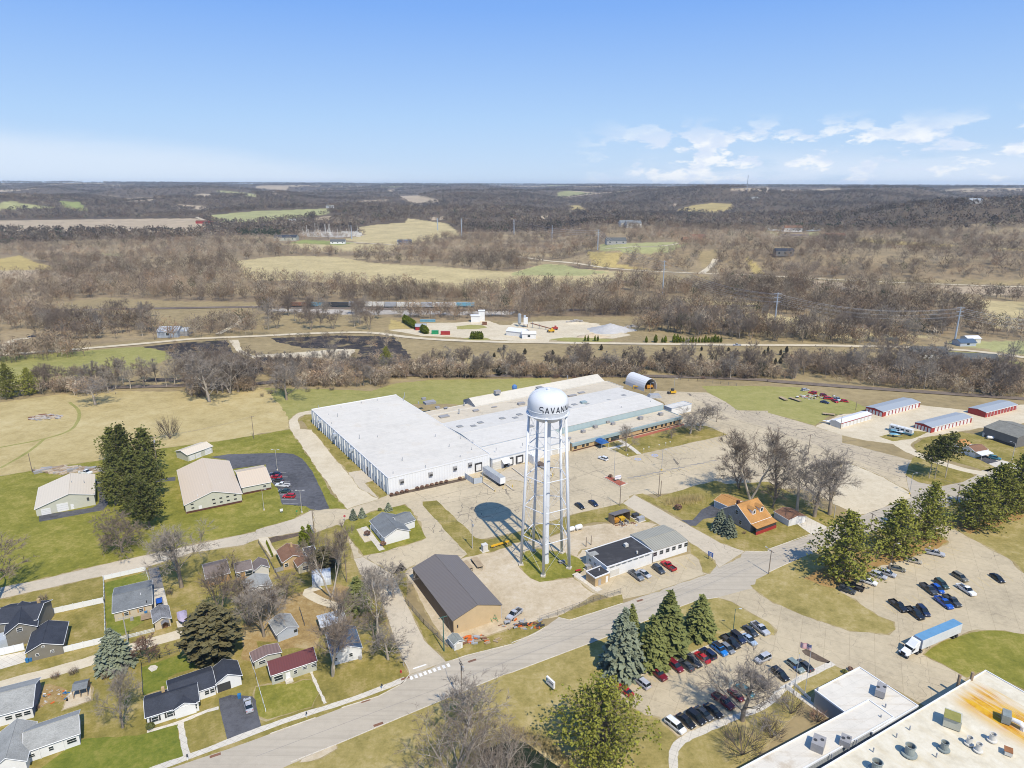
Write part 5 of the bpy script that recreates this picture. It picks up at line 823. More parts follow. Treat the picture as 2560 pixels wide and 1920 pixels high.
class Bld:
 def __init__(s,root,pxs,eave,zs=None,frame=None,label=None,cat='house',name=None,group=None,over=.35):
  pts=px(pxs);zs=zs or[eave]*len(pts);W=[at(x,y,z)for(x,y),z in zip(pts,zs)]
  if frame is None:
   A,B,Cc=W[:3];u=Vector((B.x-A.x,B.y-A.y,0));s.L=u.length;s.u=u.normalized();s.v=Vector((-s.u.y,s.u.x,0));s.W=(Cc-B).dot(s.v);s.A=Vector((A.x,A.y,0))
  else:
   s.u,s.v=frame.u,frame.v;a=[(p.x*s.u.x+p.y*s.u.y)for p in W];b=[(p.x*s.v.x+p.y*s.v.y)for p in W]
   s.A=s.u*min(a)+s.v*min(b);s.L=max(a)-min(a);s.W=max(b)-min(b)
  s.rz=math.atan2(s.u.y,s.u.x);s.e=eave;s.o=over
  s.root=root or thing(name or 'house',label,cat,s.A+s.u*s.L/2+s.v*s.W/2,group)
 def pt(s,a,b,z):p=s.A+s.u*a+s.v*b;return Vector((p.x,p.y,z))
 def box(s,mb,a,b,z,da,db,dz,taper=1.0):return mb.box(s.pt(a,b,z),(da,db,dz),s.rz,taper)
 def part(s,mb,name,mat):return mb.build(name,MATS[mat]if isinstance(mat,str)else mat,s.root)
 def walls(s,mat,axis=None,ridge=None,rp=.5,z0=0.0,name='wall',eb=None):
  o=s.o;L,W=s.L,s.W;eb=s.e if eb is None else eb;e0=s.e-.16;e1=eb-.16;mb=MB()
  if axis=='u':
   prof=[(o,e0),(W*rp,ridge-.16-(ridge-s.e)*o/(W*rp)*0),(W-o,e1)]
   lo=[s.pt(o,o,z0),s.pt(L-o,o,z0),s.pt(L-o,W-o,z0),s.pt(o,W-o,z0)]
   v=lo+[s.pt(o,o,e0),s.pt(L-o,o,e0),s.pt(L-o,W-o,e1),s.pt(o,W-o,e1),s.pt(o,W*rp,ridge-.2),s.pt(L-o,W*rp,ridge-.2)]
   mb.add(v,[(0,1,5,4),(2,3,7,6),(3,0,4,8,7),(1,2,6,9,5)])
  elif axis=='v':
   lo=[s.pt(o,o,z0),s.pt(L-o,o,z0),s.pt(L-o,W-o,z0),s.pt(o,W-o,z0)]
   v=lo+[s.pt(o,o,e0),s.pt(L-o,o,e1),s.pt(L-o,W-o,e1),s.pt(o,W-o,e0),s.pt(L*rp,o,ridge-.2),s.pt(L*rp,W-o,ridge-.2)]
   mb.add(v,[(1,2,6,5),(3,0,4,7),(0,1,5,8,4),(2,3,7,9,6)])
  else:
   mb.prism([s.pt(o,o,0),s.pt(L-o,o,0),s.pt(L-o,W-o,0),s.pt(o,W-o,0)],z0,[e0,e0,e1,e1])
  return s.part(mb,name,mat)
 def gable(s,mat,axis,ridge,rp=.5,th=.16,name='roof',eb=None,trim=None):
  L,W=s.L,s.W;eb=s.e if eb is None else eb;mb=MB()
  if axis=='u':
   mb.slab([s.pt(0,0,s.e),s.pt(L,0,s.e),s.pt(L,W*rp,ridge),s.pt(0,W*rp,ridge)],th);mb.slab([s.pt(0,W*rp,ridge),s.pt(L,W*rp,ridge),s.pt(L,W,eb),s.pt(0,W,eb)],th)
   ed=[[(0,0,s.e),(L,0,s.e)],[(0,W,eb),(L,W,eb)],[(0,0,s.e),(0,W*rp,ridge),(0,W,eb)],[(L,0,s.e),(L,W*rp,ridge),(L,W,eb)]];cap=[(0,W*rp,ridge),(L,W*rp,ridge)]
  else:
   mb.slab([s.pt(L*rp,0,ridge),s.pt(L*rp,W,ridge),s.pt(0,W,s.e),s.pt(0,0,s.e)],th);mb.slab([s.pt(L*rp,W,ridge),s.pt(L*rp,0,ridge),s.pt(L,0,eb),s.pt(L,W,eb)],th)
   ed=[[(0,0,s.e),(0,W,s.e)],[(L,0,eb),(L,W,eb)],[(0,0,s.e),(L*rp,0,ridge),(L,0,eb)],[(0,W,s.e),(L*rp,W,ridge),(L,W,eb)]];cap=[(L*rp,0,ridge),(L*rp,W,ridge)]
  r=s.part(mb,name,mat)
  if trim:
   t=MB()
   for e in ed:t.tube([s.pt(*p)+Vector((0,0,-.07))for p in e],.085,4)
   t.build('fascia',MATS[trim],r)
  c=MB();c.tube([s.pt(*p)+Vector((0,0,.02))for p in cap],.09,5);c.build('ridge_cap',MATS[mat]if isinstance(mat,str)else mat,r)
  return r
 def flat(s,mat,par=.25,trim='trim_white',name='roof',drop=.12,slope=0.0):
  mb=MB();L,W=s.L,s.W;q=.25;z=s.e-drop
  mb.slab([s.pt(q,q,z),s.pt(L-q,q,z),s.pt(L-q,W-q,z+slope),s.pt(q,W-q,z+slope)],.2);r=s.part(mb,name,mat)
  t=MB();zt=s.e+par/2-.15;hh=par+.3
  for a,b,da,db in((L/2,q/2,L,q),(L/2,W-q/2,L,q),(q/2,W/2,q,W-2*q),(L-q/2,W/2,q,W-2*q)):s.box(t,a,b,zt+(slope if b>W/2 and da>db else 0)*.5,da,db,hh+(slope if b>W/2 and da>db else 0))
  t.build('parapet',MATS[trim],r);return r
 def wall_box(s,side,t,z,w,h,d=.12,out=.0):
  o=s.o;n=s.L if side in 'fb' else s.W
  if t<0:t=n+t
  c={'f':(t,o-out,w,d),'b':(t,s.W-o+out,w,d),'l':(o-out,t,d,w),'r':(s.L-o+out,t,d,w)}[side];return s.box(MB(),c[0],c[1],z,c[2],c[3],h)
 def win(s,side,t,z,w=1.1,h=1.2,frame='trim_white',pane='win_glass',shut=None,name='window'):
  f=s.part(s.wall_box(side,t,z,w,h,.12,.02),name,frame)
  p=s.wall_box(side,t,z,w-.18,h-.18,.06,.075);s.box
  p.build('pane',MATS[pane],f)
  m=s.wall_box(side,t,z,w-.1,.06,.04,.115);m.build('sash',MATS[frame],f)
  if shut:
   for q in(-1,1):s.wall_box(side,(t if t>=0 else t+(s.L if side in 'fb' else s.W))+q*(w/2+.2),z,.36,h,.08,.04).build('shutter',MATS[shut],f)
  return f
 def wins(s,side,ts,z,w=1.1,h=1.2,**k):
  for t in ts:s.win(side,t,z,w,h,**k)
 def door(s,side,t,w=1.0,h=2.1,mat='trim_white',name='door',z0=0.02):
  d=s.part(s.wall_box(side,t,z0+h/2,w,h,.1,.03),name,mat)
  if name=='door':s.wall_box(side,(t if t>=0 else t+(s.L if side in 'fb' else s.W))+w*.36,1.0,.1,.12,.06,.1).build('handle',MATS['trim_dark'],d)
  else:
   g=MB()
   for k in range(1,4):
    q=s.wall_box(side,t,z0+h*k/4,w-.06,.045,.03,.085);g.add(q.v,q.f)
   g.build('panel_line',MATS['w_grey'],d)
  return d
def boxpart(root,name,mat,items):
 mb=MB()
 for c,d,rz in items:mb.box(c,d,rz)
 return mb.build(name,MATS[mat],root)
def house(label,pxs,eave,ridge,axis,wall,roof,name='house',cat='house',rp=.5,root=None,trim='trim_white',zs=None,eb=None,over=.35,group=None):
 b=Bld(root,pxs,eave,zs,None,label,cat,name,group,over);b.walls(wall,axis,ridge,rp,eb=eb);b.gable(roof,axis,ridge,rp,trim=trim,eb=eb);return b
def stack(b,a,bb,z,w,h,mat,name='chimney'):return b.part(b.box(MB(),a,bb,z+h/2,w,w,h),name,mat)
def pipe(b,s_,z,r,h,mat,name='vent_pipe'):
 p=P1(s_,z);return MB().tube([p+Vector((0,0,-.3)),p+Vector((0,0,h))],r,8).build(name,MATS[mat],b.root)
def UA(b,t):return b.u*t
RIB('rib_white',(.72,.73,.73),CA,1.2,.08);RIB('rib_shade_blue',(.60,.66,.68),CA+1.5708,1.5,.18)
wh=Bld(None,'f1140,470 2022,258 j1245,713 500,850',7.2,label='large white flat roofed warehouse with a ribbed side wall coloured in bluish shade',cat='warehouse',name='white_warehouse',over=.1)
wh.walls('rib_white');wh.flat('r_white',.18,'w_white',slope=.35)
for k in range(31):
 b_=.9+k*(wh.W-1.8)/30;wh.part(wh.wall_box('l',b_,3.5,.28,7.0,.55,.27),'wall_fin','w_white' if k%2 else 'w_bluegrey')
wh.part(wh.wall_box('l',wh.W/2,3.4,wh.W-.4,6.7,.04,.03),'side_shade','rib_shade_blue')  # bluish shading of this wall painted in as a tinted sheet
wh.door('l',22.5,2.6,3.8,'w_darkgrey','loading_door')
for k in(13,17,21):wh.part(wh.wall_box('l',wh.W-k*3.3+20 if False else 40+(k-13)*5.5,5.9,1.4,1.3,1.6,.8),'vent_hood','w_bluegrey')
for s_ in('f1258,530','f1505,468','f1716,420','f1845,358'):
 x_,y_=px(s_)[0];best=min(((abs(proj(wh.pt(a,wh.o,4.6))[0]-x_),a)for a in np.linspace(1,wh.L-1,300)))[1]
 f=wh.part(wh.wall_box('f',best,4.7,1.7,1.7,.7,.35),'wall_louver','w_grey');wh.wall_box('f',best,4.35,1.4,.8,.1,.72).build('grille',MATS['trim_dark'],f)
def fa(b,s_,z):
 x_=px(s_)[0][0];return float(min(((abs(proj(b.pt(a,b.o,z))[0]-x_),a)for a in np.linspace(0,b.L,400)))[1])
dk=wh.part(wh.wall_box('f',fa(wh,'f1920,410',2.5),2.6,3.4,3.6,.5,.2),'dock_shelter','trim_dark');wh.wall_box('f',fa(wh,'f1920,410',2.5),2.4,2.5,2.7,.1,.46).build('dock_door',MATS['w_white'],dk)
for s_,h_ in(('j1285,740',2.4),('j1275,765',1.8),('j1048,768',.9),('j735,825',.8),('j705,905',1.5),('j655,965',.7),('j895,1095',1.6),('j1050,1080',.6),('j1550,1075',.9),('j1670,1160',.9),('j1770,1090',.8),('j1875,1130',1),('j1865,1185',.7),('j1265,1280',1.1),('j1765,1250',.6),('j1465,1338',.7),('j1185,1390',.5),('j912,790',.8),('j540,830',1.2),('j630,890',.6)):pipe(wh,s_,7.4,.14,h_*1.2,'galv')
RIB('rib_teal',(.36,.45,.46),CA,.8,.12)
fr_=Bld(None,'f2030,290 g515,152',5.2,frame=wh,label='long factory with white roofs, tan office front and loading docks',cat='factory',name='factory')
FR=fr_.root
a_wh=wh.A.dot(wh.u)+wh.L;b_wh=wh.A.dot(wh.v)
def wing(pxs,eave,deep=None,a0=None,b0=None,b1=None,a1=None,over=.1):
 b=Bld(FR,pxs,eave,frame=wh,over=over);A0,B0=b.A.dot(wh.u),b.A.dot(wh.v);A1,B1=A0+b.L,B0+b.W
 A0=a0 if a0 is not None else A0;A1=a1 if a1 is not None else A1;B0=b0 if b0 is not None else B0;B1=b1 if b1 is not None else B1
 b.A=wh.u*A0+wh.v*B0;b.L,b.W=A1-A0,B1-B0;return b
hall=wing('k345,1010 1325,800',7.0);hb0=hall.A.dot(wh.v)+hall.W*0;hb0=float(np.mean([P1(q,7).dot(wh.v)for q in('k500,978','k900,890','k1200,828')]));ha1=P1('k1325,800',7).dot(wh.u);hb1=P1('k920,650',7).dot(wh.v)
hall=wing('k345,1010 1325,800',7.0,a0=a_wh+.1,a1=ha1,b0=hb0,b1=hb1)
hall.walls('rib_teal','u',8.1,.45,name='hall_wall');hall.gable('r_whitegrey','u',8.1,.45,name='hall_roof')
fb0=float(np.mean([P1(q,5.2).dot(wh.v)for q in('f2100,272','g200,222','g480,160')]));oa0=P1('g522,150',5.2).dot(wh.u)
dock=wing('f2030,290 g515,152',5.2,a0=a_wh+.1,a1=oa0,b0=fb0,b1=hb0-.05)
dock.walls('w_white',name='dock_wall');dock.flat('r_whitegrey',.12,'w_bluegrey',name='dock_roof',slope=1.5)
oa1=P1('k1500,912',4.0).dot(wh.u);ob0=float(np.mean([P1(q,4.0).dot(wh.v)for q in('k560,1118','k900,1042','k1300,955')]))
off=wing('k525,1125 1500,912',4.0,a0=oa0+.05,a1=oa1,b0=ob0,b1=hb0-.05)
off.walls('w_brick',name='office_wall');off.flat('r_tanflat',.2,'w_teal',name='office_roof');off.part(off.wall_box('f',off.L/2,3.3,off.L+.3,1.35,.5,.22),'fascia_band','w_teal');off.part(off.wall_box('f',off.L/2,.28,off.L-.6,.5,.1,.04),'base_course','base_brown')
for s_ in 'k548,1150 615,1137 652,1130 790,1098 825,1090 960,1062 1132,1022 1165,1015 1213,1005 1245,998 1295,988 1328,981 1372,972 1403,965 1447,956'.split():
 s_=s_ if s_[0]=='k' else 'k'+s_;off.win('f',fa(off,s_,1.7),1.75,1.5,1.5,frame='trim_dark')
off.part(off.wall_box('f',fa(off,'k890,1085',1.5),1.4,5,2.5,.1,.03),'glass_entrance','win_glass')
ext=wing('k1320,812 1505,775',4.4,b0=P1('k1410,848',3).dot(wh.v),b1=P1('k1490,768',4.4).dot(wh.v));ext.walls('w_white',name='annex_wall');ext.flat('r_whitegrey',.1,'w_bluegrey',name='annex_roof')
ta1=P1('k845,612',6.9).dot(wh.u);mb0=float(np.mean([P1(q,6.9).dot(wh.v)for q in('j1870,800','k845,612','k0,745')]));mb1=float(np.mean([P1(q,9.6).dot(wh.v)for q in('k765,537','j2212,665','k300,620')]))
low=wing('j1345,765 k920,650',6.6,a0=a_wh+.1,a1=ta1+2,b0=hb1+.05,b1=mb0-.05);low.walls('w_offwhite',name='rear_wall');low.flat('r_tanflat',.15,'w_offwhite',name='rear_roof')
low2=wing('j1345,765 k920,650',6.0,a0=a_wh+.1,a1=P1('j1872,802',6.9).dot(wh.u)-.05,b0=mb0,b1=mb0+(mb1-mb0)*1.2);low2.walls('w_offwhite',name='rear_wall');low2.flat('r_tanflat',.15,'w_offwhite',name='rear_roof')
mon=wing('j1870,800 k845,612',6.9,a0=P1('j1872,802',6.9).dot(wh.u),a1=ta1,b0=mb0,b1=2*mb1-mb0,over=.15)
mon.walls('w_grey','u',9.6,.5,name='monitor_wall');mon.gable('r_monitor','u',9.6,.5,name='monitor_roof')
for s_,w_ in(('g-20,330',2.6),('g62,335',2.8)):
 t_=fa(dock,s_,2);q=dock.part(dock.wall_box('f',t_,2.3,w_+.9,3.4,.5,.2),'dock_shelter','trim_dark');dock.wall_box('f',t_,2.2,w_-.4,2.4,.1,.46).build('dock_door',MATS['w_white'],q)
q=dock.door('f',fa(dock,'f2080,325',2),4.2,3.6,'w_offwhite','roll_door');dock.door('f',fa(dock,'g372,240',2),3.0,3.2,'w_offwhite','roll_door')
aw=MB();t_=fa(dock,'f2150,300',3);aw.slab([dock.pt(t_-2,-2.4,2.9),dock.pt(t_+2,-2.4,2.9),dock.pt(t_+2,.1,4.4),dock.pt(t_-2,.1,4.4)],.12);aw.build('dock_awning',MATS['w_white'],FR);dock.door('f',t_,1.3,2.2,'trim_dark')
vb=Bld(FR,'g130,300 250,262',3.2,frame=wh);t_=fa(dock,'g165,320',2);boxpart(FR,'dock_vestibule','w_white',[(dock.pt(t_,-2.2,2.0),(3.4,4.4,3.9),dock.rz)])
q=boxpart(FR,'dock_ramp','w_brown',[(dock.pt(t_+.3,-8.5,.6),(3.0,8.0,1.0),dock.rz)])
M('ac_grey',(.30,.29,.28),.6,.1);M('hatch_grey',(.27,.27,.26),.7);M('duct_blue',(.08,.18,.38),.5)
def unit(root,s_,z,d,name='roof_unit',mat='ac_grey',rz=0.0,fan=0):
 p=P1(s_,z+d[2]/2);u_=MB().box(p,d,rz).build(name,MATS[mat],root)
 for k in range(fan):q=p+Vector(((k-.5*(fan-1))*d[0]*.45,0,d[2]/2));MB().lathe([(.36,.0),(.36,.1),(.05,.1)],q,12).build('fan',MATS['trim_dark'],u_)
 return u_
for s_,d_ in(('k615,1030',(1.9,1.6,1.2)),('k720,988',(2.0,1.6,1.2)),('k825,948',(1.8,1.5,1.1)),('k873,963',(2.0,1.4,1.1)),('k1110,915',(2.4,1.8,1.4)),('k1285,880',(2.2,1.8,1.3)),('k495,1090',(1.5,1.2,.8))):unit(FR,s_,4.0,d_,rz=CA)
for s_ in('j1762,988','j1880,985','j1940,955','j2128,918','k160,985','k540,800','k655,798','k845,762','k965,720','k1072,718','k30,915','k65,885','k490,825'):unit(FR,s_,7.6,(2.6,2.6,.35),'skylight','hatch_grey',CA)
unit(FR,'k618,778',7.9,(3.2,2.4,.9),'roof_unit','w_teal',CA);unit(FR,'k245,655',9.6,(3.5,4.5,.6),'roof_hatch','hatch_grey',CA);unit(FR,'j2085,690',10,(3.2,2.4,1.6),'roof_unit','ac_grey',CA)
for s_,d_ in(('j1500,780',(6,4,1.2)),('j1570,825',(2,2,.8)),('j1625,900',(5,3,.5)),('j1900,850',(3,2,.6)),('j1450,748',(2.2,1.6,1)),('k520,720',(5,2,.5)),('k600,695',(4,2,.4)),('k80,790',(4,2,1)),('j2060,820',(3,1,.4)),('j1640,825',(2,1.5,.3))):unit(FR,s_,6.6,d_,'roof_unit','ac_grey',CA)
for s_,h_ in(('j1755,880',2.6),('j1405,790',1.0),('j1800,800',1.2),('k480,570',1.6)):pipe(fr_,s_,6.6,.3,h_,'galv','roof_stack')
for s_ in('j2075,1190','k945,830','k1010,700','k1198,780','k190,1015','k300,1130','k90,1150'):pipe(fr_,s_,7.2,.14,1.0,'galv')
p_=P1('k22,650',9.5);MB().lathe([(1.2,-1.4),(1.5,0),(1.3,.9),(.6,1.5),(.05,1.7)],p_,14).build('roof_ventilator',MATS['duct_blue'],FR)
cn=thing('entrance_canopy','blue canvas entrance canopy with white lettering at the office door','canopy',P1('g745,175'));t_=fa(off,'k742,1110',2.6);c0=off.pt(t_,-2.6,0);M('canvas_blue',(.03,.11,.30),.6)
q=MB();q.add([off.pt(t_-2.2,-5.4,2.6),off.pt(t_+2.2,-5.4,2.6),off.pt(t_+2.2,.3,2.6),off.pt(t_-2.2,.3,2.6),off.pt(t_-1.2,-5.0,3.7),off.pt(t_+1.2,-5.0,3.7),off.pt(t_+1.2,.3,3.7),off.pt(t_-1.2,.3,3.7)],[(0,1,5,4),(1,2,6,5),(3,0,4,7),(4,5,6,7),(3,2,1,0)]);q.build('canvas',MATS['canvas_blue'],cn)
for a_ in(-2.1,2.1):MB().tube([off.pt(t_+a_,-5.3,0),off.pt(t_+a_,-5.3,2.6)],.07,6).build('post',MATS['trim_white'],cn)
RIB('r_tan',(.60,.49,.355),CA,.9,.06);RIB('r_cream',(.62,.54,.41),CA,.9,.06);RIB('r_brownmetal',(.165,.145,.13),0.6,.8,.1);RIB('r_maroon',(.13,.04,.038),RA,.6,.12,axis='x');RIB('r_bluemetal',(.075,.115,.17),1.0,.6,.12);RIB('r_silver',(.46,.49,.51),RA,.7,.2);RIB('r_storage',(.33,.36,.38),CA,.8,.1);RIB('r_beigerib',(.33,.315,.25),RA,.9,.3);RIB('r_whitemetal',(.66,.66,.65),CA,.8,.08);RIB('r_brownrib',(.22,.15,.13),RA,.8,.25)
b=house('tan roofed pole barn with white overhead doors beside the pine grove','e295,740 820,608 820,432',3.0,6.6,'v','w_palegreen','r_cream','pole_barn','barn',.58,zs=[3.0,4.4,4.4],eb=4.4)
b.door('f',fa(b,'e398,750',1.2),3.0,2.4,'w_white','overhead_door');b.door('f',fa(b,'e542,715',1.5),3.6,3.2,'w_white','overhead_door');b.door('f',fa(b,'e625,720',1.2));b.part(b.wall_box('f',fa(b,'e760,640',3),3.2,.7,.8,.5,.25),'wall_fan','trim_dark');pipe(b,'e620,510',6.2,.15,.9,'galv');pipe(b,'e728,505',5.6,.15,.8,'galv')
b=house('large tan roofed community building with slot windows and brown base','e1590,705 2095,603 1965,320',3.6,7.0,'v','w_palegreen','r_tan','community_building','building',.5);E2=b.root
b.part(b.wall_box('f',b.L/2,.4,b.L-.8,.75,.1,.04),'base_course','base_brown');b.part(b.wall_box('l',b.W/2,.4,b.W-.8,.75,.1,.04),'base_course','base_brown');b.door('f',fa(b,'e1732,758',1),1.1,2.1)
for s_,z_ in(('e1660,697',3.3),('e1667,750',1.8),('e1845,660',3.5),('e1907,648',3.5),('e1968,636',3.5),('e2030,625',3.5),('e1852,712',1.9),('e1912,700',1.9),('e1973,687',1.9),('e2035,675',1.9)):b.win('f',fa(b,s_,z_),z_,1.0,.5,frame='trim_dark')
b2=house(None,'e2085,552 f137,500 f85,350',3.2,5.0,'u','w_palegreen','r_tan',rp=.62,root=E2);b2.part(b2.wall_box('f',b2.L/2,.4,b2.L-.8,.75,.1,.04),'base_course','base_brown');b2.win('f',b2.L*.75,1.9,1.4,.9)
for s_ in('e1748,533','e1902,510','e1707,620'):pipe(b,s_,5.8,.1,.5,'trim_white')
b=house('small cream shed with three white garage doors behind the community building','e1617,270 1842,190 1775,143',3.2,4.4,'u','w_palegreen','r_cream','utility_shed','shed');b.door('f',b.L*.18,2.6,2.2,'w_white','overhead_door');b.door('f',b.L*.42,2.6,2.2,'w_white','overhead_door');b.door('f',b.L*.8,3.2,2.9,'w_white','overhead_door')
b=house('long brown roofed steel building with a tan end wall','b1697,390 2130,248 f1735,1135',4.6,7.2,'v','w_brown','r_brownmetal','steel_building','warehouse',.5,trim=None,over=.2)
ew=MB();o_=.17;ew.add([b.pt(o_+.2,o_,0),b.pt(b.L-o_-.2,o_,0),b.pt(b.L-o_-.2,o_,4.3),b.pt(b.L/2,o_,6.95),b.pt(o_+.2,o_,4.3)],[(0,1,2,3,4)]);b.part(ew,'end_wall','w_tan')
b.part(b.wall_box('f',b.L*.1,2.4,.3,.8,.2,.12),'wall_lamp','trim_dark');b.part(b.wall_box('f',b.L-.4,2.2,.12,4.2,.12,.08),'downpipe','trim_white')
b=Bld(None,'g820,1238 1225,1102 1025,970',4.4,label='municipal garage with black flat roof and white walls',cat='garage',name='municipal_garage',over=.25);MG=b.root;b.walls('w_white');b.flat('r_black',.08,'trim_white')
for k in range(7):b.win('f',b.L*.12+k*b.L*.125,3.75,b.L*.1,.55,frame='w_bluegrey')
b.part(b.wall_box('f',b.L*.18,1.5,3.4,2.0,.1,.03),'overhead_door','w_offwhite');b.wins('l',[b.W*.55,b.W*.78],2.2,1.3,.9);b.door('f',b.L*.05,1.0,2.2,'w_grey')
unit(MG,'g985,1045',4.5,(1.2,1.2,1.0),'roof_unit','w_offwhite',RA);unit(MG,'g1080,1108',4.5,(.5,.5,.8),'roof_vent','w_offwhite',RA);unit(MG,'g700,1120',4.42,(3.2,2.4,.08),'roof_patch','r_lightgrey',RA)
b2=house(None,'g1222,1098 1522,1005 1300,872',4.3,5.0,'u','w_white','r_beigerib',root=MG,over=.12,trim=None);b2.wins('f',[b2.L*(.06+.178*k)for k in range(6)],2.9,1.5,1.4,frame='w_grey')
b=Bld(None,'g720,1332 850,1280 765,1222',3.2,label='tiny flat roofed brick pump house with two white doors',cat='pump house',name='pump_house',over=.15);b.walls('w_brick');b.flat('r_black',.08,'trim_white');b.door('f',b.L*.32,1.1,2.1,'w_grey');b.door('f',b.L*.8,1.0,2.1,'trim_white');pipe(b,'g753,1258',3.3,.18,.3,'trim_white')
t=Bld(None,'g885,797 1027,755 957,727',3.6,label='dark roofed open shelter with salt spreader bays',cat='shelter',name='open_shelter',over=.1);r_=t.root
q=MB();q.slab([t.pt(0,0,3.9),t.pt(t.L,0,3.9),t.pt(t.L,t.W,3.2),t.pt(0,t.W,3.2)],.18);q.build('roof',MATS['r_brownmetal'],r_)
for a_ in(.12,t.L-.12):boxpart(r_,'side_wall','w_wood',[(t.pt(a_,t.W/2,1.62),(.2,t.W-.2,3.2),t.rz)])
boxpart(r_,'back_wall','w_wood',[(t.pt(t.L/2,t.W-.1,1.5),(t.L-.45,.18,3.0),t.rz)])
for a_ in(t.L*.34,t.L*.68):boxpart(r_,'bay_divider','w_greywood',[(t.pt(a_,.2,.6),(.25,4.4,1.2),t.rz)])
M('spreader_orange',(.55,.25,.03),.5);M('spreader_yellow',(.6,.38,.04),.5)
for a_,m_,l_ in((.16,'spreader_orange','orange salt spreader in the left shelter bay'),(.5,'spreader_yellow','yellow salt spreader in the middle shelter bay')):
 e_=thing('salt_spreader',l_,'spreader',t.pt(t.L*a_,1.0,0));q=MB();q.box(t.pt(t.L*a_,1.0,1.5),(1.7,2.4,1.2),t.rz,1.25);q.build('hopper',MATS[m_],e_);q=MB()
 for dx in(-.7,.7):
  for dy in(-.9,.9):q.box(t.pt(t.L*a_+dx,1.0+dy,.47),(.12,.12,.94),t.rz)
 q.build('stand',MATS[m_],e_)
b=house('grey shingled office with white gable end','f1105,985 1335,922 1180,785',3.0,5.2,'v','w_white','r_grey','dental_office','office',.5);b2=house(None,'f1240,878 1382,828 1338,738',3.0,4.6,'u','w_white','r_grey',root=b.root);b.wins('l',[b.W*.3,b.W*.6],1.6,1.2,1.2)
boxpart(b.root,'porch_post','trim_white',[(P1('f992,905',1.4),(.15,.15,2.8),0)])
b=house('brown roofed brick bungalow with a small front gable','y945,700 1320,600 1240,395',3.0,4.7,'v','w_brick','r_brown',rp=.5);b.win('f',b.L*.18,1.7,1.3,1.3);stack(b,b.L*.62,b.W*.72,4.2,.6,1.5,'w_brick');b2=house(None,'y1195,770 1428,702 1360,590',2.7,3.9,'v','w_cream','r_brown',root=b.root);b2.win('f',b2.L*.55,1.5,1.7,1.3,frame='trim_white')
b3=Bld(b.root,'y1335,590 1535,540 1475,405',2.8);b3.walls('w_cream');b3.flat('r_navy',.03,'trim_white','garage_roof')
b=house('grey brown roofed house with a white gabled garage','y485,835 745,770 700,640',2.7,4.3,'v','w_offwhite','r_greybrown');b2=house(None,'y190,862 470,795 420,640',2.8,4.2,'u','w_orange','r_greybrown',root=b.root);b2.win('f',b2.L*.75,1.4,2.2,1.8,frame='trim_white');b2.win('f',b2.L*.15,1.5)
b=house('small orange walled house hidden behind a bare tree','e1775,1340 1990,1285 1960,1160',2.8,4.2,'u','w_orange','r_greybrown');b.win('f',b.L*.3,1.5)
b=house('weathered grey garage with an open carport and parked van','y365,1195 795,1075 740,868',2.8,4.3,'v','w_white','r_lightgrey','garage','garage');b.part(b.wall_box('f',b.L*.72,1.15,2.8,2.2,.06,.02),'carport_shade','trim_dark')  # dark sheet on the wall painted as the shade inside the carport
b=house('pale grey gabled garage with one small window','b175,512 372,440 325,313',2.6,3.9,'v','w_bluegrey','r_lightgrey','garage','garage');b.win('f',b.L*.85,1.6,.9,.8,frame='trim_dark')
b=house('silver metal roofed garage shaded by branches','b560,447 785,385 750,283',2.5,3.2,'u','w_beige','r_silver','garage','garage')
b=house('white walled house with a dark blue metal roof','b650,690 920,620 830,440',3.2,5.0,'v','w_white','r_bluemetal',over=.2,rp=.52);b.win('f',b.L*.13,1.7,1.0,1.0);b.win('f',b.L*.62,1.9,1.0,1.1);b.part(b.wall_box('f',b.L*.9,.5,.8,.9,.5,.3),'air_conditioner','ac_grey')
b=house('pale green cottage with a maroon ribbed roof','b125,865 530,732 492,612',2.9,4.5,'u','w_sage','r_maroon',over=.25,rp=.62);b.win('f',b.L*.16,1.5,2.2,1.5);b.door('f',b.L*.36,1.1,2.1);b.win('f',b.L*.52,1.6,.9,1.1);b.win('f',b.L*.72,1.9,1.3,.8);b.win('f',b.L*.92,1.8,1.4,.9);boxpart(b.root,'front_step','walk',[(b.pt(b.L*.36,-.5,.25),(1.8,1.4,.5),b.rz)])
b2=house(None,'b-25,745 225,657 200,572',2.5,3.2,'v','w_sage','r_brownrib',root=b.root);b2.win('f',b2.L*.3,1.4,1.8,1.0)
b=house('white ranch house with navy shingles and an open garage','a1250,1230 1725,1082 1702,900',2.8,4.6,'u','w_white','r_navy',rp=.5);b.win('f',b.L*.17,1.5,1.5,1.4,shut='trim_dark');b.win('f',b.L*.44,1.6,1.4,1.4,shut='trim_dark');b.door('f',b.L*.63,1.1,2.1);b.win('f',b.L*.83,1.5,2.6,1.3);stack(b,b.L*.36,b.W*.72,4.1,.7,1.2,'w_brick');NR=b.root
b2=house(None,'a1470,1085 1870,945 1830,772',2.75,4.3,'u','w_white','r_navy',root=NR);b2.wins('f',[b2.L*.78,b2.L*.9],1.5,1.1,1.2)
b3=house(None,'a1850,945 2095,860 2050,728',2.75,4.55,'v','w_white','r_navy',root=NR);b3.part(b3.wall_box('f',b3.L*.33,1.15,3.0,2.2,.06,.02),'garage_shade','trim_dark')  # flat dark sheet stands in for the shaded garage interior
b4=house(None,'a1490,1165 1700,1100 1672,1010',2.75,3.9,'v','w_white','r_navy',root=NR)
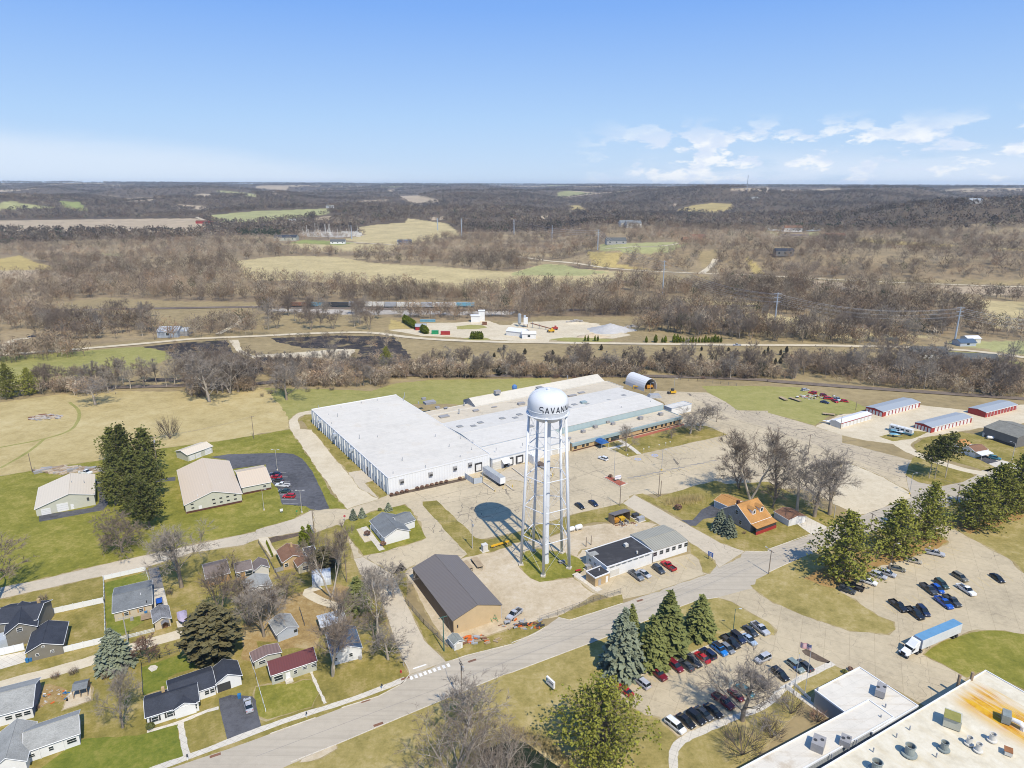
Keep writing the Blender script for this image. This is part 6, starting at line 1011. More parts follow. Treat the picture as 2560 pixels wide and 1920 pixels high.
b=house('dark grey two storey house with a navy roof and brick chimney','a30,515 325,435 262,265',4.4,6.8,'v','w_olive','r_navy');b.win('f',b.L*.47,4.7,1.3,1.2);b2=house(None,'a-60,420 322,378 337,215',5.0,7.0,'u','w_olive','r_navy',root=b.root);stack(b2,b2.L*.84,b2.W*.62,6.2,.7,1.6,'w_brick');boxpart(b.root,'porch','w_bluegrey',[(P1('a5,560',1.2),(3.6,4.0,2.4),b.rz)])
b=house('dark grey garage with a navy roof and small square windows','a213,672 547,592 550,402',2.9,4.7,'v','w_olive','r_navy','garage','garage',.47);b.win('f',b.L*.29,1.5,.8,.8);b.win('f',b.L*.68,1.5,.8,.8);b.win('f',b.L*.48,3.5,.7,.6)
b=house('beige bungalow with a grey roof and orange shutters','a968,325 1318,240 1285,35',3.0,4.5,'u','w_beige','r_grey');b.win('f',b.L*.33,1.7,1.2,1.1,shut='w_orange');b.win('f',b.L*.7,1.7,1.2,1.1,shut='w_orange');pipe(b,'a1215,160',4.1,.12,.5,'trim_white');pipe(b,'a1265,222',3.6,.12,.4,'trim_dark');q=boxpart(b.root,'deck','w_wood',[(b.pt(b.L*.82,-1.6,.5),(3.0,3.0,.12),b.rz)]);boxpart(b.root,'air_conditioner','ac_grey',[(b.pt(b.L*.45,-.9,.45),(.8,.8,.9),b.rz)])
b=house('small beige garage with mottled shingles and a brown door','a1322,412 1482,365 1465,250',2.6,3.7,'v','w_beige','r_mottled','garage','garage');b.door('f',b.L*.62,1.3,2.0,'trim_brown');q=MB();q.slab([b.pt(b.L*.4,-1.3,2.25),b.pt(b.L*.62,-1.3,2.9),b.pt(b.L*.62,.3,2.9),b.pt(b.L*.4,.3,2.25)],.1);q.slab([b.pt(b.L*.62,-1.3,2.9),b.pt(b.L*.84,-1.3,2.25),b.pt(b.L*.84,.3,2.25),b.pt(b.L*.62,.3,2.9)],.1);q.build('porch_roof',MATS['r_mottled'],b.root)
b=house('long white house with weathered grey shingles at the lower left','a200,1532 692,1362 694,1152',3.0,4.9,'u','w_white','r_lightgrey');b.win('f',b.L*.83,1.7,1.9,1.2);b.win('f',b.L*.46,1.6,1.0,1.1);b.win('f',b.L*.12,1.5,1.2,.9);b2=house(None,'a-110,1700 232,1600 200,1290',3.0,5.2,'v','w_white','r_lightgrey',root=b.root);b2.win('f',b2.L*.55,1.6,1.6,.9)
for a_ in(.26,.68):b.part(b.wall_box('f',b.L*a_,1.4,.14,2.8,.14,.1),'downpipe','trim_white')
b=house('white house with a grey roof and a navy gable end','a-90,1230 285,1130 272,893',3.1,5.2,'u','w_white','r_lightgrey');b.wins('f',[b.L*.4,b.L*.63,b.L*.83],1.7,1.4,1.1,frame='trim_white');q=MB();q.add([b.pt(b.L-.32,.4,.1),b.pt(b.L-.32,b.W-.4,.1),b.pt(b.L-.32,b.W-.4,2.9),b.pt(b.L-.32,b.W/2,4.9),b.pt(b.L-.32,.4,2.9)],[(0,1,2,3,4)]);b.part(q,'gable_siding','w_navysiding')
b=Bld(None,'a615,995 750,965 757,885',2.4,label='small open timber shelter in the garden',cat='shelter',name='garden_shelter',over=.1);r_=b.root;q=MB();q.slab([b.pt(0,0,2.3),b.pt(b.L,0,2.3),b.pt(b.L,b.W*.5,2.9),b.pt(0,b.W*.5,2.9)],.1);q.slab([b.pt(0,b.W*.5,2.9),b.pt(b.L,b.W*.5,2.9),b.pt(b.L,b.W,2.3),b.pt(0,b.W,2.3)],.1);q.build('roof',MATS['r_grey'],r_)
for a_ in(.15,b.L/2,b.L-.15):boxpart(r_,'post','w_wood',[(b.pt(a_,.15,1.1),(.15,.15,2.2),b.rz)])
boxpart(r_,'back_wall','w_wood',[(b.pt(b.L/2,b.W-.15,1.1),(b.L-.2,.1,2.2),b.rz)])
b=house('tiny white shed with a mossy roof at the street corner','b1708,597 1800,562 1742,495',2.2,3.0,'v','w_white','r_greygreen','garden_shed','shed');b.door('f',b.L*.5,1.2,1.8,'w_offwhite')
def arch(label,pxs,hh,mat,axis,name,cat,endm=None,open_=False):
 b=Bld(None,pxs,0,label=label,cat=cat,name=name,over=0);n=14;L,W=b.L,b.W;mb=MB();S=L if axis=='v' else W;T_=W if axis=='v' else L
 for th in(0,.12):
  for j in(0,1):
   for i in range(n+1):
    a=math.pi*i/n;x=S/2-(S/2-th)*math.cos(a);z=(hh-th)*math.sin(a)**.8;mb.v.append(tuple(b.pt(x,T_*j,z)if axis=='v' else b.pt(T_*j,x,z)))
 m=n+1
 for i in range(n):mb.f+=[(i,i+1,m+i+1,m+i),(2*m+i,3*m+i,3*m+i+1,2*m+i+1),(i,2*m+i,2*m+i+1,i+1),(m+i,m+i+1,3*m+i+1,3*m+i)];mb.mi+=[0]*4
 mb.build('arched_roof',MATS[mat],b.root)
 for j in((1,)if open_ else(0,1)):
  q=MB();d_=.2 if j==0 else T_-.2;pts=[b.pt(S/2-(S/2-.15)*math.cos(math.pi*i/n),d_,(hh-.15)*math.sin(math.pi*i/n)**.8)if axis=='v' else b.pt(d_,S/2-(S/2-.15)*math.cos(math.pi*i/n),(hh-.15)*math.sin(math.pi*i/n)**.8)for i in range(n+1)]
  q.add(pts,[tuple(range(n+1))]);q.build('end_wall',MATS[endm or mat],b.root)
 return b
arch('arched blue white metal shed under bare trees','y1440,1095 1748,1048 1645,868',3.2,'r_silver','u','arched_shed','shed','w_bluegrey')
hg=arch('open ended arched metal hangar with an orange machine inside','k1140,688 1250,668 1140,596',7.2,'r_whitemetal','v','arched_hangar','hangar','w_darkgrey',True)
b=house('cape house with an orange roof, two dormers and a red porch','g2066,864 2245,800 2082,640',3.4,8.0,'u','w_greywood','r_orange',rp=.5);OH=b.root;b.win('l',b.W*.5,4.9,1.3,1.7);b.win('l',b.W*.35,1.8,1.2,1.6);b.win('l',b.W*.72,1.8,1.2,1.6);stack(b,b.L*.12,b.W*.55,7.0,.9,2.0,'base_brown')
for a_ in(.38,.74):
 f=boxpart(OH,'dormer','w_white',[(b.pt(b.L*a_,b.W*.27,5.9),(1.7,2.6,1.9),b.rz)]);q=MB();c0_=b.pt(b.L*a_,b.W*.27,0)
 for sg in(-1,1):q.slab([c0_+b.u*(sg*1.05)-b.v*1.5+Vector((0,0,6.7)),c0_-b.v*1.5+Vector((0,0,7.6)),c0_+b.v*1.5+Vector((0,0,7.6)),c0_+b.u*(sg*1.05)+b.v*1.5+Vector((0,0,6.7))][::(1 if sg<0 else-1)],.1)
 q.build('dormer_roof',MATS['r_orange'],f);MB().box(c0_-b.v*1.33+Vector((0,0,5.95)),(.9,.08,1.1),b.rz).build('window',MATS['win_glass'],f)
q=MB();q.slab([b.pt(0,-2.6,2.7),b.pt(b.L,-2.6,2.7),b.pt(b.L,.1,3.35),b.pt(0,.1,3.35)],.15);q.build('porch_roof',MATS['r_orange'],OH);boxpart(OH,'porch_wall','w_red',[(b.pt(b.L/2,-2.3,.6),(b.L-.2,.2,1.2),b.rz)]);boxpart(OH,'porch_screen','trim_dark',[(b.pt(b.L/2,-2.2,1.85),(b.L-.3,.1,1.3),b.rz)])
b2=house(None,'g1742,655 1888,722 1990,660',2.9,4.2,'u','w_white','r_orange',root=OH,over=.25);b2.door('f',b2.L*.3,3.2,2.3,'w_offwhite','garage_door');b2.door('f',b2.L*.7,3.2,2.3,'w_offwhite','garage_door')
b=house('low white garage with a rusty brown roof under tall trees','h48,754 182,832 290,772',2.6,3.5,'u','w_white','r_brown','garage','garage',over=.2)
b=house('small white house with a brown roof and white metal awning','l1795,1210 1908,1188 1850,1128',3.0,4.4,'u','w_white','r_brown');b2=house(None,'l1655,1165 1765,1140 1640,1095',3.0,4.3,'u','w_white','r_orange',root=b.root);b2.win('f',b2.L*.4,1.6,1.3,1.3);q=MB();q.slab([b.pt(.2,-2.8,2.3),b.pt(b.L*.95,-2.8,2.3),b.pt(b.L*.95,.1,2.8),b.pt(.2,.1,2.8)],.1);q.build('awning',MATS['r_whitemetal'],b.root)
for a_ in(.4,b.L*.9):boxpart(b.root,'awning_post','trim_white',[(b.pt(a_,-2.7,1.12),(.1,.1,2.2),b.rz)])
b=house('large dark grey steel shed at the right edge','l1862,990 2160,1088 2320,1010',5.0,7.0,'u','w_darkgrey','r_olive','steel_shed','shed',over=.15,trim=None);b.part(b.wall_box('f',b.L/2,.6,b.L-.3,1.2,.08,.03),'base_course','trim_dark');b.door('f',b.L*.04,1,2.1,'w_offwhite')
for lab,s_,wl,rf,e_,n_,ends,dm in[('white roofed storage row with a red fascia, nearest the cabin cruiser','l630,962 905,882 847,845','w_offwhite','r_whitemetal',2.8,8,0,'w_white'),('grey roofed red storage row behind the white one','l995,862 1320,778 1182,733','w_red','r_storage',3.0,10,5,'w_white'),('grey roofed red storage row beside the motorhome','l1415,998 1770,908 1627,864','w_red','r_storage',3.0,10,5,'w_white'),('bright red storage row at the back right','l1886,868 2160,798 2012,756','w_red','r_storage',3.0,9,0,'w_red')]:
 b=house(lab,s_,e_,e_+.7,'u',wl,rf,'storage_row','storage shed',over=.15,trim=None)
 for k in range(n_):d_=b.door('f',b.L*(.12+.8*k/(n_-1)),b.L*.8/n_*.78,2.3,dm,'roll_door')
 if dm=='w_red':
  for k in range(n_+1):b.part(b.wall_box('f',b.L*(.07+.9*k/n_),1.4,.3,2.7,.1,.05),'white_post','w_white')
 for k in range(ends):b.door('l',b.W*(.12+.19*k),b.W*.12,2.2,'w_white','roll_door')
 b.part(b.wall_box('f',b.L/2,e_-.25,b.L-.1,.3,.2,.12),'fascia_band','w_red' if wl!='w_red' else 'w_white')
m_,nt_,b_=nt_mat('r_rusty');pos_=nt_.nodes.new('ShaderNodeNewGeometry').outputs['Position']
o2=Bld(None,'d440,1672 1880,812 2700,1240',6.0,zs=[6.0]*3,label='cream factory roof with orange rust stains and many vents',cat='factory',name='cream_roofed_factory',over=.2)
e0_,e1_,e2_=P('d440,1672 1880,812 2700,1240',6.0);du=(e1_-e0_).normalized();dv=Vector((du.y,-du.x,0));o2.u=dv;o2.v=du;o2.L=70.0;o2.W=(e1_-e0_).length+18;o2.A=Vector((e1_.x,e1_.y,0))-du*o2.W;o2.rz=math.atan2(dv.y,dv.x)
o2.walls('w_bluegrey')
loc=nt_.nodes.new('ShaderNodeVectorMath');loc.operation='SUBTRACT';nt_.links.new(pos_,loc.inputs[0]);loc.inputs[1].default_value=(e1_.x,e1_.y,0)
def dot_(v):n=nt_.nodes.new('ShaderNodeVectorMath');n.operation='DOT_PRODUCT';nt_.links.new(loc.outputs[0],n.inputs[0]);n.inputs[1].default_value=tuple(v);return n.outputs['Value']
ca_,cb_=dot_(dv),mth(nt_,'MULTIPLY',dot_(du),-1.0)
cmb=nt_.nodes.new('ShaderNodeCombineXYZ');nt_.links.new(mth(nt_,'MULTIPLY',ca_,.05),cmb.inputs[0]);nt_.links.new(mth(nt_,'MULTIPLY',cb_,.55),cmb.inputs[1])
st_=nnoise(nt_,1.0,5,.65,cmb.outputs[0]);bl_=nnoise(nt_,.35,5,.65)
b_hi,b_lo=[-(P1(q,6)-e1_).dot(du)for q in('d1530,1040','d1770,890')]
def sms(v,a,b):n=nt_.nodes.new('ShaderNodeMapRange');n.interpolation_type='SMOOTHSTEP';nt_.links.new(v,n.inputs[0]);n.inputs[1].default_value=a;n.inputs[2].default_value=b;return n.outputs[0]
wob=mth(nt_,'ADD',cb_,mth(nt_,'MULTIPLY',mth(nt_,'SUBTRACT',st_,.5),7.0))
band=mth(nt_,'MULTIPLY',sms(wob,b_lo-1.5,b_lo+2.5),sms(wob,b_hi+2.5,b_hi-3));band=mth(nt_,'MULTIPLY',band,sms(ca_,-.5,5))
base_=ramp(nt_,bl_,[(.3,(.53,.47,.345)),(.5,(.63,.57,.43)),(.7,(.70,.65,.52))])
k_=mixc(nt_,mth(nt_,'MULTIPLY',mth(nt_,'MULTIPLY',mth(nt_,'SUBTRACT',st_,.5),5,True),.35),base_,(.58,.47,.28))
amt_=mth(nt_,'MULTIPLY',band,mth(nt_,'ADD',.35,mth(nt_,'MULTIPLY',mth(nt_,'SUBTRACT',st_,.38),4.0,True)),True)
k_=mixc(nt_,amt_,k_,mixc(nt_,mth(nt_,'MULTIPLY',mth(nt_,'SUBTRACT',bl_,.42),4,True),(.62,.36,.03),(.45,.19,.015)))
nt_.links.new(k_,b_.inputs['Base Color']);b_.inputs['Roughness'].default_value=.9;b_.inputs['Specular IOR Level'].default_value=.05;MATS['r_rusty']=m_
o2.flat('r_rusty',.1,'trim_white');CR=o2.root
ofb=Bld(None,'d400,985 790,785 950,900',4.4,label='white flat roofed office building with ribbed walls by the flagpoles',cat='office',name='office_building',over=.2);OB=ofb.root
def rect(b,s_,z):
 A,B,C2=P(s_,z);u=(B-A).normalized();v=Vector((-u.y,u.x,0));w_=(C2-B).dot(v)
 if w_<0:A,B=B,A;u=-u;v=-v;w_=-w_
 b.A,b.u,b.v,b.L,b.W,b.rz,b.e=Vector((A.x,A.y,0)),u,v,(B-A).length,w_,math.atan2(u.y,u.x),z
RIB('rib_office',(.36,.38,.38),RA,.5,.3)
rect(ofb,'d790,785 400,985 950,1330',4.4);ofb.walls('rib_office');ofb.flat('r_office',.12,'trim_white')
of2=Bld(OB,'d400,985 790,785 950,900',4.7,over=.2);rect(of2,'d870,1065 -800,1960 -500,2130',4.75);of2.walls('rib_office');of2.flat('r_office',.12,'trim_white')
side=min('flbr',key=lambda q:(ofb.pt(*{'f':(ofb.L/2,0,0),'b':(ofb.L/2,ofb.W,0),'l':(0,ofb.W/2,0),'r':(ofb.L,ofb.W/2,0)}[q])-P1('d470,1120')).length);n_=ofb.L if side in 'fb' else ofb.W
for t_ in(.16,.44):
 tt=min((n_*t_,n_*(1-t_)),key=lambda q:(ofb.pt(*{'f':(q,0,0),'b':(q,ofb.W,0),'l':(0,q,0),'r':(ofb.L,q,0)}[side])-P1('d440,1130')).length);ofb.win(side,tt,1.9,n_*.2,2.0,frame='trim_dark')
for s_,d_,f_ in(('d975,985',(3.4,2.0,1.7),2),('d435,1450',(3.2,2.4,2.0),2),('d670,1425',(2.4,2.0,1.5),2)):unit(OB,s_,4.6,d_,'roof_unit','ac_grey',RA+.5,f_)
for s_ in('d1015,1130','d975,1225','d765,1440','d430,985','d550,1565'):pipe(ofb,s_,4.5,.16,.8,'galv')
M('steel_green',(.24,.27,.25),.5,.15);M('rust_cap',(.30,.13,.05),.8,.2)
u_=unit(CR,'d1595,1240',6.1,(3.2,3.2,2.4),'roof_unit','w_sage',RA+.5);MB().box(P1('d1595,1205',8.6),(3.0,3.0,.1),RA+.5).build('cover',MATS['pasture']if 'pasture' in MATS else MATS['w_sage'],u_)
def vent(s_,r,h,mat='steel_green'):
 p=P1(s_,6.1);v_=MB().lathe([(r*1.5,0),(r*1.5,.25),(r*.95,.3),(r*.9,h*.85),(r*1.05,h),(r*.85,h),(r*.8,h*.6)],p,16,False).build('roof_vent',MATS[mat],CR);MB().lathe([(r*.8,h*.62),(.02,h*.62)],p,16,False).build('damper',MATS['trim_dark'],v_)
for s_,r_,h_ in(('d1220,1540',1.0,2.2),('d1520,1500',.75,1.9),('d935,1680',1.0,2.2),('d1735,1450',.6,1.7),('d1815,1510',.6,1.8),('d1935,1420',.65,1.7)):vent(s_,r_,h_,'steel_green' if r_>.65 else 'w_offwhite')
unit(CR,'d2080,1520',6.1,(1.5,1.3,.9),'roof_unit','w_offwhite',RA+.5);MB().box(P1('d2080,1500',7.05),(1.7,1.5,.12),RA+.5).build('rust_cover',MATS['rust_cap'],CR)
for s_ in('d1225,1325','d910,1515','d1455,1560','d1110,1390'):pipe(o2,s_,6.1,.14,.9,'galv')
q=MB();p0=P1('d2060,1230',6.6);p1=P1('d2210,1310',6.6);d_=(p1-p0);q.tube([p0,p0+d_*.4+Vector((0,0,.5)),p0+d_*.8+Vector((0,0,.6)),p1+Vector((0,0,.2)),p1+Vector((0,0,-.7))],[.45,.5,.6,.6,.6],10);q.build('duct_elbow',MATS['trim_white'],CR);unit(CR,'d2060,1215',6.1,(2.6,1.6,2.0),'blower','steel_green',RA+.5)
for s_ in('d1640,945','d1750,925'):pipe(o2,s_,5.0,.35,3.0,'w_wood','exhaust_stack')
def small(label,s_,L,W,e,r,rz,wall,roof,name='house',cat='house',wins=2):
 (x,y),=px(s_);p=ground(x,y);t=thing(name,label,cat,p);z0=p.z-.5
 u,v=Vector((math.cos(rz),math.sin(rz),0)),Vector((-math.sin(rz),math.cos(rz),0));Q=lambda a,b,z:p+u*a+v*b+Vector((0,0,z));l,w_=L/2,W/2;q=MB()
 q.add([Q(-l,-w_,-.5),Q(l,-w_,-.5),Q(l,w_,-.5),Q(-l,w_,-.5),Q(-l,-w_,e),Q(l,-w_,e),Q(l,w_,e),Q(-l,w_,e),Q(-l,0,r-.1),Q(l,0,r-.1)],[(0,1,5,4),(2,3,7,6),(3,0,4,8,7),(1,2,6,9,5)]);q.build('wall',MATS[wall],t)
 q=MB();o=.4;q.slab([Q(-l-o,-w_-o,e-.1),Q(l+o,-w_-o,e-.1),Q(l+o,0,r),Q(-l-o,0,r)],.2);q.slab([Q(-l-o,0,r),Q(l+o,0,r),Q(l+o,w_+o,e-.1),Q(-l-o,w_+o,e-.1)],.2);q.build('roof',MATS[roof],t)
 for k in range(wins):MB().box(Q(-l+L*(k+.5)/wins,-w_-.03,e*.55),(min(2,L/wins*.45),.1,e*.4),rz).build('window',MATS['win_glass'],t)
 return t
small('white house with a grey green roof on the county road','l1370,385',24,12,3.4,7.5,-.02,'w_white','r_darkshingle',wins=6);small('long dark house with a white end wall by the county road','l1750,425',30,10,3.2,6,-.2,'w_navysiding','r_darkshingle',wins=6)
small('blue roofed barn beside the tall power pole','l1690,285',13,9,3,5,.1,'w_bluegrey','r_bluemetal','barn','barn',1);small('white roofed shed beside the blue roofed barn','l1745,262',11,8,4,5.5,.1,'w_offwhite','r_whitemetal','shed','shed',1)
small('old open silver barn beside the county road','i1480,205',16,14,5,8,.1,'w_bluegrey','r_silver','barn','barn',1);small('silver lean to behind the old open barn','i1590,195',10,11,4,6,.1,'w_grey','r_silver','lean_to','shed',0)
small('small red shed with a blue grey roof at the plant','n1425,1325',8.8,7,3.2,5,.1,'w_red','r_storage','red_shed','shed',0);small('white block shed of the concrete plant','n1897,1258',8,7,6,6.5,.05,'w_white','r_whitemetal','plant_shed','shed',0);small('tall white tower of the plant shed','n1950,1250',5.5,5.5,9.5,10,.05,'w_white','r_whitemetal','plant_tower','tower',0)
small('long white hall of the concrete plant','o50,1375',16,10,4,6,-.5,'w_white','r_whitemetal','plant_hall','hall',0);small('white gabled front hall of the concrete plant','o145,1396',11,9,4,5.5,0,'w_white','r_whitemetal','plant_hall','hall',1)
for lab,s_,L,W,e,r,rz,wl,rf in[('dark roofed shop building left of the substation','n265,555',48,26,7,12,.05,'w_sage','r_navy'),('white house with dark roof before the substation','n710,585',30,14,5,9,.1,'w_white','r_darkshingle'),('dark green house with a porch on the bluff','o895,588',34,16,6,11,.05,'w_grey','r_darkshingle'),('brown house under trees right of the bluff','o1550,570',34,14,5,9,.1,'w_brown','r_brown'),('second brown house behind the first on the bluff','o1600,545',28,14,5,9,.1,'w_wood','r_brown'),('dark two storey house on the wooded slope','p130,695',26,14,8,11,-.05,'w_darkgrey','r_navy'),('cream ranch house on the wooded ridge','p225,545',50,16,6,9,-.05,'w_cream','r_greybrown'),('pale house farthest left on the ridge street','p60,470',40,16,8,12,.1,'w_white','r_greybrown'),('white house behind the cream ranch house','p205,480',40,16,8,13,0,'w_white','r_brown'),('grey house with a long roof on the ridge street','p390,475',50,18,7,11,0,'w_bluegrey','r_grey'),('small dark house at the end of the ridge street','p570,540',36,16,6,10,0,'w_darkgrey','r_brown'),('grey roofed house among the hillside woods','o985,440',34,20,10,16,.2,'w_offwhite','r_grey'),('second grey roofed house among the hillside woods','o1045,445',36,20,10,16,.1,'w_offwhite','r_grey'),('blue grey house at the field edge near the substation','n1285,592',28,16,6,10,.1,'w_bluegrey','r_bluemetal'),('white farmhouse left of the substation','n310,405',22,16,8,12,0,'w_white','r_lightgrey'),('white farmstead below the distant tan hill','n640,278',30,16,7,11,.1,'w_white','r_lightgrey'),('red farm shed beside the straight valley road','m1765,410',46,16,7,10,-.05,'w_red','r_brown'),('white houses at the far right on the plateau','p1660,235',34,16,7,11,0,'w_white','r_lightgrey'),('white barn at the far right on the plateau','p1780,238',36,16,8,13,.1,'w_white','r_storage'),('pale house on the hilltop below the mast','o2100,200',40,18,7,11,.1,'w_offwhite','r_lightgrey')]:
 small(lab,s_,L,W,e,r,rz,wl,rf,wins=3)
M('tower_white',(.62,.64,.66),.45,.05,.15,0,2);M('letter_black',(.03,.035,.05),.6)
TC=P1('g290,1195');TC=Vector((TC.x,TC.y,0));DT=math.hypot(TC.x,TC.y)
def zat(tile_s):
 y=px(tile_s)[0][1];hh=np.linspace(0,90,1800);return float(min(((abs(proj((TC.x,TC.y,h))[1]-y),h)for h in hh))[1])
zt=zat('k300,670')
tw=thing('water_tower','tall white water tower with a domed tank lettered in black','water tower',TC)
RT_=6.15;tdir=Vector((TC.x,TC.y,0)).normalized();hh_=np.linspace(30,70,1600);zk=float(min(((abs(proj(tuple(TC-tdir*6.7+Vector((0,0,h))))[1]-1049.6),h)for h in hh_))[1])+.85;ze=zk+(zt-zk)*.4
prof=[(.02,zk-3.7),(1.8,zk-3.6),(3.5,zk-3.05),(4.8,zk-2.1),(5.75,zk-.85),(RT_,zk+.3),(RT_,ze)]
for i in range(1,11):
 a=math.pi/2*i/10;prof.append((max(.02,RT_*math.cos(a)**.62),ze+(zt-ze)*math.sin(a)))
tk=MB().lathe(prof,TC,56,False).build('tank',MATS['tower_white'],tw,True)
MB().lathe([(RT_+.03,zk+.55),(RT_+.12,zk+.65),(RT_+.12,zk+.75),(RT_+.03,zk+.85)],TC,56,False).build('weld_band',MATS['tower_white'],tk,True)
bl=MB().lathe([(5.6,zk-1.0),(RT_+.5,zk-.95),(RT_+.55,zk-.85),(5.6,zk-.8)],TC,56,False);bl.build('balcony',MATS['tower_white'],tw)
rl=MB()
for z_ in(.3,.6):rl.lathe([(RT_+.5,zk-.83+z_),(RT_+.53,zk-.81+z_),(RT_+.5,zk-.79+z_)],TC,56,False)
for k in range(30):a=k*6.2832/30;q=TC+Vector((math.cos(a),math.sin(a),0))*(RT_+.51);rl.tube([q+Vector((0,0,zk-.85)),q+Vector((0,0,zk-.22))],.02,4)
rl.build('railing',MATS['tower_white'],tw)
MB().lathe([(.02,0),(.5,0),(.55,.45),(.3,.7),(.02,.75)],TC+Vector((0,0,zt-.1)),14).build('roof_vent',MATS['tower_white'],tw)
MB().lathe([(1.15,0),(1.15,1.2),(.98,2.0),(.98,zk-3.0)],TC,24,False).build('riser',MATS['tower_white'],tw,True)
RF,RL=8.2,5.85;A0=math.radians(-98);zl=zk-.6
def leg(k,z):a=A0+k*6.28318/5;f=z/zl;return TC+Vector((math.cos(a),math.sin(a),0))*(RF+(RL-RF)*f)+Vector((0,0,z))
for k in range(5):
 MB().tube([leg(k,0),leg(k,zl)],[.46,.42],14).build('leg',MATS['tower_white'],tw,True)
 MB().box(leg(k,.25),(1.5,1.5,.5),A0+k*6.28318/5).build('footing',MATS['walk'],tw)
lv=[zl*f for f in(.205,.405,.60,.80)]
for z_ in lv:
 for k in range(5):MB().tube([leg(k,z_),leg((k+1)%5,z_)],.14,8).build('strut',MATS['tower_white'],tw)
rd=[0]+lv+[zl]
for i in range(5):
 for k in range(5):
  for p,q in((k,k+1),(k+1,k)):MB().tube([leg(p%5,rd[i]+.2),leg(q%5,rd[i+1]-.2)],.032,5,False).build('tie_rod',MATS['tower_white'],tw)
ld=MB()
for s_ in(-.2,.2):
 q0,q1=leg(1,1)+Vector((.55,s_,0)),leg(1,zl)+Vector((.55,s_,0));ld.tube([q0,q1],.03,4)
for i in range(60):z_=1+i*(zl-1)/60;q=leg(1,z_)+Vector((.55,0,0));ld.tube([q+Vector((0,-.2,0)),q+Vector((0,.2,0))],.018,3)
ld.build('ladder',MATS['tower_white'],tw)
ld=MB();a=math.radians(188)
pts=[TC+Vector((math.cos(a)*(r+.16),math.sin(a)*(r+.16),z+.05))for r,z in prof[5:15]]
for s_ in(-.2,.2):ld.tube([p+Vector((0,s_,0))for p in pts],.05,4)
ld.build('dome_ladder',MATS['tower_white'],tw)
def text_mesh(txt,size=1.0,space=1.0):
 cu=bpy.data.curves.new('lettering','FONT');cu.body=txt;cu.size=size;cu.space_character=space;cu.extrude=0;cu.offset=0
 o=bpy.data.objects.new('lettering_source',cu);COL.objects.link(o);dg=bpy.context.evaluated_depsgraph_get();me=bpy.data.meshes.new_from_object(o.evaluated_get(dg));bpy.data.objects.remove(o);bpy.data.curves.remove(cu);return me
def strokes(txt):
 G={'S':[[(1,.86),(.82,1),(.18,1),(0,.86),(0,.64),(.18,.53),(.82,.47),(1,.36),(1,.14),(.82,0),(.18,0),(0,.14)]],'A':[[(0,0),(.5,1),(1,0)],[(.2,.32),(.8,.32)]],'V':[[(0,1),(.5,0),(1,1)]],'N':[[(0,0),(0,1),(1,0),(1,1)]]}
 return[G[c]for c in txt]
lm=MB();a_start=math.radians(-90-25);view=math.atan2(-TC.y,-TC.x)
LH,LW,GAP,TH=1.95,1.08,.60,.27;zb_=zk+.75;th0=view-math.radians(23)
for i,g in enumerate(strokes('SAVANNA')):
 for st in g:
  pts=[]
  for(x0,y0),(x1,y1)in zip(st,st[1:]):
   for s_ in range(5):pts.append((x0+(x1-x0)*s_/5,y0+(y1-y0)*s_/5))
  pts.append(st[-1]);base=len(lm.v);n_=len(pts)
  for j,(x,y)in enumerate(pts):
   xa,ya=pts[max(0,j-1)];xb,yb=pts[min(n_-1,j+1)];dx,dy=(xb-xa)*LW,(yb-ya)*LH;l_=math.hypot(dx,dy)or 1;nx,ny=-dy/l_*TH/2,dx/l_*TH/2
   for sg in(1,-1):
    u_=i*(LW+GAP)+x*LW+nx*sg;zz=zb_+y*LH+ny*sg;a=th0+u_/RT_;r_=RT_+.03
    lm.v.append((TC.x+math.cos(a)*r_,TC.y+math.sin(a)*r_,zz))
  for j in range(n_-1):lm.f.append((base+2*j,base+2*j+2,base+2*j+3,base+2*j+1));lm.mi.append(0)
lm.build('lettering',MATS['letter_black'],tk)
M('pole_wood',(.23,.185,.14),.9,.2);M('pole_pale',(.42,.40,.35),.8,.1);M('pole_green',(.05,.13,.11),.6);M('steel_pole',(.36,.41,.46),.45,.06);M('wire',(.16,.155,.15),.7);M('wire_alu',(.45,.45,.45),.5);M('insulator',(.35,.33,.3),.4);M('lamp_head',(.5,.5,.48),.4);M('yellow_post',(.6,.42,.03),.5)
POLES={}
def pole_h(s_,top):
 (fx,fy),=px(s_);q=at(fx,fy);yt=TILE[s_[0]][1]+top*TILE[s_[0]][2];hh=np.linspace(1,60,600)
 return q,float(min(((abs(proj((q.x,q.y,h))[1]-yt),h)for h in hh))[1])
def upole(key,s_,top,label,mat='pole_wood',arms=1,arm_rz=None,lamp=False,tr=False,wid=2.4):
 q,h=pole_h(s_,top);t=thing('utility_pole',label,'utility pole',q);rz=arm_rz if arm_rz is not None else RA+1.5708
 MB().tube([q,q+Vector((0,0,h))],[.17,.11],8).build('shaft',MATS[mat],t)
 for k in range(arms):
  z=h-.35-k*.9;MB().box(q+Vector((0,0,z)),(wid,.12,.14),rz).build('crossarm',MATS[mat],t)
  for x in(-.47,-.22,.22,.47):p=q+Vector((math.cos(rz),math.sin(rz),0))*x*wid+Vector((0,0,z+.18));MB().lathe([(.05,-.12),(.07,0),(.03,.08)],p,6).build('insulator',MATS['insulator'],t)
 if tr:MB().lathe([(.26,-.5),(.28,.35),(.1,.45)],q+Vector((.38,-.1,h-1.9)),10).build('transformer',MATS['galv'],t)
 if lamp:
  d=Vector((math.cos(rz),math.sin(rz),0));MB().tube([q+Vector((0,0,h-.3)),q+d*1.2+Vector((0,0,h+.1)),q+d*1.8+Vector((0,0,h+.1))],.05,6).build('lamp_arm',MATS['galv'],t);MB().box(q+d*2.1+Vector((0,0,h+.05)),(.7,.3,.15),rz).build('lamp',MATS['lamp_head'],t)
 POLES[key]=(q,h,rz);return t
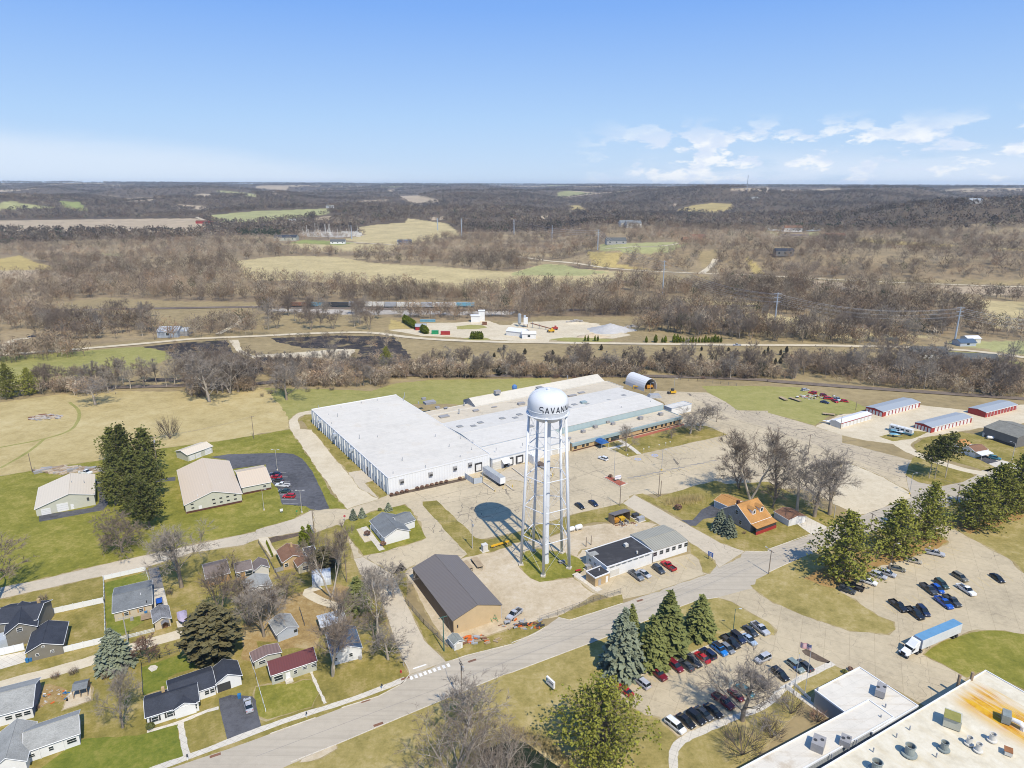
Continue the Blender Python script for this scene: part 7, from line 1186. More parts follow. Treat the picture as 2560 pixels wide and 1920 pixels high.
upole('cornerlamp','b1625,650',345,'pale green utility pole at the corner by the tan end wall','pole_green',1,RA,False);upole('road','b1780,1085',735,'dark power pole with crossarm in the bare tree beside the main road','pole_wood',2,RA+1.5708,tr=True)
upole('fyard','f1870,1075',830,'pale power pole on the grass strip left of the water tower','pole_pale',1,RA+1.57,tr=True);upole('fstreet','f503,948',740,'power pole at the end of the street by the arborvitae','pole_wood',1,0.2);upole('y1','y1998,1010',540,'thin bare power pole beside the arched shed','pole_wood',0)
upole('g1','g932,705',470,'brown power pole beside the open shelter','pole_wood',0);upole('g2','g1265,628',425,'taller of two wooden poles at the weedy corner','pole_wood',1,0.2);upole('g3','g1283,622',490,'shorter of two wooden poles at the weedy corner','pole_wood',0)
upole('h1','h5,1295',1090,'power pole at the road bend before the car park','pole_wood',1,RA+1.57,lamp=True);upole('h2','h885,900',770,'power pole behind the middle white pine','pole_wood',1,RA+1.57);upole('h3','h1625,700',520,'power pole at the junction by the right slope','pole_wood',1,RA+1.57)
upole('h4','h345,270',90,'slim power pole on the cracked lot','pole_wood',1,0.3);upole('k1','k1768,950',785,'dark power pole by the broad bare tree at the office','pole_wood',1,.6);upole('h5','h2105,325',165,'pale pole before the house with the white awning','pole_pale',0,lamp=True)
upole('e1','e1395,575',110,'tall pole between the pine grove and the community building','pole_wood',1,.3,tr=True);upole('e2','e280,420',255,'thin pole at the edge of the hay field','pole_wood',0);upole('e3','i2195,1095',900,'pole at the right edge of the hay field','pole_wood',1,.2)
upole('a1','a1108,590',355,'yellowish leaning pole beside the white picket fence','pole_pale',1,.3);upole('g4','g640,1060',980,'short dark pole behind the municipal garage','pole_wood',0);upole('g5','g683,1045',965,'second short pole behind the municipal garage','pole_wood',0);upole('h6','h570,810',700,'thin pole beside the leaning bare tree','pole_pale',0)
upole('l1','l757,850',770,'thin pole left of the storage rows','pole_wood',0);upole('l2','l625,1010',900,'pole beside the cabin cruiser','pole_wood',0)
def lamp(s_,top,label,mat='galv',rz=0.0,heads=1,foot=True):
 q,h=pole_h(s_,top);t=thing('street_lamp',label,'street lamp',q);MB().tube([q,q+Vector((0,0,h))],[.11,.07],8).build('shaft',MATS[mat],t)
 for k in range(heads):
  d=Vector((math.cos(rz+k*3.1416),math.sin(rz+k*3.1416),0));MB().tube([q+Vector((0,0,h-.1)),q+d*1.0+Vector((0,0,h+.1))],.045,6).build('arm',MATS[mat],t);MB().box(q+d*1.35+Vector((0,0,h+.1)),(.75,.34,.16),rz).build('lamp',MATS['lamp_head'],t)
 if foot:MB().lathe([(.3,0),(.3,.55),(.26,.6)],q,12).build('footing',MATS['walk' if mat!='galv' else 'yellow_post'],t)
for a_ in[('f185,400',222,'twin headed lamp at the top of the asphalt lot','pole_pale',0,2),('f397,768',575,'twin headed lamp at the corner of the asphalt lot','pole_pale',0,2),('f70,745',565,'lamp on the lawn before the community building','pole_pale',0,1),('g880,487',215,'tall thin lamp on the red island','galv',0,1),('g1292,400',225,'lamp with a yellow foot in the factory car park','galv',0,1),('h1060,1215',1035,'lamp behind the olive grey sedan','pole_wood',0,1),('h1393,1070',905,'lamp under the far white pine','pole_wood',0,1),('h680,1345',1185,'lamp at the foot of the big white pine','pole_wood',0,1),('c1910,480',285,'dark green lamp behind the row of cars','pole_green',0,1),('c1243,750',560,'lamp in front of the olive spruce','pole_wood',0,1),('k1192,720',612,'lamp before the arched hangar','galv',0,1),('k1398,690',575,'lamp at the edge of the north yard','galv',0,1),('h1222,605',425,'lamp at the road junction below the triangle lawn','galv',0,1),('k885,1265',1190,'short lamp on the drive before the office canopy','galv',0,1)][:13]:lamp(*a_)
def wires(name,label,a,b,offs,sag,r=.018,mat='wire',n=14):
 t=MB();tb=None
 for da,za,zb in offs:
  (qa,ha,ra),(qb,hb,rb)=a,b;pa=qa+Vector((math.cos(ra),math.sin(ra),0))*da+Vector((0,0,ha+za));pb=qb+Vector((math.cos(rb),math.sin(rb),0))*da+Vector((0,0,hb+zb))
  t.tube([pa.lerp(pb,i/n)-Vector((0,0,sag*4*(i/n)*(1-i/n)))for i in range(n+1)],r,3,False)
 return tag(t.build(name,MATS[mat]),label,'power line')
three=[(-1.1,-.2,-.2),(0,-.15,-.15),(1.1,-.2,-.2)];one=[(0,-1.0,-1.0)]
EDGE=lambda s_,h:(P1(s_),h,RA+1.57)
for a_,b_,o_,l_ in[('cornerlamp','road',three,'wires between the corner pole and the roadside pole'),('road','h1',three+one,'wires along the main road to the bend pole'),('h1','h2',three+one,'wires along the main road behind the white pines'),('h2','h3',three+one,'wires along the main road to the junction pole'),('fstreet','fyard',three,'wires from the street pole to the yard pole'),('fyard','g1',three,'wires from the yard pole past the water tower'),('g1','g2',three,'wires from the shelter pole to the weedy corner'),('e1','e3',three,'wires over the hay field'),('fstreet','y1',one,'single wire down the side street'),('k1','h4',three,'wires over the cracked lot'),('h4','h3',three,'wires from the cracked lot to the junction'),('a1','y1',one,'service wire over the back yards')]:wires('power_line',l_,POLES[a_],POLES[b_],o_,1.0,.016)
TP_={}
def tpole(key,s_,top,label,arms=3):
 (fx,fy),=px(s_);q=ground(fx,fy);yt=TILE[s_[0]][1]+top*TILE[s_[0]][2];hh=np.linspace(5,90,800);h=float(min(((abs(proj((q.x,q.y,q.z+x))[1]-yt),x)for x in hh))[1]);t=thing('transmission_pole',label,'power pole',q);w_=max(1.0,math.hypot(q.x,q.y)/900)
 MB().tube([q,q+Vector((0,0,h))],[.75*w_,.35*w_],10).build('shaft',MATS['steel_pole'],t)
 for k in range(arms):MB().tube([q+Vector((-3.2,0,h-.6-k*h*.115)),q+Vector((0,0,h-1-k*h*.115)),q+Vector((3.2,0,h-.6-k*h*.115))],[.1*w_,.2*w_,.1*w_],6).build('crossarm',MATS['steel_pole'],t)
 TP_[key]=(q,h)
tpole('a','p1615,1415',1130,'steel power pole beside the blue roofed barn');tpole('b','p55,1300',1008,'steel power pole at the left of the long wire span');tpole('c','o1300,1025',730,'steel power pole before the valley road');tpole('d','o740,640',462,'steel power pole at the edge of the bluff');tpole('e','o345,560',425,'thin steel pole in the woods left of the bluff',0);tpole('f','o17,510',375,'steel pole in the woods behind the big straw field');tpole('g','n1778,530',368,'steel pole right of the tan hill');tpole('h','n1570,470',362,'slim steel pole on the tan hill');tpole('i','n828,545',428,'pole at the substation corner',1)
rq=ground(*px('p2560,1500')[0]);TP_['z']=(rq+Vector((60,-20,0)),TP_['a'][1])
for a_,b_,l_ in(('a','b','high voltage wires spanning the two near steel poles'),('z','a','high voltage wires leaving at the right edge'),('b','c','high voltage wires rising to the valley road pole'),('c','d','high voltage wires climbing to the bluff pole'),('d','f','high voltage wires over the woods')):
 t=MB();(qa,ha),(qb,hb)=TP_[a_],TP_[b_]
 for dx,dz in((-3,.02),(3,.02),(-3,.135),(3,.135),(-3,.25),(3,.25),(0,0)):
  pa,pb=qa+Vector((dx,0,ha*(1-dz)-1)),qb+Vector((dx,0,hb*(1-dz)-1));t.tube([pa.lerp(pb,i/16)-Vector((0,0,7*4*(i/16)*(1-i/16)))for i in range(17)],.06 if a_ in 'az' else .075,3,False)
 tag(t.build('power_line',MATS['wire_alu']),l_,'power line')
q=ground(*px('o2027,150')[0]);ms=thing('radio_mast','thin red and white radio mast on the far ridge','mast',q);hm_=max(20,(px('o2037,15')[0][1]-px('o2027,150')[0][1])/-F*math.hypot(q.x,q.y));mm=MB()
for k in range(3):d=Vector((math.cos(k*2.09),math.sin(k*2.09),0));mm.tube([q+d*1.6,q+d*1.2+Vector((0,0,hm_))],.5,4)
for i in range(24):z_=hm_*i/24;mm.tube([q+Vector((1.5,0,z_)),q+Vector((-.75,1.3,z_+hm_/24)),q+Vector((-.75,-1.3,z_+hm_/12))],.25,3)
mm.build('lattice',MATS['steel_pole'],ms)
M('vinyl',(.74,.75,.74),.45,.04);M('chain',(.13,.13,.13),.7)
def fence(name,label,pts,h,mat,solid=True,gap=2.4,rails=2,cat='fence',post=.12):
 pts=P(pts)if isinstance(pts,str)else pts;t=thing(name,label,cat,pts[0]);pn,po=MB(),[]
 for a,b in zip(pts,pts[1:]):
  L=(b-a).length;n=max(1,round(L/gap));rz=math.atan2((b-a).y,(b-a).x)
  for k in range(n+1):
   po.append(a.lerp(b,k/n))
   if k<n:
    c=a.lerp(b,(k+.5)/n)
    if solid:pn.box(c+Vector((0,0,h*.5)),(L/n-post-.01,.05,h-.12),rz)
    else:
     for r in range(rails):pn.box(c+Vector((0,0,h*(r+1)/rails-.08)),(L/n-post-.01,.04,.09 if mat!='chain' else .045),rz)
     if mat=='chain':
      for j in range(1,10):pn.box(a.lerp(b,(k+j/10)/n)+Vector((0,0,h/2)),(.02,.02,h-.1),rz)
     elif rails==3:
      for j in range(1,14):pn.box(a.lerp(b,(k+j/14)/n)+Vector((0,0,h/2)),(.06,.03,h-.1),rz)
 pn.build('panel' if solid else 'rails',MATS[mat],t)
 for p in po:MB().box(p+Vector((0,0,h/2+.03)),(post,post,h+.1),0).build('post',MATS[mat],t)
 return t
fence('privacy_fence','white vinyl privacy fence between the navy house and the fenced yard','a368,348 895,232',1.9,'vinyl');fence('privacy_fence','white vinyl privacy fence along the alley','a542,665 905,578',1.9,'vinyl');fence('privacy_fence','white vinyl fence closing the drive of the navy house','a-40,698 213,640',2.2,'vinyl')
fence('picket_fence','white picket fence beside the leaning pole','a1030,560 1335,482',1.2,'vinyl',False,2.4,3);fence('rail_fence','white rail fence along the left side of the fenced yard','a898,40 905,240 912,490',1.5,'vinyl',False,2.2,3,post=.16);fence('privacy_fence','white fence across the back of the fenced yard','e895,1350 1258,1268',1.6,'vinyl');fence('rail_fence','white rail fence at the right back of the fenced yard','e1258,1268 1285,1345',1.5,'vinyl',False,2.2,3)
fence('rail_fence','low white fence right of the dark driveway','a2165,735 2212,870 b0,880 85,1172',.8,'vinyl',False,3,2);fence('chain_fence','chain link fence along the foot of the brown steel building','b1290,225 1450,420 1655,610',1.8,'chain',False,2.6,2,post=.09);fence('chain_fence','chain link fence along the dirt yard by the road','c240,392 395,340 700,230 940,150',1.8,'chain',False,2.6,2,post=.1)
fence('chain_fence','dark chain fence around the back lawn of the navy roofed ranch','a1238,1030 1222,770 1380,712 1550,655',1.3,'chain',False,3,2,post=.1);fence('chain_fence','dark fence beside the brown bungalow lawn','y560,380 720,640 900,980',1.3,'chain',False,2.5,2);fence('board_fence','weathered board fence beside the brown bungalow','y830,860 990,815',1.6,'w_greywood');fence('chain_fence','fence from the shed to the pole at the street','b380,300 420,430',1.2,'chain',False)
fence('chain_fence','thin fence behind the factory yard by the railway','k1240,570 1600,600 1940,640',2.0,'chain',False,5,2,post=.15)
fence('enclosure_fence','pale slatted enclosure beside the dock trailer','f1805,470 1880,520 1958,508 1955,460',2.6,'w_bluegrey',True,2.0);fence('ramp_railing','white balustrade along the office entrance ramp, left run','d55,1020 150,965 225,1015',1.0,'vinyl',False,2,3);fence('ramp_railing','white balustrade along the office entrance ramp, right run','d195,950 285,895',1.0,'vinyl',False,2,3);fence('ramp_railing','white balustrade running from the ramp to the office wall','d225,945 365,1080',1.0,'vinyl',False,2,3)
M('flag_red',(.45,.03,.05),.7,.1);M('flag_white',(.75,.74,.72),.7,.04);M('flag_blue',(.02,.03,.14),.7,.1);M('sign_white',(.75,.75,.75),.5,.03);M('sign_ink',(.02,.05,.10),.6);M('sign_teal',(.03,.22,.30),.5);M('sign_blue',(.04,.12,.40),.5);M('sign_green',(.02,.25,.10),.5);M('sign_grey',(.42,.44,.46),.6)
def flag(q,h,label,d,kind):
 t=thing('flagpole',label,'flagpole',q);MB().tube([q,q+Vector((0,0,h))],[.09,.05],8).build('pole',MATS['wire_alu'],t);MB().lathe([(.02,0),(.12,.1),(.02,.22)],q+Vector((0,0,h)),8).build('finial',MATS['yellow_post'],t)
 if not kind:return
 W,Hh,nx=2.5,1.5,12;fl={m:MB()for m in('flag_red','flag_white','flag_blue')}
 def pt(i,j):x=W*i/nx;return q+d*x+Vector((-d.y,d.x,0))*.16*math.sin(i*.9)+Vector((0,0,h-.15-Hh*j/13-.18*(i/nx)**1.5))
 for i in range(nx):
  for j in range(13):m='flag_blue' if i<5 and j<7 else('flag_red' if j%2==0 else 'flag_white');fl[m].add([pt(i,j),pt(i+1,j),pt(i+1,j+1),pt(i,j+1)],[(0,1,2,3)])
 o=fl['flag_red'].build('flag',MATS['flag_red'],t);fl['flag_white'].build('stripes',MATS['flag_white'],o);fl['flag_blue'].build('canton',MATS['flag_blue'],o)
 st=MB()
 for a_ in range(5):
  for b_ in range(4):
   c=pt(.5+a_,.9+b_*1.6)
   for sg in(-1,1):n_=Vector((-d.y,d.x,0))*.02*sg;st.add([c+n_+d*.05,c+n_+Vector((0,0,.05)),c+n_-d*.05,c+n_-Vector((0,0,.05))],[(0,1,2,3)])
 st.build('stars',MATS['flag_white'],o)
q,h=pole_h('d320,1000',590);flag(q,h,'flagpole flying the striped national flag before the office',Vector((-.85,.5,0)).normalized(),1);q,h=pole_h('d222,1030',672);flag(q,h,'bare second flagpole left of the flying flag',None,0)
def sign(name,label,s0,s1,zb,zt_,mat,lines=(),posts=True,ink='sign_ink',thick=.25,back=False,cat='sign'):
 a,b=P(s0+' '+s1);d=(b-a);L=d.length;d.normalize();n=Vector((d.y,-d.x,0));n=n if n.dot(Vector((0,-1,0)))>0 else-n;c=(a+b)/2;rz=math.atan2(d.y,d.x);t=thing(name,label,cat,c)
 MB().box(c+Vector((0,0,(zb+zt_)/2)),(L,thick,zt_-zb),rz).build('panel',MATS[mat],t)
 if posts:
  for e in(.12,.88):MB().box(a.lerp(b,e)+Vector((0,0,zb/2)),(.12,.12,zb),rz).build('post',MATS['trim_dark'],t)
 if lines:
  right=d if d.cross(Vector((0,0,1))).dot(n)>0 else-d
  for txt,x,z,size in lines:
   me=text_mesh(txt,size);v=np.empty(len(me.vertices)*3,np.float32);me.vertices.foreach_get('co',v);v=v.reshape(-1,3);o_=c+n*(thick/2+.012)+right*(x-L/2)
   me.vertices.foreach_set('co',np.array([tuple(o_-t.location+right*float(p[0])+Vector((0,0,z+float(p[1]))))for p in v],np.float32).ravel());me.materials.append(MATS[ink]);me.update();link('lettering',me,t)
 return t,c,d,n,L
t,c,d,n,L=sign('monument_sign','white company sign with a blue green emblem on the front lawn','c300,935','c365,995',.7,2.5,'sign_white',thick=.5)
rt=d if d.cross(Vector((0,0,1))).dot(n)>0 else-d
em=MB();o_=c+n*.262-rt*(L*.34)+Vector((0,0,1.75));em.add([o_+rt*(.42*math.cos(k*.5236))+Vector((0,0,.42*math.sin(k*.5236)))for k in range(12)],[tuple(range(12))]);em.build('emblem',MATS['sign_teal'],t)
em=MB();o_=o_+n*.006;em.add([o_+rt*x+Vector((0,0,z))for x,z in((-.05,-.3),(.34,-.1),(.38,.2),(.1,.36),(.16,.05))],[(0,1,2,3,4)]);em.build('emblem_swoosh',MATS['sign_white'],t)
em=MB()
for k,(x0,x1)in enumerate(((-.16,-.02),(.0,.12),(.14,.26),(.28,.42))):q_=c+n*.262+Vector((0,0,1.72));em.add([q_+rt*(L*x0)+Vector((0,0,-.16)),q_+rt*(L*x1)+Vector((0,0,-.16)),q_+rt*(L*x1)+Vector((0,0,.16)),q_+rt*(L*x0)+Vector((0,0,.16))],[(0,1,2,3)])
em.build('lettering',MATS['sign_ink'],t)
t,c,d,n,L=sign('notice_board','white two panel sign on the red island in the factory yard','g888,500','g940,490',1.0,2.6,'sign_white');em=MB();rt=d if d.cross(Vector((0,0,1))).dot(n)>0 else-d
for k in range(5):q_=c+n*.14+rt*(L*(-.36+.18*k))+Vector((0,0,1.95));em.add([q_+rt*-.16+Vector((0,0,-.14)),q_+rt*.16+Vector((0,0,-.14)),q_+rt*.16+Vector((0,0,.14)),q_+rt*-.16+Vector((0,0,.14))],[(0,1,2,3)])
em.build('lettering',MATS['sign_blue'],t)
isl=P('g790,462 835,448 1000,518 935,545',0);pz=MB();pz.prism([p.xy for p in isl][::-1],0.01,.25);tag(pz.build('traffic_island',MATS['walk']),'kerbed island with red mulch in the factory yard','kerb',kind='structure');pc=sum(isl,Vector())/4
pz=MB();pz.prism([(pc+(p-pc)*.9).xy for p in isl][::-1],.24,.27);tag(pz.build('planting_bed',MATS['redmulch']),'red mulch filling of the island','ground',kind='structure')
t,c,d,n,L=sign('road_sign','pale blue sign on two posts at the street corner','g1690,1165','g1733,1185',1.4,2.9,'sign_blue',thick=.12);em=MB()
for k in range(3):MB;q_=c+n*.07+Vector((0,0,1.7+k*.4));em.add([q_-d*(L*.36)+Vector((0,0,-.09)),q_+d*(L*.36)+Vector((0,0,-.09)),q_+d*(L*.36)+Vector((0,0,.09)),q_-d*(L*.36)+Vector((0,0,.09))],[(0,1,2,3)])
em.build('lettering',MATS['sign_white'],t)
def post_sign(name,label,s_,h,mat,shape,r,cat='sign',txt=None):
 q=P1(s_);t=thing(name,label,cat,q);MB().tube([q,q+Vector((0,0,h))],.04,6).build('post',MATS['galv'],t);n=shape;m=MB();f=Vector((q.x,q.y,0)).normalized();rt=Vector((f.y,-f.x,0))
 ring=[q-f*.06+rt*(r*math.cos(6.2832*(k+.5)/n))+Vector((0,0,h+r*math.sin(6.2832*(k+.5)/n)))for k in range(n)];m.add(ring+[p+f*.03 for p in ring],[tuple(range(n-1,-1,-1)),tuple(range(n,2*n))]);m.build('plate',MATS[mat],t)
 if txt:
  me=text_mesh(txt,r*.62);v=np.empty(len(me.vertices)*3,np.float32);me.vertices.foreach_get('co',v);v=v.reshape(-1,3);v[:,0]-=v[:,0].max()/2;v[:,1]-=v[:,1].max()/2
  me.vertices.foreach_set('co',np.array([tuple(-f*.075+rt*float(p[0])+Vector((0,0,h+float(p[1]))))for p in v],np.float32).ravel());me.materials.append(MATS['sign_white']);me.update();link('lettering',me,t)
post_sign('stop_sign','red stop sign at the dental office corner','f768,845',2.3,'flag_red',8,.45,txt='STOP');post_sign('street_sign','dark street sign plate at the crosswalk corner','b1275,780',2.2,'trim_dark',4,.5);post_sign('street_sign','green street sign by the asphalt lot','f355,790',1.8,'sign_green',4,.4);post_sign('lawn_sign','white sign on the community building lawn','f222,768',1.2,'sign_white',4,.75);post_sign('parking_sign','blue parking sign in front of the grey green car','d225,835',1.6,'sign_blue',4,.45)
for k,s_ in enumerate('g1137,242 g1182,226 g1270,205 g1327,190 g1365,180 g998,290'.split()):t=post_sign('parking_sign','small white parking sign in the row along the office lawn',s_,1.6,'sign_white',4,.32)
for o in list(COL.objects):
 if o.name.startswith('parking_sign')and o.get('label','').startswith('small white'):o['group']='parking signs along the office lawn'
for nm,lab,s_,h_ in(('mailbox','dark mailbox on a post beside the ranch front walk','a1623,1592',1.1),('mailbox','mailbox on a post before the maroon roofed house','b440,1222',1.1),('mailbox','mailbox on a post left of the crosswalk lawn','b1090,978',1.1)):
 q=P1(s_);t=thing(nm,lab,'mailbox',q);MB().box(q+Vector((0,0,h_/2)),(.12,.12,h_),RA).build('post',MATS['vinyl'],t);MB().box(q+Vector((0,0,h_+.15)),(.3,.55,.3),RA).build('box',MATS['trim_dark'],t)
q=P1('b1253,835');t=thing('fire_hydrant','red fire hydrant on the corner lawn','hydrant',q);MB().lathe([(.2,0),(.2,.06),(.14,.1),(.14,.6),(.18,.62),(.16,.75),(.05,.85)],q,12).build('barrel',MATS['flag_red'],t);MB().tube([q+Vector((-.28,0,.45)),q+Vector((.28,0,.45))],.08,8).build('nozzle',MATS['flag_red'],t)
M('bin_blue',(.03,.16,.36),.5);M('tank_white',(.7,.7,.68),.4);M('orange_plastic',(.6,.13,.02),.5);M('pallet',(.38,.29,.18),.9,.2);M('lumber',(.45,.37,.27),.9,.25,2);M('rubble',(.45,.42,.38),.95,.2);M('rusty',(.2,.10,.06),.9,.25);M('machine_yellow',(.62,.36,.02),.5);M('machine_red',(.35,.05,.04),.6);M('crate_grey',(.33,.34,.35),.8)
for lab,s_,m in(('blue wheeled bin left of its twin at the navy garage','a240,745','bin_blue'),('blue wheeled bin right of its twin at the navy garage','a270,735','bin_blue'),('blue bin on the deck side of the beige bungalow','a1265,330','bin_blue'),('blue wheeled bin beside the dark driveway','a2070,1055','bin_blue')):
 q=P1(s_);t=thing('wheeled_bin',lab,'bin',q);MB().box(q+Vector((0,0,.55)),(.62,.62,.95),.3,1.15).build('body',MATS[m],t);MB().box(q+Vector((0,0,1.08)),(.78,.8,.09),.3).build('lid',MATS[m],t)
def ltank(lab,s_,r,L,rz):
 q=P1(s_);t=thing('propane_tank',lab,'tank',q);d=Vector((math.cos(rz),math.sin(rz),0));c=q+Vector((0,0,r+.3));MB().tube([c-d*(L/2),c-d*(L/2-r*.5),c+d*(L/2-r*.5),c+d*(L/2)],[r*.45,r,r,r*.45],14).build('shell',MATS['tank_white'],t)
 for e in(-.3,.3):MB().box(c+d*L*e-Vector((0,0,r*.75)),(.25,r*1.5,r*.8),rz).build('saddle',MATS['walk'],t)
ltank('white propane tank beside the grey steel shed','h1930,135',.75,4.2,-.3);ltank('white tank beside the salt shelter','g575,915',.9,3.0,CA);ltank('second white tank behind the tower leg','g510,930',.8,3.0,CA)
for lab,s_,m,d_ in(('pale transformer cabinet beside the yard pole','f1975,1095','w_offwhite',(1.8,1.6,2.4)),('grey cabinet beside the pump house','g655,1255','ac_grey',(1.6,1.2,1.4)),('white utility cabinet at the road verge','h2145,1370','w_offwhite',(.6,.5,1.1))if False else('pale cabinet beside the salt shelter','g1110,835','crate_grey',(2.6,1.6,1.4)),('dark generator right of the salt shelter','g1065,805','trim_dark',(2.4,1.6,1.3))):
 q=P1(s_);t=thing('utility_cabinet',lab,'cabinet',q);MB().box(q+Vector((0,0,d_[2]/2)),d_,CA).build('housing',MATS[m],t);MB().box(q+Vector((0,0,d_[2]+.04)),(d_[0]+.14,d_[1]+.14,.08),CA).build('lid',MATS[m],t);MB().box(q-Vector((0,0,-.06)),(d_[0]+.8,d_[1]+.8,.12),CA).build('plinth',MATS['walk'],t)
def heap(name,lab,s_,n,spread,mats,size,cat,seed=0,h=1.0):
 q=P1(s_);r=random.Random(seed+len(lab));t=thing(name,lab,cat,q)
 by={}
 for k in range(n):
  m=r.choice(mats);a=r.uniform(0,6.28);f=r.uniform(0,1)**.6;p=q+Vector((math.cos(a)*spread[0]*f,math.sin(a)*spread[1]*f,r.uniform(.1,h)*(1-f*.7)));L=size*r.uniform(.5,1.4)
  by.setdefault(m,MB()).box(p,(L,L*r.uniform(.12,.5),L*r.uniform(.1,.35)),r.uniform(-.5,1.2))
 for m,b in by.items():o=b.build({'lumber':'boards','rubble':'rubble','rusty':'scrap'}.get(m,'debris'),MATS[m],t);o['kind']='stuff'
 return t
heap('lumber_pile','long pile of stacked lumber behind the tan barn','e610,405',150,(15,3.2),['lumber','lumber','w_greywood','w_wood'],3.2,'lumber pile',1,1.6);heap('brush_pile','pile of old boards on the hay field','i390,915',90,(8,4),['lumber','w_greywood','rubble','rusty'],2.6,'wood pile',2,1.4);heap('scrap_heap','scattered scrap between the wrecked cars','l410,735',80,(13,5),['rusty','flag_red','crate_grey','lumber','tank_white','trim_dark'],1.5,'scrap heap',3,.9)
heap('rubble_heap','pale heap of broken concrete behind the gravel pile','o550,1262',70,(8,4),['rubble'],1.8,'rubble heap',4,3);heap('rubble_heap','second heap of broken concrete at the wood edge','o1040,1305',60,(7,3),['rubble'],1.8,'rubble heap',5,2)
heap('garden_clutter','garden pots and planks beside the white house','a430,1050',40,(5,3),['lumber','orange_plastic','w_wood','rubble','bin_blue','tank_white'],.6,'garden clutter',6,.5);heap('material_row','row of crates and road barriers along the yard fence','c100,420',45,(7.5,2.4),['crate_grey','rusty','orange_plastic','pallet','trim_dark'],1.3,'material stack',7,1.0);heap('material_row','row of bins and red beams before the tan end wall','b1900,555',50,(7.0,1.8),['crate_grey','rusty','orange_plastic','pallet'],1.4,'material stack',8,.9)
heap('rock_pile','small pile of rubble in the garage yard','g980,870',26,(5,2.5),['rubble','rusty'],.9,'rubble heap',9,.5)
q=P1('b2040,400');t=thing('equipment_stand','green steel A shaped frames leaning at the tan end wall','frame',q)
for k in range(2):
 o_=q+Vector((k*1.6-.8,.3*k,0));MB().tube([o_+Vector((-.9,0,0)),o_+Vector((0,0,2.4)),o_+Vector((.9,0,0))],.08,5).build('frame_leg',MATS['sign_green'],t);MB().tube([o_+Vector((-.5,0,1)),o_+Vector((.5,0,1))],.06,5).build('crossbar',MATS['sign_green'],t)
q=P1('f2110,1055');t=thing('steel_beams','stack of yellow beams on trestles behind the tower','beams',q)
for k in range(3):MB().box(q+Vector((0,.35*k,.75+.15*(k==1))),(7,.28,.3),CA).build('beam',MATS['machine_yellow'],t)
for e in(-2.4,2.4):MB().box(q+Vector((e*math.cos(CA),e*math.sin(CA)+.35,.3)),(.3,1.5,.6),CA).build('trestle',MATS['pallet'],t)
def flatbed(lab,s_,d,L,W):
 (x,y),=px(s_);k=TILE[s_[0]][2];p=at(x,y,.7);a,b=at(x-d[0]*k/2,y-d[1]*k/2,.7),at(x+d[0]*k/2,y+d[1]*k/2,.7);t=thing('flatbed_trailer',lab,'trailer',(p.x,p.y,.03),rz=math.atan2((b-a).y,(b-a).x));link('deck',MB().box((0,0,.78),(L,W,.1)).mesh('deck',MATS['pallet']),t)
 f=MB();f.box((0,0,.66),(L,W*.5,.12));f.tube([(L/2,-.6,.66),(L/2+1.5,0,.6),(L/2,.6,.66)],.06,4);link('chassis',f.mesh('chassis',MATS['trim_dark']),t);[dual(t,x_,W+.3,.35)for x_ in(-.9,-1.8)]
flatbed('flatbed trailer behind the brown steel building, right one','f1912,1195',(60,80),6.0,2.2);flatbed('narrow flatbed trailer beside the brown steel building','f1830,1215',(60,70),5.0,1.6);flatbed('flat trailer on the meadow left of the junk heap','l232,752',(90,30),7.5,2.0);flatbed('dark trailer farthest left on the meadow','l130,745',(60,30),6.0,2.2);flatbed('low flat trailer on the grass by the cabin cruiser','l525,880',(80,8),6.0,2.2)
q=P1('g430,1200');t=thing('picnic_table','weathered picnic table on the green below the tower','picnic table',q);MB().box(q+Vector((0,0,.76)),(2.2,.9,.08),.3).build('top',MATS['w_greywood'],t)
for s_ in(-1,1):MB().box(q+Vector((-.25*s_*.9,.75*s_,.44)),(2.2,.3,.06),.3).build('bench',MATS['w_greywood'],t)
for e in(-.75,.75):MB().box(q+Vector((e,.22*e,.37)),(.1,1.5,.74),.3).build('frame',MATS['w_greywood'],t)
q=P1('g570,1275');t=thing('park_bench','red bench at the edge of the tower green','bench',q);MB().box(q+Vector((0,0,.45)),(1.8,.5,.07),.3).build('seat',MATS['flag_red'],t);MB().box(q+Vector((.08,-.25,.75)),(1.8,.07,.45),.3).build('backrest',MATS['flag_red'],t);[MB().box(q+Vector((e,.2*e,.2)),(.1,.45,.42),.3).build('leg',MATS['trim_dark'],t)for e in(-.7,.7)]
for k,s_ in enumerate('g348,455 f2065,585 g155,495 f2135,560 g5,545'.split()):q=P1(s_);t=thing('bollard','yellow bollard at the end of a dock wall','bollard',q,'yellow dock bollards');MB().lathe([(.13,0),(.13,.95),(.1,1.05),(.02,1.08)],q,10).build('post',MATS['yellow_post'],t)
for lab,s_ in(('dock kerb wall left of the box trailer','f1960,510 2062,582'),('dock kerb wall right of the box trailer','f2160,530 2212,570'),('dock kerb wall under the tower legs','g0,385 150,500'),('dock kerb wall beside the loading ramp','g245,375 348,455')):
 a,b=P(s_);tag(MB().box((a+b)/2+Vector((0,0,.3)),((b-a).length,.35,.6),math.atan2((b-a).y,(b-a).x)).build('dock_wall',MATS['walk']),lab,'wall')
q=P1('k1185,660');t=thing('yard_machine','orange machine inside the arched hangar','machine',q);MB().box(q+Vector((0,0,1.5)),(4.5,2.4,2),.4).build('body',MATS['spreader_orange'],t);MB().box(q+Vector((.5,0,2.9)),(1.8,1.8,1),.4).build('cab',MATS['win_glass'],t);[MB().lathe([(.3,-.3),(.6,-.3),(.6,.3),(.3,.3)],q+Vector((dx,dy,.6)),10).build('wheel',MATS['tyre'],t)for dx in(-1.5,1.5)for dy in(-1,1)]
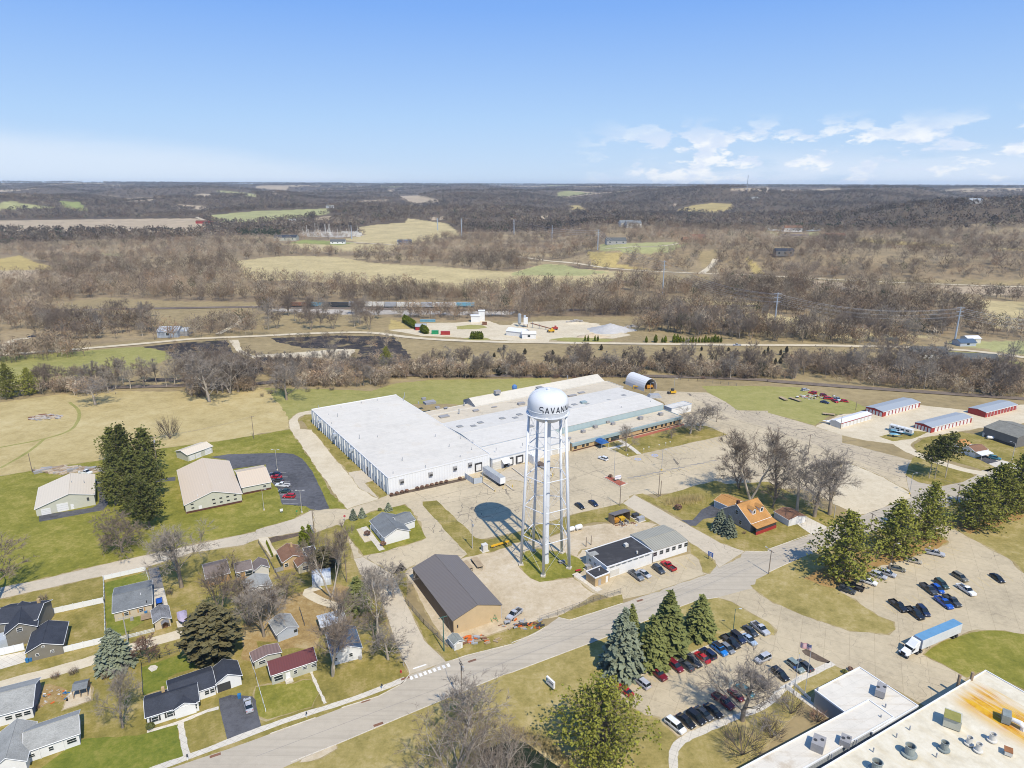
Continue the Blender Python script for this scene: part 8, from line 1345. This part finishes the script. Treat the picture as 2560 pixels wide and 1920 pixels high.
q=P1('k1390,705');t=thing('wheel_loader','small yellow loader in the north yard','loader',q);MB().box(q+Vector((0,0,1.2)),(3.4,2.0,1.2),.2).build('body',MATS['machine_yellow'],t);MB().box(q+Vector((-.3,0,2.4)),(1.4,1.6,1.3),.2).build('cab',MATS['trim_dark'],t);MB().box(q+Vector((-2.6,-.5,.7)),(1.0,2.4,.9),.2).build('bucket',MATS['trim_dark'],t)
q=P1('k1095,665');t=thing('steel_rack','yellow steel rack beside the arched hangar','rack',q);MB().box(q+Vector((0,0,1.6)),(7,1.2,.3),-.35).build('shelf',MATS['machine_yellow'],t);[MB().box(q+Vector((e,-.36*e,.8)),(.25,1.2,1.6),-.35).build('upright',MATS['machine_yellow'],t)for e in(-3,0,3)]
q=P1('k1230,735');t=thing('tarped_pile','grey tarpaulin covered pile before the hangar','pile',q);MB().box(q+Vector((0,0,.9)),(8,5,1.8),.1,.7).build('tarpaulin',MATS['crate_grey'],t)
def far_pt(s_):return ground(*px(s_)[0])
q=far_pt('o65,1300');t=thing('cement_silo','tall grey cement silo of the concrete plant','silo',q);MB().lathe([(.4,1.5),(1.5,3),(1.5,10.8),(.4,11.4)],q,16).build('shell',MATS['r_storage'],t);[MB().tube([q+Vector((dx,dy,0)),q+Vector((dx,dy,3.5))],.15,5).build('leg',MATS['galv'],t)for dx in(-1.2,1.2)for dy in(-1.2,1.2)]
q=far_pt('o118,1305');t=thing('batching_tower','white batching tower beside the grey silo','tower',q);MB().box(q+Vector((0,0,5.5)),(3.6,3.6,5.5)).build('hopper',MATS['w_white'],t);[MB().box(q+Vector((dx,dy,1.37)),(.4,.4,2.74)).build('leg',MATS['rusty'],t)for dx in(-1.5,1.5)for dy in(-1.5,1.5)];MB().box(q+Vector((-.8,0,9.2)),(1.8,1.8,1.9)).build('filter',MATS['w_bluegrey'],t)
a,b=far_pt('o160,1310'),far_pt('o350,1335');t=thing('conveyor','long brown conveyor of the gravel yard','conveyor',a);MB().tube([a+Vector((0,0,4)),b+Vector((0,0,1.2))],.45,4).build('belt',MATS['rusty'],t);[MB().tube([a.lerp(b,f),a.lerp(b,f)+Vector((0,0,6-4.5*f))],.3,4).build('leg',MATS['galv'],t)for f in(.1,.4,.7)]
for lab,s_,m in(('yellow loader in the gravel yard','o340,1350','machine_yellow'),('red screening machine in the gravel yard','o370,1328','machine_red')):q=far_pt(s_);t=thing('wheel_loader' if 'loader' in lab else 'screening_machine',lab,'machine',q);MB().box(q+Vector((0,0,1.5)),(5,2.4,1.4),.1).build('body',MATS[m],t);MB().box(q+Vector((.5,0,2.8)),(1.6,1.7,1.3)).build('cab',MATS[m],t);MB().box(q+Vector((-3.1,0,.9)),(1.1,2.6,1.1)).build('bucket',MATS['trim_dark'],t);[MB().lathe([(.3,-.3),(.75,-.3),(.75,.3),(.3,.3)],q+Vector((dx,-1.1,.75)),8).build('wheel',MATS['tyre'],t)for dx in(-1.6,1.6)]
for lab,s_,m,d_ in(('red container beside the plant drive','n1637,1370','w_red',(7.4,2.6,2.6)),('green skip left of the red container','n1548,1365','sign_green',(5.5,2.6,2.8)),('blue container stack behind the red shed','n1485,1258','boat_blue',(13.5,2.6,1.6)),('rusty skip at the foot of the grassy mound','n1975,1285','rusty',(4,2.4,2.4))):q=far_pt(s_);t=thing('container',lab,'container',q);MB().box(q+Vector((0,0,d_[2]/2)),d_,-.03).build('box',MATS[m],t);MB().box(q+Vector((0,-.2,d_[2]+.1)),(d_[0]*1.01,d_[1]*.94,.2),-.03).build('rim',MATS[m],t)
def cone(name,lab,s_,rx,ry,h,mat,seed):
 q=far_pt(s_);r=np.random.RandomState(seed);m=MB();n,kR=28,9;base=0
 for i in range(kR):
  f=i/(kR-1)
  for j in range(n):a=6.2832*j/n;g=f*(1+.12*math.sin(3*a+seed)+.06*r.randn()*f);m.v.append((q.x+math.cos(a)*rx*g,q.y+math.sin(a)*ry*g,q.z+h*(1-f)**1.1*(1+.04*r.randn()*(1-f))-.05))
 for i in range(kR-1):
  for j in range(n):m.f.append((i*n+j,(i+1)*n+j,(i+1)*n+(j+1)%n,i*n+(j+1)%n));m.mi.append(0)
 tag(m.build(name,MATS[mat],None,True),lab,'gravel pile')
cone('gravel_pile','large pale grey gravel pile at the plant','o850,1335',21,13,6.2,'pile',1);cone('sand_pile','low tan sand pile before the grey gravel pile','o690,1388',14,6,2.8,'sandpile',2);cone('gravel_pile','pale bank of gravel behind the machines','o560,1275',20,5,1.6,'gravel',3)
def wagon(lab,s_,L,h,mat,kind='hopper'):
 q=far_pt(s_);t=thing('rail_wagon' if kind!='loco' else 'locomotive',lab,'rail wagon',q,'freight train behind the trees');rz=-.02;MB().box(q+Vector((0,0,1.6+h/2)),(L,3.2,h),rz,.97).build('body',MATS[mat],t);MB().box(q+Vector((0,0,1.3)),(L*.97,2.4,.5),rz).build('underframe',MATS['trim_dark'],t)
 for e in(-.38,.38):MB().box(q+Vector((L*e,0,.6)),(3.0,2.6,1.0),rz).build('bogie',MATS['trim_dark'],t)
x0,x1,n_=802,1735,9
for k in range(n_):xx=x0+(x1-x0)*(k+.5)/n_;wagon('%s pale grey hopper wagon of the freight train'%('first second third fourth fifth sixth seventh eighth ninth'.split()[k]),'n%f,%f'%(xx,1136+10*k/n_),(far_pt('n1735,1140')-far_pt('n802,1136')).length/n_*.95,4.2,'w_offwhite' if k%3 else 'crate_grey')
for k,(xx,m,l)in enumerate(((390,'rusty','rust brown wagon at the left of the train'),(500,'boat_blue','dark blue wagon left of the hoppers'),(620,'trim_dark','black wagon left of the hoppers'),(740,'trim_dark','black wagon coupled to the hoppers'),(1800,'boat_blue','blue wagon right of the hoppers'))):wagon(l,'n%d,%d'%(xx,1133+4*(xx>1500)),21,3.4,m)
q=far_pt('n620,520');t=thing('substation','grey electrical substation with many thin masts','substation',q);r=random.Random(4);ms_=MB()
for k in range(46):p=far_pt('n%f,%f'%(r.uniform(400,880),r.uniform(492,526)));ms_.tube([p,p+Vector((0,0,r.choice((8,10,12,24))))],.35,4)
o=ms_.build('masts',MATS['w_offwhite'],t);o['kind']='stuff'
bx=MB()
for k in range(26):p=far_pt('n%f,%f'%(r.uniform(380,900),r.uniform(496,528)));bx.box(p+Vector((0,0,2.5)),(r.uniform(4,12),4,5),r.uniform(-.2,.2))
o=bx.build('switchgear',MATS['w_offwhite'],t);o['kind']='stuff'
def stripes(name,lab,items,mat,lay,cat='road marking'):
 m=MB()
 for a,b,w_ in items:
  d=(b-a).normalized();n=Vector((-d.y,d.x,0))*w_/2;z=Vector((0,0,.004*lay));m.add([a+n+z,b+n+z,b-n+z,a-n+z],[(3,2,1,0)])
 return tag(m.build(name,MATS[mat]),lab,cat,kind='structure')
def lerp_px(s0,s1,f):a,b=px(s0)[0],px(s1)[0];return at(a[0]+(b[0]-a[0])*f,a[1]+(b[1]-a[1])*f)
stripes('road_marking','white bars of the crosswalk at the side street',[(lerp_px('b1335,868','b1655,758',k/8),lerp_px('b1350,895','b1670,785',k/8),.75)for k in range(9)],'stripe',9);stripes('road_marking','white stop line before the crosswalk',[(P1('b1358,802'),P1('b1472,765'),.5)],'stripe',9)
def bays(lab,s0,s1,n,d,w_=.12,mat='yellow_line',lay=5,mid=None):
 it=[]
 for k in range(n+1):(x,y)=[px(s0)[0][i]+(px(s1)[0][i]-px(s0)[0][i])*k/n for i in(0,1)];kk=TILE[s0[0]][2];it.append((at(x,y),at(x+d[0]*kk,y+d[1]*kk),w_))
 stripes('parking_marking',lab,it,mat,lay,'parking marking')
bays('faded yellow bay lines of the office row','c920,925','c2150,425',17,(110,80));bays('faded yellow bay lines of the front row','c1290,1215','c1800,1010',7,(120,110));bays('faded yellow bay lines under the pines','h600,1425','h1530,1060',13,(150,45));bays('faded bay lines in the middle of the upper lot','d990,240','h2000,1270',16,(120,90));bays('yellow bay lines of the municipal garage','g1030,1330','g1500,1150',6,(90,75),.14,'yellow_line',8);bays('white bay lines on the asphalt lot','f130,418','f235,690',7,(130,0),.12,'stripe',8);bays('faded yellow bay lines of the factory car park','g1000,290','g1860,110',22,(70,50),.14,'yellow_line',8)
stripes('parking_marking','faded double row of bay lines in the factory car park',[(lerp_px('g960,470','g1700,330',k/20),lerp_px('g1010,505','g1750,360',k/20),.14)for k in range(21)],'yellow_line',8)
M('asphalt_patch',(.27,.25,.215),.9,.15);M('tar',(.1,.09,.08),.8,.2)
stripes('pavement_patch','dark worn marks in the factory car park bays',[(lerp_px('g980,470','g1800,300',(k+.3)/15),lerp_px('g1040,468','g1860,298',(k+.3)/15),.8)for k in range(14)],'asphalt_patch',9,'pavement')
for x_,y_,l_ in((1088,304,'left'),(1233,271,'right')):
 q=P1('g%d,%d'%(x_,y_));m=MB();m.lathe([(1.0,0),(1.5,0)],q+Vector((0,0,.036)),20,False);m.box(q+Vector((0,0,.034)),(.5,1.1,.004));tag(m.build('parking_marking',MATS['blue_paint']),'blue accessible bay symbol, the %s of two'%l_,'parking marking',kind='structure')
rr_=random.Random(5);seams=[]
for k in range(9):a=lerp_px('l-100,960','l1200,1330',k/9+.03);b=lerp_px('l150,870','l1240,1290',min(1,k/9+.12));seams.append((a,b,.16))
for k in range(5):seams.append((lerp_px('k1560,720','k1900,1040',k/4),lerp_px('l600,1080','l1180,1430',k/4),.16))
stripes('pavement_seam','long dark tar seams of the cracked lot',seams,'tar',7,'pavement');stripes('pavement_seam','slab joints of the factory yard',[(P1(a),P1(b),.1)for a,b in(('f1440,660','g300,380'),('f1560,700','g500,470'),('f1700,800','g640,560'),('g340,300','g1000,560'),('g0,600','g560,470'),('g500,480','g1050,300'),('f1320,560','f1470,650'),('f1780,640','f2040,590'),('g560,560','g960,700'),('f1900,830','g100,700'))],'tar',9,'pavement')
stripes('pavement_seam','longitudinal joint of the main road',[(P1(a),P1(b),.1)for a,b in(('b0,1560','b800,1260'),('b800,1260','b1500,1000'),('b1500,1000','c0,720'),('c0,720','c900,390'),('c900,390','g1600,1420'),('g1600,1420','h300,1060'),('h300,1060','h1300,690'))],'asphalt_patch',6,'pavement')
for lab,s_ in(('rusty double storm drain before the maroon house','b948,1078'),('rusty double storm drain across the road','b1057,1283'),('rusty storm drain beyond the crosswalk','b1868,733'),('rusty storm drain near the sidewalk end','a1860,1550'),('rusty kerb ramp plate at the crosswalk','b1290,885'),('rusty storm drain by the tower yard drive','c1105,212')):q=P1(s_);t=tag(MB().box(q+Vector((0,0,.035)),(2.2,.7,.03),RA).build('storm_drain',MATS['rusty']),lab,'drain')
def kerb(lab,s_,lay=.0):
 pts=P(s_);m=MB()
 for a,b in zip(pts,pts[1:]):d=(b-a);m.box((a+b)/2+Vector((0,0,.07)),(d.length,.18,.14),math.atan2(d.y,d.x))
 tag(m.build('kerb',MATS['walk']),lab,'kerb',kind='structure')
kerb('kerb on the south side of the main road','b300,1610 700,1454 1390,1164 2140,854 c0,834 800,534 1430,274 1600,212 1775,187');kerb('kerb on the north side of the main road','b120,1365 515,1225');kerb('kerb along the strip by the maroon house','b740,1140 1060,1040 1250,940 1310,880');kerb('kerb beside the tan end wall','b1700,730 1810,690 2212,590 c0,578 200,500 290,440');kerb('kerb past the dirt yard fence','c400,360 500,382 700,320 960,235');kerb('kerb along the orange house lawn','g2010,1100 2212,1105 h0,1085 360,955');kerb('kerb at the head of the office parking row','c890,965 1110,862 1440,707 2130,425');kerb('kerb of the pine island','h0,1285 290,1150');kerb('kerb beyond the garage drive','h530,890 700,838');kerb('kerb round the corner lawn','b1270,720 1320,800 1330,850 1250,940')
tt=Tw();r=random.Random(3)
for k in range(1600):
 f=r.random();c=lerp_px('g1340,690','g1620,645',f)+Vector((r.gauss(0,1.6),r.gauss(0,1.6),0));tt.sliver(c,c+Vector((r.gauss(0,.25),r.gauss(0,.25),r.uniform(1.4,2.4))),.1,r)
tag(link('ornamental_grass',tt.mesh('ornamental_grass',MATS['reedleaf'])),'tall straw coloured ornamental grass bed on the house lawn','grass',kind='stuff')
tt=Tw()
for k in range(2600):
 f=r.random();c=(lerp_px('c0,1345','c300,1480',f/.55)if f<.55 else lerp_px('c300,1480','c520,1690',(f-.55)/.45))+Vector((r.gauss(0,.8),r.gauss(0,1.0),0));tt.sliver(c,c+Vector((r.gauss(0,.3),r.gauss(0,.3),r.uniform(.8,1.6))),.08,r)
tag(link('cattails',tt.mesh('cattails',MATS['reedleaf'])),'dry tan cattails along the pond bank','reeds',kind='stuff')
